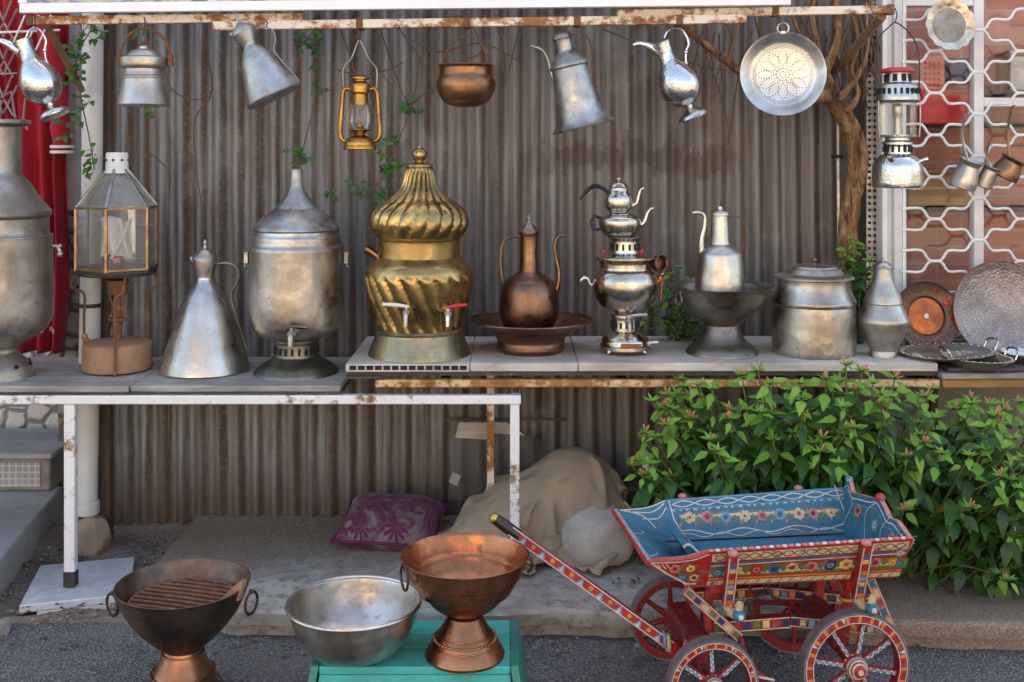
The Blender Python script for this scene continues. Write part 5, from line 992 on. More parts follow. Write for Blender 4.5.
# canvas thrown over a heap: points of a draped sheet, 51 x 51, x y z in millimetres
CANVAS = [
-432,-312,13,-421,-288,10,-402,-292,13,-386,-297,15,-370,-301,15,-351,-307,15,-329,-311,14,-309,-311,14,-292,-309,12,-277,-305,11,-262,-303,11,-246,-301,12,-230,-302,19,-212,-300,30,-195,-301,45,-177,-300,35,-161,-299,30,-146,-295,
25,-125,-286,24,-109,-264,12,-79,-270,24,-66,-246,14,-56,-268,17,-40,-266,10,-26,-260,15,-14,-251,18,-28,-244,22,-41,-234,24,-54,-226,32,-57,-214,44,-51,-229,40,-36,-228,33,-14,-222,31,-2,-199,29,21,-188,25,42,-190,34,53,-186,23,
68,-190,26,77,-179,13,95,-190,13,112,-199,17,127,-208,19,139,-215,12,149,-227,12,159,-240,12,165,-244,25,175,-244,37,175,-252,23,185,-257,13,197,-267,11,214,-271,10,-424,-285,22,-403,-300,26,-390,-286,33,-379,-279,27,-365,-282,15,
-345,-290,13,-325,-295,22,-309,-293,12,-292,-291,16,-277,-288,16,-262,-285,14,-244,-284,13,-227,-285,22,-214,-285,41,-195,-292,28,-175,-283,27,-168,-291,15,-152,-286,11,-131,-273,13,-112,-254,26,-82,-253,17,-60,-244,32,-56,-248,10,
-42,-245,17,-30,-238,11,-17,-229,10,-22,-224,22,-35,-215,22,-53,-207,24,-41,-216,32,-35,-217,47,-18,-223,46,-4,-206,41,19,-197,35,30,-175,39,48,-171,32,62,-177,37,77,-173,32,95,-173,22,115,-179,14,132,-190,10,146,-199,13,157,-206,
21,167,-214,12,178,-225,10,179,-224,26,188,-234,17,199,-244,22,201,-257,32,213,-264,24,224,-253,12,-407,-290,44,-386,-301,46,-370,-297,39,-364,-281,42,-353,-288,28,-344,-271,15,-324,-282,10,-309,-277,22,-295,-271,13,-280,-269,12,
-264,-267,12,-245,-266,12,-224,-268,20,-207,-269,39,-198,-279,18,-179,-276,12,-163,-274,14,-148,-276,25,-138,-257,13,-111,-246,11,-84,-236,12,-67,-227,27,-58,-227,9,-44,-223,15,-33,-215,10,-20,-207,13,-15,-203,27,-30,-198,23,-41,
-194,36,-32,-203,46,-16,-205,45,0,-210,56,20,-203,47,31,-181,50,50,-175,47,60,-160,44,75,-163,41,92,-173,43,112,-174,33,133,-174,22,145,-191,26,159,-183,19,171,-192,14,184,-201,13,191,-210,22,203,-221,19,205,-226,34,210,-238,45,
221,-248,43,231,-251,30,219,-234,16,-390,-294,58,-373,-283,50,-369,-296,61,-354,-290,57,-339,-288,42,-329,-280,23,-327,-261,14,-307,-259,11,-298,-252,20,-284,-248,15,-268,-247,12,-247,-248,12,-222,-250,17,-202,-253,35,-198,-263,13,
-182,-263,24,-167,-262,28,-148,-258,28,-125,-249,24,-111,-229,10,-87,-219,12,-71,-210,22,-59,-207,10,-47,-201,16,-36,-192,10,-22,-185,14,-9,-183,23,-17,-189,38,-30,-183,49,-16,-189,54,-2,-194,61,13,-186,53,34,-189,65,53,-175,63,58,
-157,62,66,-171,59,83,-171,57,101,-160,51,124,-162,41,146,-170,35,157,-186,39,173,-187,30,185,-181,22,197,-191,24,209,-201,27,219,-213,32,227,-225,42,230,-233,57,241,-242,49,246,-236,33,229,-219,26,-388,-276,48,-383,-285,67,-369,
-278,68,-359,-273,54,-339,-271,47,-330,-264,29,-312,-258,25,-318,-243,19,-307,-233,13,-291,-230,10,-273,-228,12,-250,-229,12,-223,-233,15,-202,-236,32,-195,-245,12,-178,-251,11,-162,-251,12,-143,-243,14,-125,-228,19,-103,-214,21,
-88,-201,11,-71,-196,13,-57,-190,15,-43,-183,12,-37,-182,27,-23,-181,33,-16,-166,31,-8,-174,46,-16,-173,61,-2,-178,68,13,-173,60,27,-180,76,43,-164,77,65,-156,77,74,-168,76,80,-156,66,91,-172,74,112,-165,64,134,-154,54,155,-164,49,
167,-180,52,182,-178,44,195,-173,35,208,-182,36,219,-194,42,230,-207,49,244,-217,55,249,-228,67,259,-234,54,259,-222,39,239,-204,35,-400,-279,59,-384,-269,68,-369,-261,67,-354,-258,59,-350,-261,38,-331,-253,43,-322,-245,30,-305,
-247,34,-294,-237,29,-290,-221,29,-278,-209,16,-254,-211,12,-226,-215,13,-203,-218,29,-193,-226,12,-176,-231,12,-159,-230,15,-141,-220,11,-121,-207,11,-101,-195,13,-86,-184,19,-71,-178,17,-57,-173,18,-42,-167,19,-28,-167,28,-34,
-171,43,-18,-166,49,-4,-157,55,-5,-160,72,11,-161,70,18,-172,84,38,-160,90,62,-156,94,76,-170,96,84,-156,93,81,-143,82,97,-159,88,121,-168,80,139,-151,71,160,-157,66,174,-171,67,186,-164,56,202,-164,51,217,-173,49,232,-184,49,245,
-198,55,254,-209,69,266,-221,71,274,-223,56,268,-207,44,246,-189,43,-395,-268,49,-385,-255,59,-371,-247,58,-354,-243,50,-349,-247,30,-332,-241,31,-321,-234,43,-306,-235,48,-291,-238,47,-278,-229,40,-266,-219,26,-255,-196,21,-228,
-198,12,-206,-200,26,-191,-206,12,-175,-209,15,-158,-205,11,-138,-195,12,-118,-182,10,-99,-172,12,-84,-165,12,-71,-160,19,-58,-161,30,-43,-157,34,-27,-154,39,-30,-159,55,-19,-162,67,-8,-148,70,7,-147,76,9,-162,90,29,-157,99,54,
-158,108,75,-169,113,73,-150,107,86,-142,110,86,-129,97,106,-144,96,124,-166,99,141,-148,90,162,-154,85,180,-159,83,190,-151,71,204,-162,70,221,-165,66,239,-176,64,257,-187,61,269,-203,64,281,-211,74,285,-208,57,272,-190,50,250,
-173,51,-388,-260,36,-385,-244,46,-371,-237,43,-355,-230,39,-338,-236,39,-331,-225,26,-316,-224,31,-303,-220,39,-298,-224,54,-288,-216,43,-271,-206,34,-245,-201,33,-229,-183,20,-205,-186,15,-187,-188,20,-174,-187,11,-156,-180,12,
-137,-167,12,-117,-156,17,-98,-150,22,-88,-157,31,-77,-146,30,-60,-144,36,-45,-142,43,-31,-141,51,-23,-145,64,-22,-152,80,-8,-147,87,7,-142,93,14,-157,109,37,-160,118,62,-171,124,62,-150,114,70,-135,121,74,-127,107,92,-117,111,110,
-136,112,122,-160,117,141,-146,109,162,-151,105,173,-142,94,188,-151,93,205,-153,89,224,-158,84,238,-176,82,259,-182,79,259,-201,79,273,-194,71,288,-189,66,273,-173,59,252,-155,59,-393,-245,27,-379,-236,30,-364,-242,25,-348,-235,
21,-344,-220,32,-330,-213,39,-317,-208,31,-312,-209,46,-302,-209,58,-284,-210,57,-264,-204,49,-247,-188,40,-223,-182,35,-208,-171,24,-192,-169,18,-176,-165,17,-155,-156,22,-134,-149,30,-114,-150,41,-100,-162,42,-94,-151,52,-77,
-152,49,-68,-136,52,-52,-136,59,-38,-135,68,-27,-136,79,-18,-138,92,-9,-146,104,8,-137,109,21,-151,123,41,-167,135,67,-154,132,52,-138,122,57,-123,114,71,-124,124,89,-116,128,111,-130,129,122,-153,134,144,-148,128,157,-136,119,174,
-137,114,190,-139,110,206,-150,109,226,-151,102,237,-172,101,255,-185,97,270,-198,95,282,-191,86,279,-175,80,257,-168,74,270,-146,67,-394,-233,12,-378,-232,11,-362,-226,11,-347,-217,11,-332,-213,17,-331,-200,25,-322,-192,36,-311,
-193,48,-300,-192,58,-282,-193,59,-260,-191,58,-237,-189,53,-224,-171,46,-207,-165,40,-191,-166,37,-172,-164,39,-149,-161,45,-129,-149,54,-118,-168,56,-102,-175,60,-88,-168,63,-78,-155,69,-61,-147,67,-61,-132,76,-48,-131,85,-37,
-134,96,-26,-135,108,-13,-139,119,6,-133,125,26,-145,137,49,-160,150,67,-139,141,48,-124,134,56,-110,126,73,-110,130,86,-124,142,110,-128,145,123,-148,150,143,-140,144,159,-133,138,175,-137,134,190,-132,128,206,-141,127,227,-145,
120,239,-165,118,254,-181,116,272,-186,111,278,-175,102,261,-171,94,275,-155,84,250,-152,78,-395,-213,12,-379,-211,17,-363,-204,19,-348,-197,21,-335,-193,11,-319,-193,11,-309,-189,23,-299,-187,35,-295,-178,48,-278,-182,43,-257,
-177,46,-237,-171,54,-218,-169,62,-208,-158,54,-192,-153,48,-171,-152,55,-147,-144,59,-137,-166,67,-121,-178,76,-105,-181,80,-89,-177,80,-73,-171,80,-58,-160,82,-59,-146,92,-59,-134,103,-48,-129,114,-35,-130,125,-20,-133,134,3,
-128,140,28,-136,151,52,-152,164,64,-129,153,46,-114,146,61,-107,142,75,-118,145,94,-114,154,107,-133,160,127,-142,165,144,-134,160,160,-131,155,176,-131,151,190,-123,144,207,-131,142,227,-139,137,240,-158,136,255,-173,134,270,
-170,127,261,-165,114,277,-156,106,253,-154,98,272,-144,86,-396,-192,12,-380,-189,12,-364,-183,12,-347,-177,12,-333,-174,19,-317,-174,17,-302,-175,11,-298,-169,25,-290,-161,36,-275,-161,48,-258,-161,59,-240,-159,69,-223,-159,75,
-208,-153,70,-192,-144,62,-169,-134,55,-157,-150,75,-142,-168,86,-125,-177,95,-109,-181,98,-93,-179,99,-75,-176,98,-58,-172,98,-50,-159,106,-53,-149,118,-55,-140,131,-47,-129,142,-28,-128,150,-3,-124,156,27,-127,165,50,-145,179,61,
-123,168,50,-108,161,66,-108,159,76,-122,163,95,-117,173,109,-134,178,129,-134,178,146,-129,175,162,-127,171,178,-126,167,190,-116,159,208,-121,156,225,-134,154,240,-150,152,255,-163,151,259,-155,137,274,-150,129,255,-148,118,276,
-143,104,296,-139,93,-398,-173,11,-382,-168,12,-365,-160,12,-349,-155,12,-334,-152,18,-318,-154,13,-302,-155,15,-286,-156,13,-273,-154,22,-259,-150,35,-245,-144,50,-235,-139,66,-224,-140,78,-211,-150,86,-193,-138,77,-168,-125,69,
-144,-139,80,-141,-156,99,-128,-169,109,-111,-169,111,-98,-163,103,-81,-162,106,-67,-167,114,-54,-170,122,-43,-162,131,-42,-151,143,-47,-141,157,-37,-123,165,-9,-121,172,23,-119,179,44,-138,193,60,-121,185,55,-105,178,72,-109,179,
79,-124,185,99,-121,193,116,-133,197,133,-126,194,149,-123,191,165,-122,186,181,-121,182,192,-110,174,209,-118,172,224,-132,170,241,-143,168,257,-149,163,268,-143,152,256,-138,139,277,-137,126,299,-134,114,317,-130,102,-401,-155,
14,-384,-148,17,-368,-141,18,-351,-135,19,-337,-134,11,-321,-134,11,-304,-135,12,-288,-134,15,-273,-131,24,-269,-130,44,-261,-128,63,-252,-131,79,-241,-139,89,-221,-136,91,-194,-136,94,-171,-117,83,-141,-126,89,-139,-143,108,-132,
-157,120,-115,-158,121,-103,-151,113,-88,-153,119,-73,-157,126,-64,-165,136,-53,-169,147,-40,-165,157,-35,-151,168,-39,-131,180,-15,-114,187,16,-112,193,39,-127,207,60,-118,205,60,-102,198,75,-108,201,84,-123,209,102,-128,215,120,
-120,214,137,-119,212,153,-117,207,168,-119,202,180,-111,195,196,-106,189,209,-119,188,227,-126,185,243,-134,182,259,-136,176,255,-129,160,274,-127,147,297,-126,136,318,-120,121,331,-112,107,-406,-138,15,-388,-131,11,-371,-124,11,
-355,-118,14,-340,-119,22,-324,-117,20,-308,-116,18,-291,-113,18,-276,-109,29,-263,-107,46,-253,-106,65,-244,-110,79,-239,-119,93,-233,-137,106,-203,-130,107,-177,-113,98,-145,-113,98,-130,-130,111,-137,-142,125,-121,-144,129,-107,
-139,123,-94,-145,131,-79,-148,138,-73,-159,149,-63,-166,160,-51,-166,171,-35,-161,181,-34,-139,193,-19,-113,202,11,-104,208,34,-115,220,54,-114,223,65,-100,221,79,-106,225,89,-119,235,107,-111,232,125,-110,234,141,-112,232,156,
-111,226,172,-114,220,183,-105,211,199,-104,206,215,-110,201,230,-121,200,246,-126,195,258,-122,184,264,-114,167,287,-114,156,311,-110,142,332,-104,128,342,-94,112,-413,-123,12,-393,-117,17,-376,-108,16,-361,-106,25,-344,-103,22,
-329,-100,18,-312,-98,17,-300,-98,30,-290,-106,46,-277,-93,59,-273,-106,76,-260,-98,84,-258,-112,94,-245,-124,111,-214,-123,119,-184,-108,113,-154,-103,110,-131,-112,114,-142,-124,124,-126,-126,129,-110,-125,135,-101,-136,144,-85,
-137,149,-71,-144,155,-70,-154,169,-60,-158,182,-44,-155,194,-25,-144,206,-18,-116,217,7,-102,223,30,-105,233,48,-103,237,62,-96,242,75,-109,250,93,-100,249,112,-102,255,129,-104,256,145,-104,252,160,-102,244,175,-108,238,188,-102,
230,204,-108,225,220,-105,219,234,-116,218,247,-115,208,258,-109,194,270,-101,175,296,-101,164,321,-96,150,341,-88,134,349,-79,119,-421,-108,12,-399,-102,12,-383,-95,21,-366,-94,15,-350,-90,13,-334,-85,14,-322,-86,26,-312,-92,42,
-292,-86,51,-289,-83,73,-287,-97,88,-275,-85,87,-260,-96,97,-255,-110,115,-225,-112,127,-192,-106,128,-165,-96,123,-143,-101,126,-129,-110,133,-137,-119,145,-121,-117,150,-108,-124,158,-94,-132,164,-76,-130,163,-75,-140,177,-64,
-143,190,-49,-141,203,-31,-134,219,-9,-119,232,6,-98,239,26,-96,247,42,-93,252,57,-97,262,77,-90,263,97,-91,271,116,-93,276,133,-96,277,148,-96,272,163,-95,264,178,-96,256,194,-100,251,207,-94,241,222,-104,240,235,-100,229,250,
-105,223,256,-98,205,271,-89,185,300,-87,173,327,-83,158,346,-75,143,354,-65,127,-431,-93,12,-409,-87,12,-389,-81,12,-372,-78,19,-357,-75,11,-342,-71,19,-334,-77,35,-317,-76,48,-298,-71,60,-306,-80,79,-287,-78,84,-285,-80,100,-277,
-98,97,-264,-97,120,-234,-99,132,-204,-97,139,-178,-90,136,-157,-92,139,-140,-96,145,-127,-100,154,-133,-109,167,-117,-111,172,-101,-119,178,-84,-116,173,-76,-123,186,-60,-124,191,-45,-121,205,-28,-114,223,-13,-106,245,5,-94,256,
23,-87,260,38,-84,266,58,-81,272,79,-82,282,99,-85,292,118,-88,297,135,-86,295,151,-86,290,165,-84,281,181,-88,275,195,-84,266,211,-90,264,223,-84,252,237,-94,249,252,-95,239,254,-86,218,270,-77,196,300,-73,181,329,-70,168,344,-61,
150,356,-53,138,-442,-77,12,-420,-71,12,-400,-68,18,-383,-64,12,-366,-59,12,-352,-58,24,-342,-64,40,-328,-69,59,-307,-57,60,-301,-64,81,-294,-72,98,-298,-89,95,-285,-95,111,-263,-81,115,-241,-84,136,-214,-85,147,-190,-83,148,-171,
-84,151,-155,-87,158,-143,-93,169,-129,-92,178,-128,-103,188,-109,-106,191,-91,-104,188,-75,-104,192,-60,-105,201,-46,-102,217,-33,-99,239,-16,-88,254,1,-79,267,18,-74,272,36,-72,278,57,-72,287,81,-71,297,103,-72,305,120,-77,312,
136,-72,308,152,-75,305,167,-73,297,183,-75,291,199,-77,286,211,-70,275,228,-74,271,240,-87,270,253,-85,256,250,-76,232,268,-65,208,298,-60,191,326,-57,178,344,-50,163,353,-40,149,-453,-62,12,-431,-57,17,-412,-53,12,-394,-47,12,
-376,-43,12,-362,-43,26,-353,-52,45,-337,-56,65,-315,-48,70,-318,-68,80,-305,-61,92,-306,-75,102,-292,-81,118,-267,-79,130,-242,-68,137,-221,-71,152,-200,-73,158,-183,-73,161,-169,-78,171,-156,-82,181,-141,-76,184,-134,-86,198,
-116,-91,203,-98,-91,203,-82,-94,209,-67,-92,219,-54,-90,237,-37,-80,253,-20,-71,268,-4,-63,277,13,-59,281,33,-59,288,57,-60,298,79,-66,313,102,-68,321,121,-68,326,137,-66,323,153,-64,319,168,-62,312,185,-63,307,200,-59,298,217,
-57,291,228,-71,292,243,-80,288,253,-74,271,247,-65,245,267,-54,221,295,-47,202,322,-44,189,338,-37,174,348,-27,163,-463,-46,12,-442,-41,12,-423,-36,12,-405,-30,12,-386,-26,12,-375,-30,29,-353,-35,38,-332,-43,54,-324,-35,77,-311,
-53,83,-321,-57,98,-312,-62,113,-294,-65,127,-268,-61,133,-247,-59,149,-225,-56,156,-208,-60,165,-193,-63,172,-176,-63,178,-161,-64,185,-151,-70,198,-134,-68,202,-122,-76,213,-104,-77,216,-89,-78,223,-75,-77,237,-58,-69,251,-41,
-59,267,-25,-52,280,-10,-49,290,8,-44,290,31,-45,297,56,-48,310,81,-52,320,101,-57,333,120,-52,329,137,-53,333,153,-51,329,169,-50,324,186,-51,320,204,-50,314,223,-49,308,230,-65,311,245,-71,304,250,-62,283,245,-53,256,267,-43,233,
292,-35,213,317,-31,201,329,-23,186,339,-13,176,-471,-30,12,-451,-24,12,-433,-19,12,-416,-13,12,-396,-9,13,-379,-12,27,-355,-18,37,-333,-26,53,-342,-37,76,-327,-47,89,-311,-42,93,-299,-47,106,-284,-47,124,-272,-46,147,-250,-42,156,
-230,-41,163,-214,-45,169,-199,-50,178,-186,-54,189,-170,-56,197,-154,-53,201,-142,-59,214,-125,-60,220,-110,-62,227,-94,-61,236,-77,-55,248,-60,-47,264,-48,-45,285,-33,-41,300,-18,-32,299,2,-28,298,28,-30,305,53,-35,320,79,-39,
330,102,-41,335,119,-44,344,134,-38,339,152,-38,338,169,-37,334,188,-39,332,205,-34,322,219,-47,326,232,-59,327,247,-59,316,239,-56,294,248,-43,267,269,-32,245,291,-23,225,311,-18,212,322,-9,199,328,3,188,-474,-13,11,-458,-11,21,
-441,-6,24,-425,2,21,-405,5,24,-382,6,25,-359,0,38,-336,-9,53,-333,-21,75,-334,-29,94,-324,-34,107,-308,-33,120,-292,-28,137,-269,-23,147,-249,-21,157,-233,-23,166,-218,-29,174,-202,-34,181,-186,-38,190,-176,-42,203,-161,-44,213,
-144,-43,219,-129,-45,228,-114,-46,237,-98,-44,248,-83,-40,266,-64,-30,282,-43,-22,292,-25,-24,286,-25,-13,300,-3,-12,305,24,-14,313,50,-20,328,75,-25,339,97,-28,346,115,-28,351,133,-27,353,150,-24,350,168,-25,346,188,-27,343,208,
-25,334,218,-41,341,235,-47,338,246,-44,322,234,-42,300,252,-30,278,272,-20,256,290,-11,236,306,-4,222,309,4,207,319,18,203,-476,3,11,-463,5,23,-448,7,33,-431,2,37,-411,5,40,-387,6,41,-362,17,41,-339,9,55,-330,-2,75,-330,-9,92,
-318,-12,105,-306,-8,123,-287,-3,139,-267,2,152,-249,2,162,-233,-3,167,-221,-12,179,-208,-21,189,-190,-23,194,-174,-26,202,-161,-28,213,-148,-29,225,-133,-30,235,-118,-30,245,-100,-27,259,-76,-19,267,-59,-8,285,-37,-7,275,-17,-8,
275,-8,-7,292,-7,3,314,21,2,320,46,-4,335,70,-8,347,91,-11,355,111,-10,357,128,-8,359,147,-8,358,167,-10,355,187,-12,347,209,-14,347,221,-29,352,236,-31,343,242,-28,324,236,-26,301,261,-19,287,275,-6,263,291,2,246,298,9,230,314,10,
225,318,28,222,-475,20,11,-459,20,17,-443,20,26,-433,18,41,-413,21,37,-389,22,41,-367,21,56,-342,25,59,-332,17,76,-326,12,92,-317,12,109,-303,17,128,-284,23,144,-263,27,155,-245,25,162,-241,14,175,-227,6,185,-212,-3,195,-197,-10,
205,-182,-14,214,-167,-14,223,-152,-14,231,-136,-14,241,-118,-15,251,-94,-10,261,-72,-3,278,-45,3,274,-29,5,289,-11,7,284,-20,4,301,3,14,307,17,13,333,43,13,342,65,9,354,86,9,360,104,9,366,124,10,368,143,10,367,165,8,362,187,4,355,
204,-6,361,222,-12,356,233,-12,342,224,-18,324,245,-11,309,265,-1,291,278,10,269,291,17,253,301,23,239,318,17,242,334,18,230,-471,36,11,-461,35,26,-447,32,37,-431,33,46,-411,32,48,-388,37,44,-368,37,60,-347,36,69,-329,34,76,-324,
32,93,-314,36,112,-298,43,131,-278,48,147,-257,51,155,-256,43,171,-240,36,176,-223,25,179,-208,16,189,-193,9,199,-181,6,211,-168,6,223,-155,5,235,-139,2,246,-117,0,257,-95,-2,274,-67,13,276,-40,20,278,-24,21,292,-6,20,291,-21,18,
307,-2,21,323,25,25,330,42,28,350,63,28,357,83,28,365,100,29,371,120,30,373,140,29,373,162,26,370,184,22,361,204,13,365,220,8,355,215,0,340,233,3,326,252,11,310,269,21,290,282,29,272,298,30,261,306,36,246,325,33,244,344,32,234,
-463,53,11,-452,50,25,-442,49,40,-424,48,39,-407,49,52,-385,48,57,-361,50,54,-344,52,67,-330,51,77,-321,52,94,-312,58,115,-291,65,131,-271,72,147,-269,63,168,-252,62,163,-236,54,167,-219,45,175,-205,36,186,-194,30,199,-184,27,214,
-171,26,226,-159,23,239,-141,20,249,-117,17,261,-91,14,278,-63,12,293,-42,31,287,-20,32,282,-8,35,296,-13,30,316,10,30,318,24,40,340,44,44,351,64,46,360,80,48,369,98,49,373,118,50,375,139,48,376,161,45,372,184,40,369,204,33,365,
209,24,350,224,22,340,242,26,327,260,34,309,274,43,289,293,43,281,307,43,269,319,44,254,323,44,233,343,45,222,-461,73,16,-450,70,30,-434,67,37,-416,66,43,-395,62,44,-373,58,44,-356,67,54,-338,66,61,-325,66,73,-315,69,93,-302,75,
116,-296,80,143,-280,81,164,-265,80,179,-248,77,174,-232,72,165,-216,64,174,-204,56,187,-194,51,202,-183,49,217,-179,45,233,-161,43,239,-141,39,250,-116,34,264,-84,28,273,-62,28,296,-36,31,303,-23,45,293,-19,38,310,1,41,310,10,45,
330,32,55,339,46,61,355,64,64,363,81,66,372,101,68,374,120,69,376,140,68,376,163,65,373,184,59,369,200,52,359,216,46,351,231,46,339,250,50,323,266,59,305,289,57,300,304,61,287,314,60,272,309,58,252,329,59,240,331,56,217,-440,70,10,
-434,82,23,-420,71,21,-402,69,24,-381,65,26,-361,71,33,-343,75,41,-328,76,51,-318,80,67,-310,85,91,-303,92,119,-291,97,146,-279,98,168,-263,97,181,-248,94,171,-230,89,170,-213,81,176,-202,75,189,-194,72,206,-195,65,222,-178,65,228,
-162,63,239,-140,57,251,-113,51,266,-81,46,275,-52,39,287,-40,48,307,-23,49,313,-5,51,305,-1,52,327,19,64,328,32,74,345,50,79,355,68,82,360,85,84,368,104,85,372,124,85,374,146,85,374,168,83,372,187,78,364,204,73,357,221,69,348,238,
70,333,261,74,325,283,79,311,285,78,288,302,82,283,317,80,272,320,73,251,321,68,227,344,65,228,-432,89,10,-414,86,14,-402,85,27,-385,84,16,-375,89,33,-354,94,35,-335,95,36,-319,88,39,-310,93,59,-304,99,86,-298,108,117,-281,110,142,
-275,114,166,-261,113,181,-244,106,182,-227,99,183,-208,97,179,-202,92,196,-202,87,213,-195,83,229,-176,84,228,-161,81,241,-137,75,251,-109,68,267,-78,63,276,-49,57,285,-27,56,292,-12,63,301,-12,67,320,8,75,320,22,86,334,40,93,343,
55,98,354,74,100,359,91,101,365,109,101,370,130,101,375,152,101,371,172,99,365,192,95,359,209,92,352,227,90,342,249,93,330,265,93,308,279,90,287,296,96,276,289,83,265,307,87,255,329,91,248,338,77,229,345,69,209,-429,103,25,-409,
103,26,-396,103,14,-382,106,29,-363,106,19,-343,107,16,-324,106,19,-308,100,27,-302,106,50,-297,114,80,-283,113,111,-279,126,138,-268,128,160,-254,127,174,-238,119,173,-224,115,185,-205,113,184,-202,108,202,-200,104,220,-193,100,
236,-175,97,240,-154,96,237,-132,91,253,-103,84,266,-73,80,276,-47,76,284,-29,77,295,-21,84,310,-1,89,310,13,100,324,32,108,331,48,115,340,64,118,351,81,119,358,98,119,364,117,119,366,138,117,368,159,116,362,178,114,357,197,112,
353,214,108,343,234,105,330,251,102,310,275,111,295,291,107,276,284,100,258,293,91,245,302,74,240,322,83,230,339,95,219,356,88,208,-422,119,18,-405,116,10,-391,122,25,-370,124,20,-348,125,25,-333,128,13,-315,124,10,-299,113,15,
-290,117,41,-287,126,73,-272,122,102,-266,133,128,-258,140,150,-247,142,165,-234,137,178,-217,128,174,-212,127,191,-204,124,208,-196,119,225,-187,115,241,-170,111,249,-148,109,245,-122,104,251,-95,99,268,-66,96,275,-43,95,284,-29,
99,296,-10,103,300,5,114,312,24,124,319,40,132,329,58,136,336,74,137,344,91,136,352,110,135,355,128,135,357,148,134,356,168,133,353,186,131,352,203,127,346,219,122,333,241,120,318,264,118,299,274,113,272,295,119,258,293,111,241,
309,102,240,302,87,226,317,74,213,338,79,206,344,90,189,-409,126,26,-398,133,10,-376,135,16,-357,140,30,-336,144,20,-323,134,31,-305,128,28,-291,131,12,-276,127,33,-275,138,65,-263,137,96,-249,132,120,-244,146,137,-231,143,151,
-219,135,163,-206,145,172,-199,141,190,-193,138,208,-187,134,226,-179,131,242,-162,127,252,-142,120,260,-114,112,264,-84,113,265,-58,112,274,-38,113,282,-21,117,290,-4,125,300,18,135,306,33,148,319,53,153,322,68,157,330,86,156,336,
104,154,342,122,153,347,140,152,347,159,151,345,178,150,343,197,148,345,207,140,332,230,136,330,245,132,305,264,124,281,287,128,262,288,120,239,307,119,234,296,106,226,307,95,210,328,88,208,326,77,189,340,74,175,-414,139,17,-395,
142,26,-370,148,29,-347,159,27,-328,152,39,-313,149,26,-310,139,12,-288,141,23,-261,134,28,-263,149,58,-251,148,88,-236,140,107,-227,148,124,-216,137,135,-203,131,147,-194,130,164,-187,127,182,-180,125,202,-172,124,220,-162,134,
233,-148,122,238,-126,122,247,-99,124,257,-73,128,266,-49,128,270,-31,130,279,-13,134,287,5,146,297,25,157,309,48,163,307,62,173,317,80,176,324,98,174,327,117,170,331,135,168,333,153,167,331,173,165,329,189,169,333,207,165,334,210,
155,319,234,148,316,262,134,306,275,135,275,281,130,244,299,132,229,290,118,225,298,112,208,318,110,213,318,97,196,333,95,183,338,92,164,-409,155,17,-386,155,17,-368,165,34,-342,163,44,-328,164,24,-315,160,10,-301,150,22,-278,149,
10,-251,146,24,-249,159,53,-238,159,81,-224,152,98,-209,148,111,-198,148,126,-188,147,142,-184,150,161,-176,146,179,-169,143,199,-157,136,213,-143,134,225,-135,139,242,-111,139,248,-84,141,254,-58,140,258,-40,144,268,-21,144,271,
-4,151,282,20,156,288,37,173,301,57,183,312,76,183,304,95,181,309,111,188,318,129,184,319,147,183,319,166,181,317,185,180,313,199,187,322,216,180,320,208,169,304,234,156,298,268,148,294,293,131,277,286,145,251,282,139,229,288,132,
212,307,130,212,309,115,197,316,106,179,330,103,166,346,109,158,-405,173,14,-380,169,11,-357,176,26,-332,176,38,-312,171,28,-300,169,12,-290,161,29,-269,164,12,-242,161,25,-231,156,53,-223,166,75,-214,169,94,-205,169,111,-194,169,
126,-183,169,142,-170,166,156,-165,164,176,-155,158,194,-147,156,212,-134,155,226,-116,155,236,-92,155,242,-66,155,247,-48,160,260,-28,156,257,-10,154,262,3,167,277,26,175,290,54,179,293,67,197,303,86,199,311,106,198,312,121,193,
302,140,194,304,159,197,307,177,192,299,193,200,304,210,204,311,226,194,306,209,185,290,234,168,282,266,153,275,300,147,270,303,136,244,300,148,225,302,146,206,303,135,191,308,120,177,328,121,173,332,118,154,342,113,140,-402,191,
12,-375,184,19,-346,181,14,-324,189,30,-312,181,13,-301,177,29,-281,178,25,-257,180,15,-247,170,41,-226,172,58,-207,171,71,-199,176,88,-190,180,104,-181,183,121,-171,185,137,-162,185,155,-153,181,173,-141,174,190,-130,171,206,-116,
169,218,-96,170,228,-72,171,235,-56,177,251,-36,171,244,-17,168,245,2,166,252,8,183,272,36,184,278,59,196,290,82,197,293,97,211,301,115,204,296,134,208,296,151,201,289,171,199,290,186,211,294,206,212,290,221,219,300,234,206,291,
212,199,276,235,177,264,264,159,256,297,159,254,319,148,242,321,138,224,323,133,205,325,132,185,319,139,168,325,130,153,340,133,143,343,128,125,-396,209,12,-369,198,12,-342,195,26,-318,195,13,-305,189,29,-294,190,13,-272,195,13,
-263,184,36,-239,187,51,-216,188,61,-197,185,67,-187,187,83,-175,187,98,-164,187,114,-155,188,131,-146,189,149,-137,191,167,-127,188,184,-114,185,199,-98,185,211,-76,186,220,-63,194,239,-43,184,230,-23,186,231,-6,179,230,13,179,
243,13,199,263,43,199,270,69,199,276,84,214,286,103,210,283,122,211,280,142,212,279,162,210,277,182,205,275,195,222,278,210,231,286,230,230,286,240,215,276,217,211,261,235,187,248,262,167,238,292,169,236,315,166,229,325,159,212,
330,156,194,334,154,175,336,151,156,324,149,141,330,142,125,342,143,110,-389,226,12,-362,214,19,-334,205,12,-315,206,30,-302,204,14,-283,210,19,-275,200,38,-249,202,46,-224,204,52,-202,200,51,-187,199,63,-174,197,77,-165,201,95,
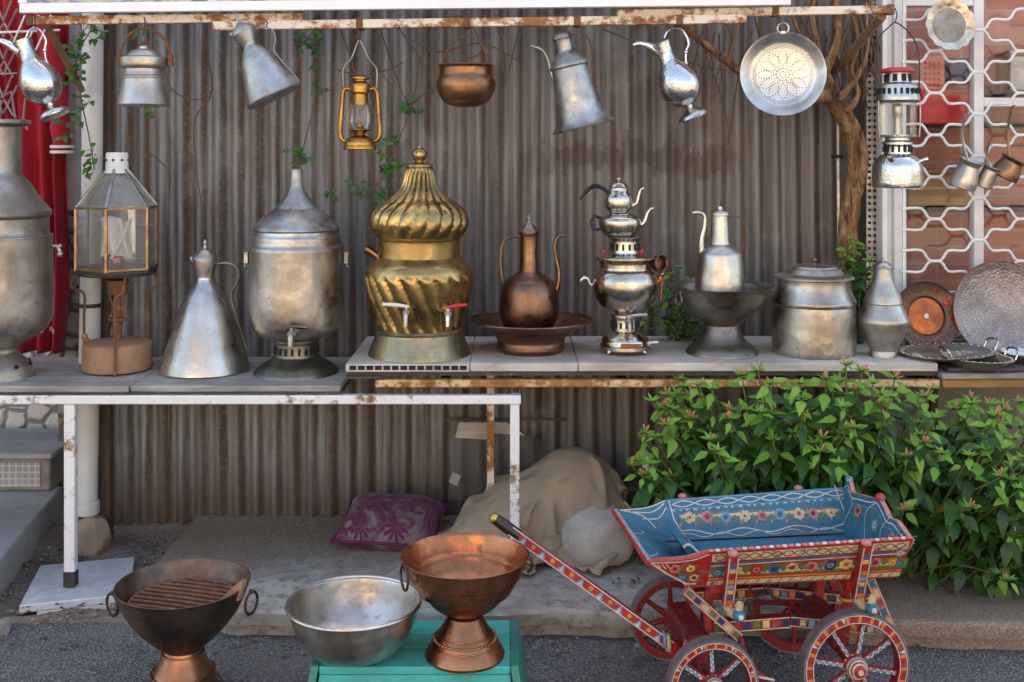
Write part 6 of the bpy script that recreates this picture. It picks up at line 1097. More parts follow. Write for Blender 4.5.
-156,202,112,-146,203,129,-136,202,145,-124,201,161,-113,199,177,-99,198,191,-82,201,204,-71,209,225,-52,195,215,-29,197,214,-10,201,218,6,190,217,22,193,232,21,213,254,49,201,253,72,211,262,90,224,270,110,221,268,129,222,266,149,
218,262,169,215,260,191,211,260,209,224,267,218,242,272,237,238,271,246,222,260,222,217,245,236,192,231,261,175,220,288,175,217,309,182,214,310,172,197,311,165,179,314,163,160,318,162,141,327,166,125,322,156,110,332,154,94,-378,
238,22,-354,226,10,-329,220,24,-307,219,16,-300,218,34,-282,219,44,-258,220,45,-231,221,46,-208,217,39,-189,217,46,-173,210,54,-161,206,69,-150,204,87,-140,203,105,-131,204,121,-121,207,138,-110,209,154,-102,211,171,-91,215,188,
-85,221,211,-64,206,203,-38,207,199,-15,208,198,1,214,205,15,199,201,28,206,220,28,226,242,53,211,237,73,224,246,95,228,249,115,225,248,134,230,248,154,225,245,175,220,244,199,217,246,212,235,253,226,250,258,244,244,255,248,226,
241,225,219,226,238,195,213,262,180,203,286,180,198,305,185,193,322,187,184,328,179,167,322,183,148,316,183,130,311,178,112,313,171,95,319,166,77,-364,231,29,-345,241,11,-321,231,13,-305,239,25,-287,236,31,-265,235,32,-240,236,31,
-215,230,26,-192,234,29,-174,226,32,-160,222,45,-148,218,61,-137,214,79,-127,213,97,-118,215,114,-109,219,131,-104,224,149,-102,227,169,-97,231,191,-71,230,200,-55,213,186,-27,217,183,-8,226,188,5,212,186,25,206,188,34,220,208,35,
240,230,55,222,221,77,232,227,98,231,227,118,232,226,137,240,228,156,231,225,179,225,225,204,224,229,215,244,237,231,255,240,249,246,235,247,228,220,227,218,205,243,196,195,264,183,186,285,184,180,301,193,176,317,192,164,334,194,
152,340,186,135,333,189,117,327,184,99,319,189,82,314,185,64,-350,224,30,-333,243,22,-313,245,11,-294,241,9,-274,238,13,-250,239,13,-223,241,12,-197,242,12,-177,237,12,-161,239,21,-151,239,38,-136,231,52,-126,228,71,-117,228,89,
-109,231,107,-103,236,125,-102,241,144,-98,245,165,-87,225,178,-62,240,188,-48,221,170,-22,231,172,0,229,172,14,216,172,34,217,178,26,232,200,40,250,216,59,234,207,81,236,208,101,234,206,118,244,209,139,247,209,158,235,205,182,228,
206,207,232,211,219,250,218,236,258,220,252,247,213,245,230,197,230,215,181,247,194,173,266,183,167,285,184,163,298,198,159,317,206,152,328,202,135,344,201,122,349,192,105,343,189,87,336,191,69,332,189,50,-343,237,39,-320,245,33,
-303,251,22,-286,256,13,-263,256,13,-238,259,10,-211,261,11,-186,261,11,-171,254,24,-155,258,14,-140,252,27,-127,247,44,-117,245,62,-108,245,80,-102,250,99,-104,255,118,-101,259,138,-87,250,154,-81,223,164,-61,248,173,-44,227,155,
-17,224,158,3,221,158,24,219,157,30,233,173,23,248,196,47,257,203,67,246,196,84,236,189,102,245,190,122,241,189,141,252,189,162,242,188,185,231,188,208,239,193,222,254,198,240,261,197,252,245,188,233,233,175,243,212,161,250,191,
150,267,179,147,285,182,145,302,195,143,311,215,138,330,217,126,340,213,109,344,204,92,354,199,76,352,194,58,348,195,38,-340,255,31,-319,263,29,-300,267,26,-280,270,20,-256,273,12,-228,275,16,-200,279,12,-184,272,28,-166,269,36,
-148,268,28,-131,266,17,-119,262,35,-107,260,52,-102,264,71,-105,269,90,-100,274,108,-92,274,128,-87,250,137,-76,223,148,-64,253,158,-37,239,147,-14,227,142,7,226,142,20,235,153,25,250,171,27,265,191,49,256,186,67,245,180,88,247,
177,106,238,175,124,246,173,144,254,172,162,239,171,187,235,171,208,245,175,223,259,178,243,261,174,250,244,162,233,228,148,239,205,136,255,192,127,271,179,126,282,195,131,304,190,126,310,213,121,324,229,116,331,222,98,340,216,81,
350,212,65,358,207,47,363,201,27,-333,255,11,-317,270,13,-300,280,15,-279,286,20,-251,289,17,-221,292,12,-194,294,20,-183,286,39,-163,285,43,-148,286,31,-133,284,17,-117,281,30,-102,277,42,-105,282,61,-102,288,79,-94,291,98,-81,
279,113,-85,252,120,-76,224,131,-61,254,142,-32,253,154,-13,238,156,1,243,142,4,247,161,11,264,178,35,268,174,52,254,168,72,247,164,91,243,161,110,238,159,129,244,157,148,255,156,165,239,154,190,241,155,208,252,158,225,263,158,244,
261,150,248,241,137,232,224,122,239,202,111,254,189,104,273,185,106,277,203,115,297,190,109,315,205,105,318,227,99,335,238,92,340,232,74,349,226,57,359,221,38,370,215,18,-342,275,12,-327,288,10,-307,295,12,-281,300,12,-250,304,12,
-218,308,12,-201,301,33,-182,300,47,-162,301,44,-152,301,28,-134,300,18,-123,297,34,-103,293,33,-104,300,51,-97,305,69,-84,301,85,-74,282,97,-85,255,103,-76,224,114,-58,251,125,-32,259,136,-17,241,137,-15,253,152,-3,268,161,20,272,
158,43,267,154,57,252,150,77,251,147,95,244,145,114,239,143,130,252,143,151,253,140,170,239,139,192,246,139,208,258,142,225,267,138,245,262,128,246,240,112,231,221,96,240,201,86,258,190,81,277,191,86,267,208,98,288,194,93,312,197,
88,322,217,83,327,236,75,341,249,68,355,242,55,364,236,34,378,228,13,-354,295,12,-337,306,12,-314,312,12,-285,316,12,-252,320,12,-220,323,16,-206,315,39,-185,316,49,-165,317,45,-154,316,29,-136,316,19,-122,313,33,-105,309,25,-92,
304,39,-88,313,56,-75,306,72,-69,283,82,-78,254,88,-74,224,98,-55,247,109,-31,247,122,-14,258,124,-16,271,139,5,276,138,30,276,136,50,266,132,61,249,130,80,255,130,99,249,129,118,242,126,134,255,126,154,247,124,176,240,123,193,252,
124,205,267,127,225,272,121,244,263,106,243,240,88,230,220,72,241,200,62,259,192,59,278,195,66,263,208,79,288,210,82,302,193,72,320,206,66,327,225,59,336,242,51,352,257,46,374,250,36,387,242,12,-367,315,12,-348,323,12,-322,328,12,
-291,332,12,-256,336,12,-225,338,21,-212,330,43,-190,332,48,-170,334,44,-153,333,34,-138,332,22,-120,325,23,-102,323,31,-86,313,26,-81,320,44,-68,307,57,-66,282,66,-65,253,78,-69,221,83,-48,239,95,-31,253,104,-28,270,113,-7,274,
116,16,277,115,39,280,113,55,265,110,64,247,109,83,253,110,103,257,112,121,247,109,141,249,110,162,251,108,182,241,106,192,258,109,206,273,113,224,260,108,243,268,87,240,243,67,230,221,51,241,202,41,260,196,40,279,201,48,261,211,
60,281,222,70,290,202,60,310,201,49,325,214,42,334,232,35,351,247,31,371,264,28,397,255,16,-378,333,12,-358,339,12,-330,344,12,-297,348,12,-262,351,11,-240,343,29,-219,347,44,-198,350,42,-179,351,38,-160,352,32,-140,349,31,-121,
342,25,-101,336,22,-83,327,18,-70,316,30,-67,298,43,-80,278,57,-73,249,64,-62,221,68,-48,241,79,-37,258,87,-20,267,93,2,273,93,25,280,92,48,282,90,57,264,87,66,245,88,86,249,91,106,255,92,126,258,92,146,254,91,164,242,90,185,247,
88,190,265,93,205,279,99,218,255,95,234,273,73,231,248,51,229,225,33,241,207,25,260,201,24,279,207,33,260,215,44,275,230,55,295,219,53,296,204,36,314,211,27,331,222,19,350,236,15,371,254,13,396,272,10,-388,350,12,-366,355,12,-337,
360,15,-302,363,12,-271,362,21,-243,357,18,-222,360,30,-208,347,24,-189,340,23,-171,334,29,-153,338,20,-134,341,11,-114,331,10,-97,318,11,-80,305,16,-72,288,28,-86,270,43,-74,243,47,-55,223,53,-47,243,63,-32,255,70,-15,267,73,8,
275,72,32,283,70,55,283,69,62,264,66,67,245,67,88,246,71,108,253,72,127,248,73,148,243,71,169,245,68,188,253,68,186,272,76,205,286,81,205,255,83,222,278,63,226,255,38,231,234,20,241,215,12,260,210,11,279,217,20,258,221,30,272,237,
40,294,234,45,305,219,35,300,216,15,316,230,12,335,246,12,357,263,14,381,282,10,-396,365,12,-372,371,12,-342,376,12,-308,379,15,-276,375,12,-249,373,12,-227,367,12,-207,365,12,-188,359,12,-173,356,24,-171,341,11,-151,331,10,-131,
320,10,-114,309,15,-98,295,17,-90,282,35,-89,257,26,-69,237,29,-48,227,38,-47,246,47,-29,251,54,-13,269,54,12,277,52,37,284,50,59,284,49,61,264,47,69,245,48,89,245,50,110,246,52,130,247,50,152,247,48,173,249,45,190,260,48,181,276,
57,202,291,65,211,270,87,209,276,53,234,267,31,238,247,13,241,228,23,257,227,11,278,231,11,275,222,31,273,243,25,292,246,34,292,226,41,288,226,21,302,239,12,321,255,12,343,273,12,366,291,12]
def canvas():
    n = 50; b = MB()
    b.add([(CANVAS[i]/1e3, CANVAS[i+1]/1e3, CANVAS[i+2]/1e3) for i in range(0, len(CANVAS), 3)], [(j*(n+1)+i, j*(n+1)+i+1, (j+1)*(n+1)+i+1, (j+1)*(n+1)+i) for j in range(n) for i in range(n)])
    o = b.build('canvas_cover', 'canvas', None, ((539-512)*4.2/F, 4.24, .097), sharp=0, solid=.005, sub=1); return tag(o, 'crumpled khaki canvas thrown over a heap under the table', 'canvas')
canvas()
b = MB(); b.box((-.17, 0, 0), (.2, .15, .02)); b.xform(Matrix.Rotation(R(-3), 4, 'Y')); pk = b.build('plank', 'plank_dark', None, ((655-512)*4.3/F, 4.34, .30), bev=.003); tag(pk, 'dark weathered plank low behind the cart, right of the canvas heap', 'plank')
for x in (-.13, .15):
    b = MB(); b.box((x-.03, .03, -.205), (x+.03, .12, -.012+x*.05)); b.build('support', 'concrete_block', pk, bev=.003)
for i, (px, py, a, lab) in enumerate(((644, 470, 35, 'small crumpled white paper cup on the dark plank'), (679, 483, 80, 'small pale plastic cup lying near the cart'))):
    b = MB(); b.lathe(shell([(.012, 0), (.02, .05), (.021, .052)], .001), 20, mod=lambda r, z, a_: r*(1+.05*math.sin(3*a_+z*90))); tag(b.build('paper_cup', 'tasselwhite', None, W(px, py, 4.36)), lab, 'cup').rotation_euler = (0, R(a), .4)
# cracked pane leaning on the sheets under the table
t_ = thing('broken_pane', 'dusty broken glass pane leaning on the fence beneath the table', 'pane', W(505, 500, 4.60), (R(-3), 0, 0))
s = 4.6/F; poly = [(-58*s, 0), (-50*s, 78*s), (-5*s, 80*s), (6*s, 70*s), (40*s, 58*s), (44*s, 30*s), (40*s, 0)]
b = MB(); b.prism(poly, 0, .004); b.build('glass', 'lamp_glass', t_, smooth=False)
b = MB(); b.beam((-60*s, -.004, 80*s), (62*s, -.004, 80*s), .008, .008); b.beam((5*s, -.003, 78*s), (30*s, -.003, 57*s), .002, .004); b.build('edge_strip', 'iron', t_)
b = MB(); b.prism([(-50*s, 62*s), (-46*s, 77*s), (2*s, 77*s), (20*s, 64*s), (-10*s, 66*s), (-20*s, 60*s)], -.006, -.004); b.prism([(-56*s, 18*s), (-48*s, 14*s), (-44*s, 24*s), (-52*s, 28*s)], -.006, -.004); b.build('torn_paper', 'panel_wood', t_)

# ------------------------------------------------------------------ red robe hanging at the left
YR = 4.78; s = YR/F; t_ = thing('red_robe', 'long red velvet robe with white embroidery hanging at the left edge', 'robe', W(20, 345, YR))
def robe(u, q):
    px = -70+ (132+8*q)*u; py = 352-370*q; w = 1-.35*q
    x = (px-20)*s; z = (345-py)*s; ph = px*.42+3.0*noise.noise(Vector((px*.03, q*1.6, 0)))
    return Vector((x+.008*math.sin(q*9+px*.1)*(1-q), .042*math.sin(ph)*(1.1-q*.6)+.015*noise.noise(Vector((px*.1, q*5, 4))), z))
b = MB(); b.grid(120, 60, robe); b.build('skirt', 'red_cloth', t_, sharp=0, solid=.005)
b = MB(); b.grid(60, 3, lambda u, q: robe(u, .055+.012*q)+Vector((0, -.007, 0))); b.build('trim', 'tasselwhite', t_, sharp=0)
b = MB(); pts = [W(48, 2, YR)-W(20, 345, YR), W(56, 40, YR)-W(20, 345, YR), W(64, 95, YR)-W(20, 345, YR), W(69, 152, YR)-W(20, 345, YR)]; pts = [q+Vector((0, -.07, 0)) for q in pts]; b.tube(pts, [.04,.052,.05,.045], 18, flat=.8)
for i, q in enumerate(b.v): b.v[i] = q+Vector((.008*math.sin(q.z*60), .006*math.sin(q.z*47+2), 0))
b.build('sleeve', 'red_cloth', t_, sharp=0)
b = MB(); q = pts[-1]; [b.lathe([(.047, 0), (.05, .001), (.05, .012), (.047, .013)], 24, c=(q.x, q.y)) and b.xform(Matrix.Translation((0, 0, q.z+dz)), len(b.v)-24*4) for dz in (-.006, .016)]; b.build('cuff', 'tasselwhite', t_)
b = MB(); k = W(20, 345, YR)
def emb(*px): b.tube([W(x, y, YR)-k+Vector((0, -.045, 0)) for x, y in px], .011, 6, sub=0, flat=.3)
for y0 in (0, 38, 76): emb((-4, y0+10), (8, y0+38), (22, y0+10)); emb((0, y0+2), (8, y0+22), (16, y0+2)); emb((-2, y0+40), (9, y0+24), (18, y0+40))
emb((5, 100), (5, 125)); emb((-5, 104), (16, 92), (20, 118)); emb((-6, 75), (22, 74)); emb((30, 98), (28, 118), (32, 130)); b.build('embroidery', 'emb', t_) if False else None
M['emb'] = cloth('pale_embroidery', (.66,.60,.54), (.40,.42,.38), 200, 30, (.25,.32,.28)); b.build('embroidery', 'emb', t_)
t_ = thing('clothes_rack', 'thin white wire clothes rack holding the red robe', 'rack', W(20, 36, 4.68)); k = W(20, 36, 4.68); b = MB()
for pp in (((-40,34),(60,30)),): b.tube([W(*q, 4.68)-k for q in pp], .005, 8, sub=0)
b.build('rod', 'grille_white', t_); b = MB(); [b.tube([W(x, y, 4.66)-k for x, y in ((x0+9, 15), (x0+2, 32), (x0-6, 50))], .004, 6, sub=0) for x0 in (16, 30, 42)]; b.build('hanger', 'grille_white', t_)

# ------------------------------------------------------------------ plants
def leaf(b, p, d, up, L, wd, mat=0, curl=.25, fold=.18):
    d = d.normalized(); sd = d.cross(up); sd = sd.normalized() if sd.length > 1e-3 else Vector((1, 0, 0)); n = sd.cross(d)
    rows = [(.0, .0), (.12, .55), (.32, 1.), (.58, .78), (.82, .36), (1., 0.)]; vs = []; fs = []
    for u, w in rows:
        c = p+d*(L*u)-n*(curl*L*u*u); vs += [c, c+sd*(w*wd/2)+n*(fold*w*wd*.5), c-sd*(w*wd/2)+n*(fold*w*wd*.5)]
    for i in range(5):
        a = i*3; e = a+3; fs += [(a, a+1, e+1, e), (a, e, e+2, a+2)]
    b.add(vs, fs, mat)
def plant(name, label, cat, root, tips, leafL, mat, young, stem_r=.004, step_=.045, start=.3, buds=0., bare=False, seed=1, droop=.3, roots=None):
    r_ = random.Random(seed); t_ = thing(name, label, cat, root); st, lf = MB(), MB(); O_ = Vector(root)
    for ti, tip in enumerate(tips):
        tip = Vector(tip)-O_; base = Vector(roots[ti])-O_ if roots else Vector((r_.uniform(-.06, .06), r_.uniform(-.03, .03), 0)); mid = base.lerp(tip, .5)+Vector((r_.uniform(-.05, .05), r_.uniform(-.05, .03), r_.uniform(.02, .10)))
        path = catmull([base, mid, tip], 10); L = sum((path[i+1]-path[i]).length for i in range(len(path)-1)); st.tube(path, [stem_r, stem_r*.8, stem_r*.4], 6, sub=0)
        n = max(3, int(L*(1-start)/step_)); ang = r_.uniform(0, 6)
        for k in range(n+1):
            u = start+(1-start)*k/n; i = min(int(u*(len(path)-1)), len(path)-2); q = path[i].lerp(path[i+1], u*(len(path)-1)-i); T = (path[i+1]-path[i]).normalized(); ang += 1.57+r_.uniform(-.3, .3)
            a1 = T.orthogonal().normalized(); a2 = T.cross(a1); sz = leafL*(1.05-.5*max(0, (u-.75)*4*.8))*r_.uniform(.5, 1.25)
            for sg in (0, PI):
                if r_.random() < .16: continue
                d = (a1*math.cos(ang+sg)+a2*math.sin(ang+sg))*.9+T*.35+Vector((0, -.28, -droop*r_.uniform(.3, 1.4)))
                pet = d.normalized()*sz*.25; lf.add([q, q+pet, q+pet+Vector((0, 0, .001)), q+Vector((0, 0, .001))], [(0, 1, 2, 3)], 0)
                leaf(lf, q+pet, d, Vector((r_.uniform(-.6, .6), r_.uniform(-1.1, -.2), 1)), sz, sz*r_.uniform(.44, .62), (1 if (u > .9 and young) else (3 if r_.random() < .012 and young else 0)), r_.uniform(.1, .6))
        if young:
            for k in range(10):
                a = k*.63+r_.uniform(-.2, .2); d = Vector((math.cos(a), math.sin(a)*.7-.3, .55)); leaf(lf, tip, d, Vector((0, -.4, 1)), leafL*r_.uniform(.3, .58), leafL*.15, 1, .1)
            if r_.random() < buds:
                for k in range(r_.choice((1, 1, 2, 3))):
                    d = Vector((r_.uniform(-.6, .6), r_.uniform(-.9, .1), 1)).normalized(); lf.tube([tip, tip+d*.018, tip+d*.03, tip+d*.037], [.0014, .0016, .0036, .001], 6, 2, sub=0)
    st.build('stems', 'bush_stem' if not bare else 'twig', t_, sharp=0); lf.build('foliage', [mat, young or mat, 'bud', 'leaf_yellow'], t_, sharp=0)
    return t_
def bush():
    r_ = random.Random(21); tips = []; roots = []
    env = [(.40, .42, .62), (.50, .36, .80), (.62, .34, .83), (.74, .36, .87), (.9, .38, .89), (1.05, .36, .90), (1.2, .34, .91), (1.33, .25, .88), (1.48, .2, .84), (1.62, .16, .83), (1.8, .12, .86), (2.2, .1, .88)]
    def lohi(x):
        for a, c in zip(env, env[1:]):
            if a[0] <= x <= c[0]:
                u = (x-a[0])/(c[0]-a[0]); return a[1]+(c[1]-a[1])*u, a[2]+(c[2]-a[2])*u
        return .2, .7
    for px_, py_, Y_ in ((758,372,3.72),(770,385,3.7),(846,366,3.68),(862,372,3.7),(873,384,3.66),(742,376,3.74),(800,384,3.66),(826,380,3.66),(652,402,3.9),(662,410,3.95),(672,398,3.92),(690,396,3.9),(712,390,3.8)): q_ = W(px_, py_, Y_); tips.append(tuple(q_)); roots.append((max(.85, q_.x*.6+.5), r_.uniform(3.98, 4.1), .02))
    while len(tips) < 240:
        x = r_.uniform(.43, 2.1); lo, hi = lohi(x); hi *= 1-.16*max(0, noise.noise(Vector((x*6, 1, 4)))+.25)+.0; z = lo+(hi-lo)*r_.random()**.75; y = 3.60+.42*r_.random()
        if z > .70 and y > 3.93: y = r_.uniform(3.72, 3.9)
        if x < .62: y = r_.uniform(3.78, 4.02)
        if z < .6 and x < 1.22 and y < 3.75: y = r_.uniform(3.76, 4.0)
        tips.append((x, y, z)); rx = 1.25+(x-1.25)*.55+r_.uniform(-.12, .12); roots.append((max(rx, .85), r_.uniform(3.98, 4.15), .02))
    return plant('leafy_bush', 'dense green leafy bush with pink buds behind the painted cart', 'bush', (1.25, 4.05, .03), tips, .076, 'leaf', 'leaf_young', .006, .056, .4, .55, seed=5, droop=.6, roots=roots)
bush()
# small greens behind the vessels
def sprig(label, name, root, tips, L=.05, seed=3, mat='leaf', step_=.045, start=.2, cat='plant', **k): return plant(name, label, cat, root, tips, L, mat, 'leaf_young' if mat == 'leaf' else None, .003, step_, start, seed=seed, **k)
q = W(690, 345, 4.5); sprig('green plant growing up between the nickel samovar and pedestal dish', 'green_plant', (q.x, 4.5, .80), [tuple(W(px, py, 4.48)) for px, py in ((645,320),(655,305),(663,292),(672,275),(680,268),(690,280),(668,300),(676,315),(660,325),(684,300),(650,330),(692,322),(671,330))], .052, 7)
q = W(852, 345, 4.45); sprig('green plant at the foot of the vine trunk behind the lidded pot', 'green_plant', (q.x, 4.45, .80), [tuple(W(px, py, 4.42)) for px, py in ((850,240),(862,250),(845,258),(870,262),(852,272),(866,280),(858,292),(868,300),(846,285),(874,275),(856,245))], .055, 9)
def creeper(label, path, leaves, Y, seed=1, L=.035, r=.0025):
    r_ = random.Random(seed); k = W(*path[0], Y); t_ = thing('creeper', label, 'creeper', k); st, lf = MB(), MB(); P = [W(x, y, Y)-k+Vector((0, r_.uniform(-.02, .0), 0)) for x, y in path]; st.tube(P, r, 6)
    for (x, y, n, sp) in leaves:
        c = W(x, y, Y)-k
        for j in range(n):
            p0 = c+Vector((r_.uniform(-sp, sp), -.02-r_.uniform(0, .03), r_.uniform(-sp, sp)))*1; d = Vector((r_.uniform(-1, 1), -.6, r_.uniform(-.8, .4))); leaf(lf, p0, d, Vector((r_.uniform(-.4, .4), -1, .7)), L*r_.uniform(.7, 1.2), L*r_.uniform(.5, .75), 0, .25)
            st.tube([c+Vector((0, -.01, 0)), p0], .0012, 5, sub=0)
    st.build('stem', 'twig', t_, sharp=0); lf.build('leaves', 'leaf_dark', t_, sharp=0)
creeper('thin leafy creeper climbing the grey downpipe below the rail', [(96,170),(90,140),(82,100),(78,60),(92,30),(100,18)], [(84,32,14,.05),(74,50,12,.03),(80,78,10,.03),(88,104,7,.03),(78,120,10,.04),(70,130,7,.03),(92,165,10,.04),(104,34,8,.04),(94,150,3,.03),(86,60,8,.03),(150,38,7,.04),(153,112,4,.02)], 4.28, 1)
creeper('sparse creeper sprigs on the fence above the tin urn', [(312,20),(318,55),(320,85),(306,140),(300,165)], [(308,40,12,.04),(318,44,8,.03),(322,88,6,.025),(318,66,3,.02),(300,157,12,.04)], 4.58, 2, .038)
creeper('leafy creeper twigs on the fence beside the brass samovar', [(420,60),(412,105),(395,150),(385,175),(360,200)], [(412,107,10,.035),(378,145,5,.03),(394,160,10,.04),(388,170,8,.04),(358,187,8,.03),(380,195,8,.03),(396,140,5,.02),(330,192,4,.02)], 4.58, 3, .038)
# old grape vine on the right
t_ = thing('grape_vine', 'old twisting brown vine trunk with bare branches by the window', 'vine', W(850, 350, 4.5)); k = W(850, 350, 4.5)
def vp(*pts, Y=4.5): return [W(x, y, Y+(q[0] if q else 0))-k for x, y, *q in pts]
b = MB(); TP = catmull(vp((846,352),(846,300),(847,240),(853,200),(858,165),(852,132),(838,108),(825,84),(818,60)), 6); r_ = random.Random(12)
for kk in range(6):
    ph = kk*1.05; rr = [.026, .021, .019, .018, .022, .016][kk]; off = .021
    pts = [q+Vector((math.cos(ph+i*.10*(1 if kk % 2 else -.6))*off, math.sin(ph+i*.10)*off*.8, 0))+Vector((noise.noise(Vector((i*.3, kk, 0))), noise.noise(Vector((i*.3, kk, 5))), 0))*.008 for i, q in enumerate(TP)]
    b.tube(pts, [rr*(1+.3*noise.noise(Vector((i*.35, kk*3, 1)))) for i in range(len(pts))], 14, 0, 2)
for i, q in enumerate(b.v): b.v[i] = q+Vector((noise.noise(Vector((q.x*60, q.y*60, q.z*14))), noise.noise(Vector((q.x*60, q.y*60+9, q.z*14))), 0))*.006
b.build('trunk', 'bark', t_, sharp=0)
for pts, rad in ((((824,72),(836,45),(838,20),(835,-10)), [.024,.017,.015,.013]), (((830,85),(818,50),(812,15),(815,-10)), [.02,.014,.011,.01]), (((838,100),(860,72),(868,40),(872,-10)), [.016,.011,.009,.008]), (((846,112),(858,95),(852,70),(858,40),(850,5)), [.015,.011,.009,.008,.007]), (((745,76),(715,52),(690,32),(672,8)), [.017,.016,.014,.011]), (((745,76),(770,92),(800,98),(830,95)), [.017,.018,.02,.03]), (((790,60),(800,40),(790,10)), [.008,.008,.007]), (((728,62),(735,35),(742,10)), [.008,.007,.006])):
    b = MB(); b.tube(vp(*pts, Y=4.42), rad, 12, sub=7)
    for i, q in enumerate(b.v): b.v[i] = q+Vector((.006, .006, 0))*noise.noise(q*22)
    b.build('branch', 'bark', t_, sharp=0)
b = MB(); r_ = random.Random(4)
for i in range(48):
    x = r_.choice((r_.uniform(795, 885), r_.uniform(690, 790), r_.uniform(800, 875))); y = r_.uniform(-5, 40); p_ = [(x, y)]
    for j in range(3): x += r_.uniform(-10, 10); y += r_.uniform(14, 34); p_.append((x, y))
    b.tube(vp(*p_, Y=4.40+r_.uniform(0, .12)), [.0045, .004, .003, .0018], 6)
b.build('twigs', 'twig', t_, sharp=0)
t_ = thing('dead_vine', 'thin leafless vine stems trailing down the fence behind the copper pot', 'vine', W(470, 5, 4.58)); k2 = W(470, 5, 4.58)
for p_ in (((338,24),(352,60),(362,90),(372,112)), ((372,10),(388,50),(402,90),(410,104)), ((384,30),(378,60),(392,85)), ((455,15),(462,45),(470,75),(455,100)), ((410,104),(435,88),(470,78)), ((520,20),(512,60),(505,95)), ((740,60),(727,150),(720,200),(700,260)), ((700,40),(722,110),(728,150)), ((465,10),(480,50),(462,62)), ((492,10),(503,60),(504,84)), ((340,70),(360,76),(386,70),(404,62)), ((205,20),(212,90),(196,130),(208,240)), ((160,60),(175,90),(200,100),(213,88)), ((150,150),(172,170),(170,190)), ((395,25),(420,60),(432,95)), ((600,30),(650,48),(700,66),(738,72)), ((410,40),(440,52),(480,44),(520,62))):
    b = MB(); b.tube([W(x+r_.uniform(-2, 2), y, 4.60)-k2+Vector((0, r_.uniform(-.04, .0), 0)) for x, y in p_], [.0035, .003, .0022], 6); b.build('stem', 'twig', t_, sharp=0)

# ------------------------------------------------------------------ painted cart
cart = thing('painted_cart', 'small four wheeled wooden cart painted with flowers in blue, red and yellow', 'cart', (.737, 3.36, 0), (0, 0, R(7)))
def flower(b, o, ux, uy, nrm, r, c1, c2, n=6, lift=.0012):
    P = lambda x, y, h: o+ux*x+uy*y+nrm*h
    r *= rnd.uniform(.85, 1.12); o = o+ux*rnd.uniform(-.003, .003)+uy*rnd.uniform(-.002, .002); a0_ = rnd.uniform(0, 1)
    for k in range(n):
        a = a0_+2*PI*k/n+rnd.uniform(-.15, .15); cx_, cy_ = .58*r*math.cos(a), .58*r*math.sin(a); vs = [P(cx_+.44*r*math.cos(q*PI/4), cy_+.44*r*math.sin(q*PI/4), lift+.00025*(k % 3)) for q in range(8)]; b.add(vs, [tuple(range(8))], CI[c1])
    b.add([P(.5*r*math.cos(q*PI/4), .5*r*math.sin(q*PI/4), lift+.001) for q in range(8)], [tuple(range(8))], CI[c2]); b.add([P(.22*r*math.cos(q*PI/4), .22*r*math.sin(q*PI/4), lift+.0016) for q in range(8)], [tuple(range(8))], CI['dred' if c2 != 'dred' else 'black'])
def leafp(b, o, ux, uy, nrm, x, y, a, L, c='green', lift=.0007):
    d = ux*math.cos(a)+uy*math.sin(a); e = ux*-math.sin(a)+uy*math.cos(a); p = o+ux*x+uy*y+nrm*lift; b.add([p, p+d*L*.5+e*L*.22, p+d*L, p+d*L*.5-e*L*.22], [(0, 1, 2, 3)], CI[c])
def strip(b, pts, w, c, nrm, lift=.0015):
    pts = [Vector(p) for p in pts]; vs = []
    for i, p in enumerate(pts):
        T = (pts[min(i+1, len(pts)-1)]-pts[max(i-1, 0)]).normalized(); sd = T.cross(nrm).normalized(); vs += [p+sd*w/2+nrm*lift, p-sd*w/2+nrm*lift]
    b.add(vs, [(2*i, 2*i+1, 2*i+3, 2*i+2) for i in range(len(pts)-1)], CI[c])
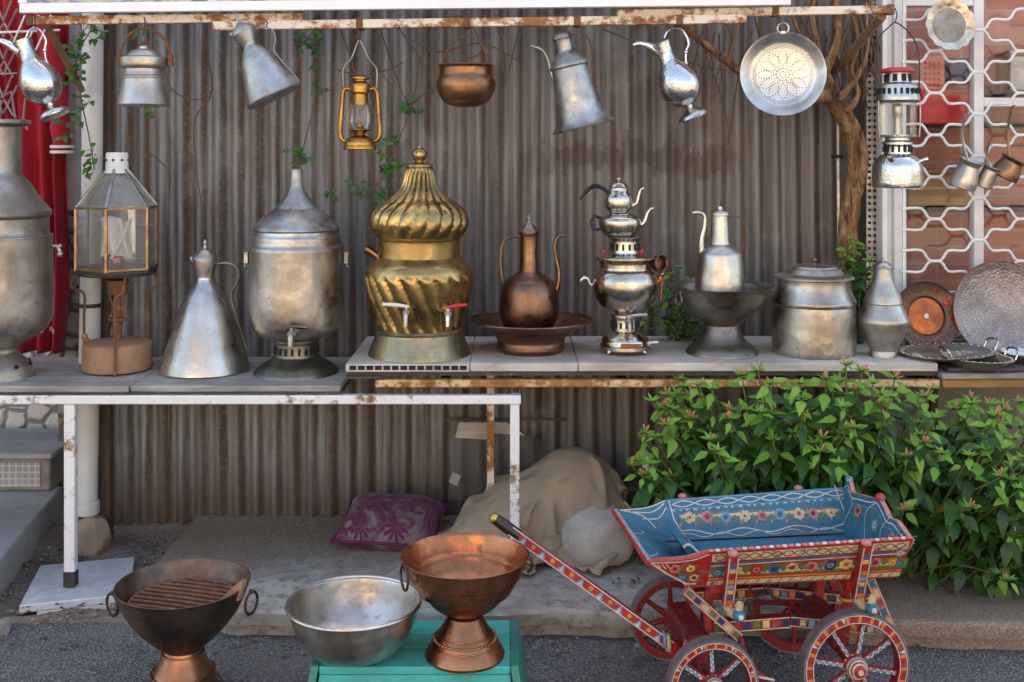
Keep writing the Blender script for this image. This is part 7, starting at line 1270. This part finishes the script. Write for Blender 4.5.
def side(sg):
    """one side panel; sg=-1 near side, +1 far side. outer face painted yellow/red, inside blue"""
    b = MB(); TOP = Vector((0, sg*.235, .505)); BOT = Vector((0, sg*.175, .394)); up = (TOP-BOT).normalized(); ux = Vector((1, 0, 0)); out = Vector((0, sg, 0)); out = (out-up*out.dot(up)).normalized(); H_ = (TOP-BOT).length
    def Q(x, t, h=0): return BOT+ux*x+up*(t*H_)+out*h
    prof = [(-.385, .80), (-.33, .40), (-.265, .03), (-.235, 0), (.374, .0), (.376, .55), (.380, 1.14), (-.215, 1.0), (-.255, .86), (-.30, .80)]
    n = len(prof); vs = [Q(x, t, 0) for x, t in prof]+[Q(x, t, -.012) for x, t in prof]
    b.add(vs[:n], [tuple(range(n))], CI['red']); b.add(vs[n:], [tuple(range(n))[::-1]], CI['blue'])
    for i in range(n): b.add([vs[i], vs[i+n], vs[(i+1) % n+n], vs[(i+1) % n]], [(0, 1, 2, 3)], CI['red'])
    topt = lambda x: 1.0+(x+.215)*.14/.607
    if sg < 0:
        # upper cream band with guilloche, blue line, red flower band, cream foot band
        X0, X1 = -.205, .372
        for x0_, x1_ in ((X0, .222), (.262, X1)):
            N_ = 14; xs = [x0_+(x1_-x0_)*i/N_ for i in range(N_+1)]
            strip(b, [Q(x, topt(x)-.17) for x in xs], .030, 'cream', out, .001); strip(b, [Q(x, topt(x)-.36) for x in xs], .007, 'blue', out, .0015); strip(b, [Q(x, topt(x)-.42) for x in xs], .004, 'white', out, .0018); strip(b, [Q(x, .03) for x in xs], .017, 'cream', out, .001); strip(b, [Q(x, .16) for x in xs], .006, 'org', out, .0013)
            M_ = 90; xs = [x0_+.008+(x1_-x0_-.016)*i/M_ for i in range(M_+1)]
            for ph in (0, PI): strip(b, [Q(x, topt(x)-.17+.085*math.sin(x*95+ph)) for x in xs], .0028, 'black', out, .002)
            for i in range(40):
                x = x0_+.01+.033*i
                if x < x1_-.01: b.ball(Q(x, topt(x)-.17, .002), .0024, CI['org'], 6); strip(b, [Q(x, -.03), Q(x+.012, .085)], .0028, 'black', out, .002)
        xs = [-.205+.59*i/20 for i in range(21)]; strip(b, [Q(x, .38) for x in xs], .040, 'green', out, .0005)
        for i, x in enumerate([-.18, -.125, -.07, -.015, .04, .095, .15, .2, .285, .34]):
            c1, c2 = [('blue','lblue'), ('yel','org'), ('red','pink'), ('blue','dblue'), ('yel','dred'), ('pink','red'), ('dblue','lblue'), ('yel','org'), ('pink','red'), ('org','yel')][i]; o_ = Q(x, .37+ .10*(x+.2)/.6)
            b.add([o_+ux*(.026*math.cos(q*PI/4))+up*(.020*math.sin(q*PI/4))+out*.0006 for q in range(8)], [tuple(range(8))], CI['green'])
            for a in (.5, 2.6, 3.7, 5.8): leafp(b, o_, ux, up, out, 0, 0, a, .032, 'green' if a < 3 else 'yel', .0009)
            flower(b, o_, ux, up, out, .020, c1, c2)
        for i, (x, t, c1, c2) in enumerate(((-.305,.55,'pink','red'), (-.262,.55,'yel','org'), (-.282,.27,'blue','lblue'), (-.245,.24,'yel','dred'), (.36,.40,'blue','lblue'), (.35,.75,'pink','white'))):
            o_ = Q(x, t); [leafp(b, o_, ux, up, out, 0, 0, a, .028) for a in (.4, 2, 3.6, 5.2)]; flower(b, o_, ux, up, out, .015, c1, c2)
        strip(b, [Q(x, t, .0) for x, t in ((-.380,.78),(-.327,.40),(-.268,.06),(-.238,.04))], .006, 'white', out); strip(b, [Q(x, t) for x, t in ((-.375,.775),(-.30,.76),(-.255,.81),(-.215,.96))], .005, 'white', out); [strip(b, [Q(-.36+.012*i, .72), Q(-.345+.012*i, .56)], .0035, 'cream', out) for i in range(3)]
        for i in range(31): x = -.21+.0194*i; b.ball(Q(x, topt(x)+.01, -.006), .0075, CI['white' if i % 2 else 'pink'], 8, (1.1, .8, .6))
    inn = -out; I = lambda x, t: Q(x, t, -.012)
    M_ = 70
    for amp, ph in ((.07, 0), (.07, PI)): strip(b, [I(-.20+.59*i/M_, topt(-.20+.59*i/M_)-.14+amp*math.sin(i*.36+ph)) for i in range(M_+1)], .0036, 'white', inn, .001)
    for off in (-.03, -.26): strip(b, [I(-.20+.60*i/20, topt(-.2+.6*i/20)+off) for i in range(21)], .003, 'lblue', inn, .001)
    strip(b, [I(-.20+.59*i/M_, .17+.06*math.sin(i*.3)) for i in range(M_+1)], .0035, 'white', inn, .001)
    strip(b, [I(-.21, .97), I(-.20, .5), I(-.17, .05)], .004, 'white', inn, .001); strip(b, [I(.35, 1.2), I(.365, .6), I(.37, .05)], .004, 'white', inn, .001)
    strip(b, [I(-.18+.53*i/20, .52) for i in range(21)], .034, 'dull', inn, .0006)
    for i, x in enumerate((-.15, -.09, -.03, .03, .09, .15, .21, .26, .32)):
        o_ = I(x, .52); [leafp(b, o_, ux, up, inn, 0, 0, a, .034, 'green' if a > 3 else 'cream', .0008) for a in (.2, 2.9, 3.5, 6.0)]; flower(b, o_, ux, up, inn, .018, *[('cream','yel'), ('pink','red'), ('lblue','blue'), ('cream','yel'), ('pink','red'), ('lblue','blue'), ('cream','pink'), ('pink','dred'), ('cream','yel')][i])
    for i in range(46):
        x = -.195+.0125*i; c_ = ('white', 'lblue', 'cream')[i % 3]; leafp(b, I(x, topt(x)-.33), ux, up, inn, 0, 0, 1.0 if i % 2 else 2.1, .013, c_, .0009)
        if i % 2: leafp(b, I(x, .30), ux, up, inn, 0, 0, .4+(i % 4), .016, ('lblue', 'pink', 'cream', 'green')[i % 4], .0009)
    strip(b, [I(-.19+.57*i/70, .10+.05*math.sin(i*.45)) for i in range(71)], .0026, 'cream', inn, .001)
    for q in (((-.37,.79),(-.30,.62),(-.26,.3)), ((-.36,.78),(-.28,.82),(-.22,.97)), ((-.33,.72),(-.27,.7),(-.225,.9)), ((-.30,.55),(-.25,.55),(-.22,.8))): strip(b, catmull([I(*p_) for p_ in q], 6), .0032, 'white', inn, .0012)
    return b.build('side_panel', CART, cart, sharp=20)
side(-1); side(1)
b = MB(); b.box((-.25, -.170, .384), (.368, .170, .3935), CI['dred']); b.box((-.24, -.1605, .3937), (.36, .1605, .3955), CI['blue']); b.build('floor', CART, cart)
# sloping nose board
def board(name, quad, thick, cin, cout, deco=None):
    a, b_, c, d = [Vector(p) for p in quad]; n = (b_-a).cross(d-a).normalized(); bb = MB(); vs = [a, b_, c, d]+[p-n*thick for p in (a, b_, c, d)]
    bb.add(vs, [(0, 1, 2, 3)], CI[cin]); bb.add(vs, [(7, 6, 5, 4), (0, 4, 5, 1), (1, 5, 6, 2), (2, 6, 7, 3), (3, 7, 4, 0)], CI[cout])
    if deco: deco(bb, a, b_, c, d, n)
    return bb.build(name, CART, cart, sharp=20)
def nose_deco(bb, a, b_, c, d, n):
    P = lambda u, v: a.lerp(b_, u).lerp(d.lerp(c, u), v)
    for u0 in (.06, .5): strip(bb, catmull([P(u0, .95), P(u0+.14, .55), P(u0+.4, .9)], 8), .003, 'white', n); strip(bb, catmull([P(u0+.05, .95), P(u0+.2, .35), P(u0+.36, .92)], 8), .0026, 'lblue', n)
    for i in range(22): bb.ball(P(.02+i*.045, .97)+n*.002, .0085, CI['lblue' if i % 2 else 'pink'], 8, (.8, 1, .6))
    strip(bb, [P(0, .9), P(1, .9)], .004, 'cream', n); strip(bb, [P(.04, .1), P(.3, .8)], .003, 'lblue', n)
board('nose_board', [(-.235, -.164, .398), (-.39, -.226, .487), (-.39, .226, .487), (-.235, .164, .398)][::-1], .012, 'blue', 'red', lambda bb, a, b_, c, d, n: nose_deco(bb, a, d, c, b_, n))
b = MB(); b.prism([(0, 0), (.03, .0), (.012, .035), (-.035, .085), (-.055, .08)], -.11, .12, CI['blue']); b.tube([(.014, -.112, .036), (-.035, -.112, .086), (-.056, -.112, .081)], .004, 6, CI['white']); b.tube([(-.02, .0, .075), (-.02, -.1, .075)], .003, 6, CI['lblue']); b.xform(Matrix.Translation((-.20, .0, .397))); b.build('foot_board', CART, cart)
# scrolled tail board
def tail():
    b = MB(); top = catmull([(-.232, .513, 0), (-.19, .522, 0), (-.13, .535, 0), (-.085, .530, 0), (-.05, .545, 0), (0, .560, 0), (.05, .548, 0), (.12, .536, 0), (.17, .528, 0), (.21, .552, 0), (.235, .54, 0)], 5)
    poly = [(-.17, .396)]+[(p.x, p.y) for p in top]+[(.17, .396)]; mp = lambda y, z, h: Vector((.352+(z-.405)*.24+h, y, z))
    n = len(poly); f = [mp(y, z, 0) for y, z in poly]; k = [mp(y, z, .014) for y, z in poly]
    b.add(f, [tuple(range(n))[::-1]], CI['blue']); b.add(k, [tuple(range(n))], CI['red'])
    for i in range(n): b.add([f[i], f[(i+1) % n], k[(i+1) % n], k[i]], [(0, 1, 2, 3)], CI['pink'])
    inn = Vector((-1, 0, .28)).normalized(); ux = Vector((0, -1, 0)); up = inn.cross(ux) if inn.cross(ux).z > 0 else ux.cross(inn)
    for y, z, c1, c2 in ((.10, .49, 'pink', 'dred'), (-.02, .485, 'lblue', 'white'), (-.13, .48, 'pink', 'red')):
        o_ = mp(y, z, 0); [leafp(b, o_, ux, up, inn, 0, 0, a, .036) for a in (.6, 2.4, 3.9, 5.5)]; flower(b, o_, ux, up, inn, .021, c1, c2)
    strip(b, [mp(p.x*.95, p.y-.014, 0) for p in top], .004, 'white', inn); strip(b, [mp(p.x*.9, p.y-.03, 0) for p in top], .003, 'lblue', inn)
    for q in (((.18,.42),(.15,.5),(.2,.53)), ((.02,.42),(.05,.5),(.0,.55)), ((-.1,.42),(-.06,.48),(-.1,.54))): strip(b, catmull([mp(y, z, 0) for y, z in q], 6), .003, 'white', inn)
    for yy in (-.0,): b.ball(mp(yy, .562, .007), .016, CI['red'], 12)
    b.ball(mp(.22, .553, .007), .013, CI['lblue'], 12); return b.build('tail_board', CART, cart, sharp=20)
tail()
# four stakes holding the sides
def stake(x, sg):
    b = MB(); p0, p1 = Vector((x+.012, sg*.165, .33)), Vector((x, sg*.255, .505+(.012 if x > 0 else 0))); d = (p1-p0)
    b.beam(p0, p1, .026, .024, CI['red'], up=(0, sg, .3))
    cs = ['org', 'blue', 'yel', 'lblue', 'org', 'red', 'yel', 'blue']
    nrm = Vector((0, sg, .0)); nrm = (nrm-d.normalized()*nrm.dot(d.normalized())).normalized()
    for k in range(8):
        a_ = p0.lerp(p1, .1+.105*k)+nrm*.0125; ux = Vector((1, 0, 0)); u = d.normalized()*.008; b.add([a_-ux*.009-u, a_+ux*.009-u, a_+ux*.009+u, a_-ux*.009+u], [(0, 1, 2, 3)], CI[cs[k]])
    for sx in (-1, 1): strip(b, [p0+ux*sx*.0125+nrm*.0125, p1+ux*sx*.0125+nrm*.0125], .004, 'white', nrm)
    b.ball(p1+Vector((0, 0, .003)), .0155, CI['pink'], 10, (1, 1, .7))
    # curled bracket below
    b.tube([p0+Vector((0, -sg*.02, .0)), p0+Vector((.004, sg*.03, -.012)), p0+Vector((.012, sg*.06, -.002)), p0+Vector((.016, sg*.07, .03))], [.013, .014, .012, .010], 10, CI['cream']); b.ball(p0+Vector((.014, sg*.068, -.006)), .019, CI['blue'], 12); b.ball(p0+Vector((.014, sg*.082, -.006)), .009, CI['white'], 10)
    for k in range(4): b.ball(p0.lerp(p0+Vector((.014, sg*.068, .03)), .25*k)+Vector((0, sg*.012, -.002)), .007, CI[('blue', 'org', 'red', 'white')[k]], 8)
    b.build('stake', CART, cart, sharp=40)
for x in (-.155, .235):
    for sg in (-1, 1): stake(x, sg)
# wheels
def wheel(x, y, r, n):
    sg = -1 if y < 0 else 1; ro = r-.006; ri = r*.80; w = .017
    def ringm(a, c, y0, y1, seg=48, cols=None, mat=0):
        bb = MB()
        for k in range(seg):
            t0, t1 = 2*PI*k/seg, 2*PI*(k+1)/seg; m = mat if cols is None else cols(k)
            q = [(rr*math.cos(t), yy, rr*math.sin(t)) for t in (t0, t1) for rr, yy in ((a, y0), (c, y0), (c, y1), (a, y1))]
            bb.add(q, [(0, 1, 5, 4)], m); bb.add(q, [(2, 3, 7, 6), (1, 2, 6, 5), (3, 0, 4, 7)], mat)
        return bb
    rim = ringm(ri, ro, -w, w, 72, None, CI['dred'])
    for k in range(72):                                             # painted blocks on the outer face
        t0, t1 = 2*PI*(k+.08)/72, 2*PI*(k+.92)/72; c = ['red', 'org', 'red', 'red', 'org', 'dblue', 'red', 'org', 'red'][k % 9] if sg < 0 else 'red'; a, cc = ri+.005, ro-.004
        yy = sg*(w+.0012)
        if c == 'dblue': rim.add([(a*math.cos(t0), yy, a*math.sin(t0)), (a*math.cos(t1), yy, a*math.sin(t1)), (cc*math.cos((t0+t1)/2), yy, cc*math.sin((t0+t1)/2))], [(0, 1, 2)], CI['blue']); rim.add([(cc*math.cos(t0), yy, cc*math.sin(t0)), (cc*math.cos(t1), yy, cc*math.sin(t1)), (a*math.cos((t0+t1)/2), yy*1.01, a*math.sin((t0+t1)/2))], [(0, 1, 2)], CI['white'])
        elif sg < 0: rim.add([(q*math.cos(t), yy, q*math.sin(t)) for q, t in ((a, t0), (cc, t0), (cc, t1), (a, t1))], [(0, 1, 2, 3)], CI[c])
    for rr in (ri+.003, ro-.002): strip(rim, [(rr*math.cos(2*PI*k/72), sg*w, rr*math.sin(2*PI*k/72)) for k in range(73)], .0024, 'white' if sg < 0 else 'pink', Vector((0, sg, 0)), .002)
    o = rim.build('wheel', CART, cart, (x, y, r), sharp=30); o.rotation_euler = (0, rnd.uniform(0, .5), 0)
    ty = ringm(ro, r, -w-.002, w+.002, 72); ty.build('tyre', 'tyre_iron', o)
    hub = MB(); hub.lathe([(0, -.045), (.012, -.045), (.017, -.04), (.017, -.028), (.025, -.024), (.03, -.012), (.03, .012), (.024, .024), (.018, .03), (0, .03)], 24, CI['red'], dent=0)
    for zz_, c, rr in ((-.026, 'yel', .024), (-.018, 'lblue', .0285), (-.034, 'white', .0175), (.0, 'org', .0305)): hub.ring((0, 0, zz_), rr, .003, 'z', 24, CI[c])
    hub.lathe([(0, -.047), (.007, -.047), (.009, -.044)], 12, CI['cream'], dent=0)
    for i, q in enumerate(hub.v): hub.v[i] = Vector((q.x*r/.15, (q.z if sg < 0 else -q.z), q.y*r/.15))
    hub.build('hub', CART, o)
    for k in range(n):
        a = 2*PI*k/n; sp = MB(); d = Vector((math.cos(a), 0, math.sin(a))); sp.tube([d*.02, d*(r*.35), d*(r*.6), d*(ri+.003)], [.010, .0095, .0075, .009], 8, CI['dred'], 3)
        if sg < 0:
            e = Vector((-math.sin(a), 0, math.cos(a)))
            pts = [d*(.04+(ri-.045)*j/24)+e*.0042*math.sin(j*1.0)+Vector((0, sg*.0095, 0)) for j in range(25)]; strip(sp, pts, .0042, 'white', Vector((0, sg, 0)), .0005); pts = [d*(.04+(ri-.045)*j/24)-e*.0042*math.sin(j*1.0)+Vector((0, sg*.0095, 0)) for j in range(25)]; strip(sp, pts, .0034, 'lblue', Vector((0, sg, 0)), .0008)
        sp.build('spoke', CART, o)
M['tyre_iron'] = paint('worn_iron_tyre', (.17,.13,.125), .6, .4, (.28,.2,.2), .6, 30, .2)
for x, r, n in ((-.203, .130, 7), (.215, .158, 8)):
    for y in (-.22, .225): wheel(x, y, r, n)
def painted(b, p, q, w, h, cols, base='red', sgn=-1, n=8):
    p, q = Vector(p), Vector(q); b.beam(p, q, w, h, CI[base]); d = (q-p).normalized(); sd = d.cross(Vector((0, 0, 1))).normalized(); sd = sd if sd.y*sgn > 0 else -sd; up = sd.cross(d); up = up if up.z > 0 else -up
    for k in range(n):
        a_ = p.lerp(q, (k+.5)/n)+sd*(w/2+.0008); L = (q-p).length/n*.36; b.add([a_-d*L-up*h*.3, a_+d*L-up*h*.3, a_+d*L+up*h*.3, a_-d*L+up*h*.3], [(0, 1, 2, 3)], CI[cols[k % len(cols)]])
    for sg in (-1, 1): strip(b, [p+sd*w/2+up*sg*h*.42, q+sd*w/2+up*sg*h*.42], h*.1, 'cream', sd, .001)
b = MB()
for y in (-.11, .11): painted(b, (-.17, y, .245), (.06, y, .25), .03, .034, ['green', 'yel', 'red', 'dblue'], 'dred', -1, 8); painted(b, (.062, y, .252), (.32, y, .215), .028, .03, ['dblue', 'cream', 'lblue', 'org'], 'dred', -1, 10)
for x, r in ((-.21, .13), (.215, .158)): b.tube([(x, -.2, r), (x, .2, r)], .014, 12, CI['dred'], 0)
b.box((.19, -.13, .172), (.24, .13, .235), CI['dred']); b.box((-.24, -.12, .144), (-.18, .12, .225), CI['dred']); b.box((-.19, -.16, .36), (-.13, .16, .394), CI['red']); b.box((.22, -.16, .35), (.27, .16, .394), CI['red'])
for y in (-.1, .1): b.tube([(-.17, y, .23), (-.18, y, .31), (-.16, y, .37)], [.018, .014, .018], 10, CI['red']); b.tube([(.235, y, .22), (.25, y, .3), (.245, y, .36)], [.018, .014, .018], 10, CI['red']); b.ring((-.175, y, .29), .018, .006, 'z', 16, CI['yel']); b.ring((.245, y, .3), .017, .006, 'z', 16, CI['org'])
painted(b, (-.26, -.145, .37), (-.10, -.145, .225), .02, .026, ['green', 'dblue', 'cream'], 'pink', -1, 7); painted(b, (-.26, .145, .37), (-.10, .145, .225), .02, .026, ['green', 'dblue'], 'pink', -1, 7); painted(b, (.30, -.13, .37), (.36, -.13, .23), .02, .028, ['blue', 'yel', 'red'], 'pink', -1, 5)
b.build('chassis', CART, cart, sharp=30)
b = MB(); b.tube([(-.10, -.15, .23), (-.08, -.16, .16), (-.04, -.17, .118), (-.005, -.18, .108)], [.012, .014, .017, .005], 10, CI['dred'], flat=.7); b.tube([(-.06, -.181, .125), (-.01, -.188, .115)], .004, 6, CI['white'], 0); b.build('step_iron', CART, cart)
b = MB(); b.tube([(-.05, 0, .25), (.0, -.01, .28), (.03, 0, .30), (.01, .01, .325), (-.02, 0, .31), (-.005, 0, .29)], .004, 8); b.tube([(.09, 0, .26), (.05, -.01, .28), (.04, 0, .31), (.07, .01, .32), (.08, 0, .30)], .004, 8); b.build('iron_scroll', 'iron', cart)
# draw bar
b = MB(); p, q = Vector((-.27, -.05, .165)), Vector((-.745, .02, .505)); d = (q-p).normalized(); nrm = Vector((0, -1, 0)); nrm = (nrm-d*nrm.dot(d)).normalized(); up = nrm.cross(d); up = up if up.z > 0 else -up
b.beam(p, q, .026, .03, CI['red'], up=tuple(up)); N_ = 17
for k in range(N_):
    a_ = p.lerp(q, (k+.6)/N_)+nrm*.0138
    if k % 2: b.add([a_-d*.013-up*.012, a_+d*.013-up*.012, a_+up*.012], [(0, 1, 2)], CI['lblue']); b.add([a_-d*.005-up*.011+nrm*.0006, a_+d*.007-up*.011+nrm*.0006, a_+up*.004+nrm*.0006], [(0, 1, 2)], CI['white'])
    else: b.add([a_+d*(.0075*math.cos(j*PI/4))+up*(.0075*math.sin(j*PI/4)) for j in range(8)], [tuple(range(8))], CI['org'])
for sg in (-1, 1): strip(b, [p+up*sg*.0125+nrm*.013, q+up*sg*.0125+nrm*.013], .0034, 'white', nrm, .0012)
upn = up
strip(b, [p.lerp(q, .05)+up*.015, p.lerp(q, .95)+up*.015], .006, 'lblue', up, .001)
b.beam(p+Vector((-.01, 0, 0)), (-.21, -.03, .135), .05, .034, CI['red']); b.ring(tuple(p+d*.02), .021, .006, 'x', 16, CI['yel']); b.ring(tuple(p+d*.035), .021, .005, 'x', 16, CI['lblue']); painted(b, (-.25, -.09, .13), (-.235, -.09, .20), .014, .02, ['green', 'cream'], 'pink', -1, 4)
db = b.build('draw_bar', CART, cart, sharp=30)
b = MB(); b.tube([q-d*.03, q+d*.02, q+d*.055], [.0175, .0185, .0165], 12, 0, 3); b.build('grip', 'black_gloss', db); b = MB(); b.tube([q+d*.05, q+d*.062, q+d*.07], [.016, .017, .010], 12, 0, 2); b.build('end_cap', 'brass', db)

# ------------------------------------------------------------------ street behind the viewer (seen only in the metal)
op = thing('opposite_house', 'sunlit pale house across the street', 'house', (0, -9, 0))
b = MB(); b.box((-9, -5, 0), (-1.2, 0, 5.2)); b.box((1.2, -5, 0), (9, 0, 4.4)); b.build('wall', 'plaster_warm', op)
b = MB(); b.box((-9.3, -5.2, 5.2), (-1.0, .3, 5.45)); b.box((1.0, -5.2, 4.4), (9.2, .3, 4.6)); b.build('roof', 'roof_tile', op)
for x in (-7.5, -5.4, -3.3, 2.6, 4.6, 6.8):
    b = MB(); b.box((x-.45, .0, 1.1), (x+.45, .04, 2.5)); w_ = b.build('window', 'window_dark', op); b = MB(); b.box((x-.55, .0, 1.0), (x+.55, .09, 1.09)); b.build('sill', 'white_paint', w_)

# ------------------------------------------------------------------ light and camera
EL, AZ = 53, 8                                  # sun behind the house, a little to the right
w = bpy.data.worlds.new('World'); sc.world = w; w.use_nodes = True; nt = w.node_tree
sky = nt.nodes.new('ShaderNodeTexSky'); sky.sky_type = 'NISHITA'; sky.sun_disc = False; sky.sun_elevation = R(EL); sky.sun_rotation = R(AZ); sky.air_density = 1.0; sky.dust_density = 3.0; sky.ozone_density = 1.0
nt.links.new(sky.outputs[0], nt.nodes['Background'].inputs[0]); nt.nodes['Background'].inputs[1].default_value = .15
L = bpy.data.lights.new('Sun', 'SUN'); L.energy = 4.2; L.angle = R(.6); L.color = (1, .93, .82); lo = bpy.data.objects.new('sun_light', L); col.objects.link(lo); lo.location = (2, 12, 14); lo.rotation_euler = (-R(90-EL), 0, -R(AZ))
cam = bpy.data.cameras.new('Camera'); co = bpy.data.objects.new('camera', cam); col.objects.link(co); sc.camera = co
co.location = (0, 0, EYE); co.rotation_euler = (R(90), 0, 0); cam.sensor_width = 36; cam.lens = F/1024*36; cam.shift_y = -(341-HZ)/1024; cam.clip_end = 400; cam.clip_start = .05
sc.view_settings.view_transform = 'Standard'; sc.view_settings.look = 'None'; sc.view_settings.gamma = 1; sc.view_settings.exposure = 2.1
sc.view_settings.use_white_balance = True; sc.view_settings.white_balance_temperature = 7500; sc.view_settings.white_balance_tint = 10
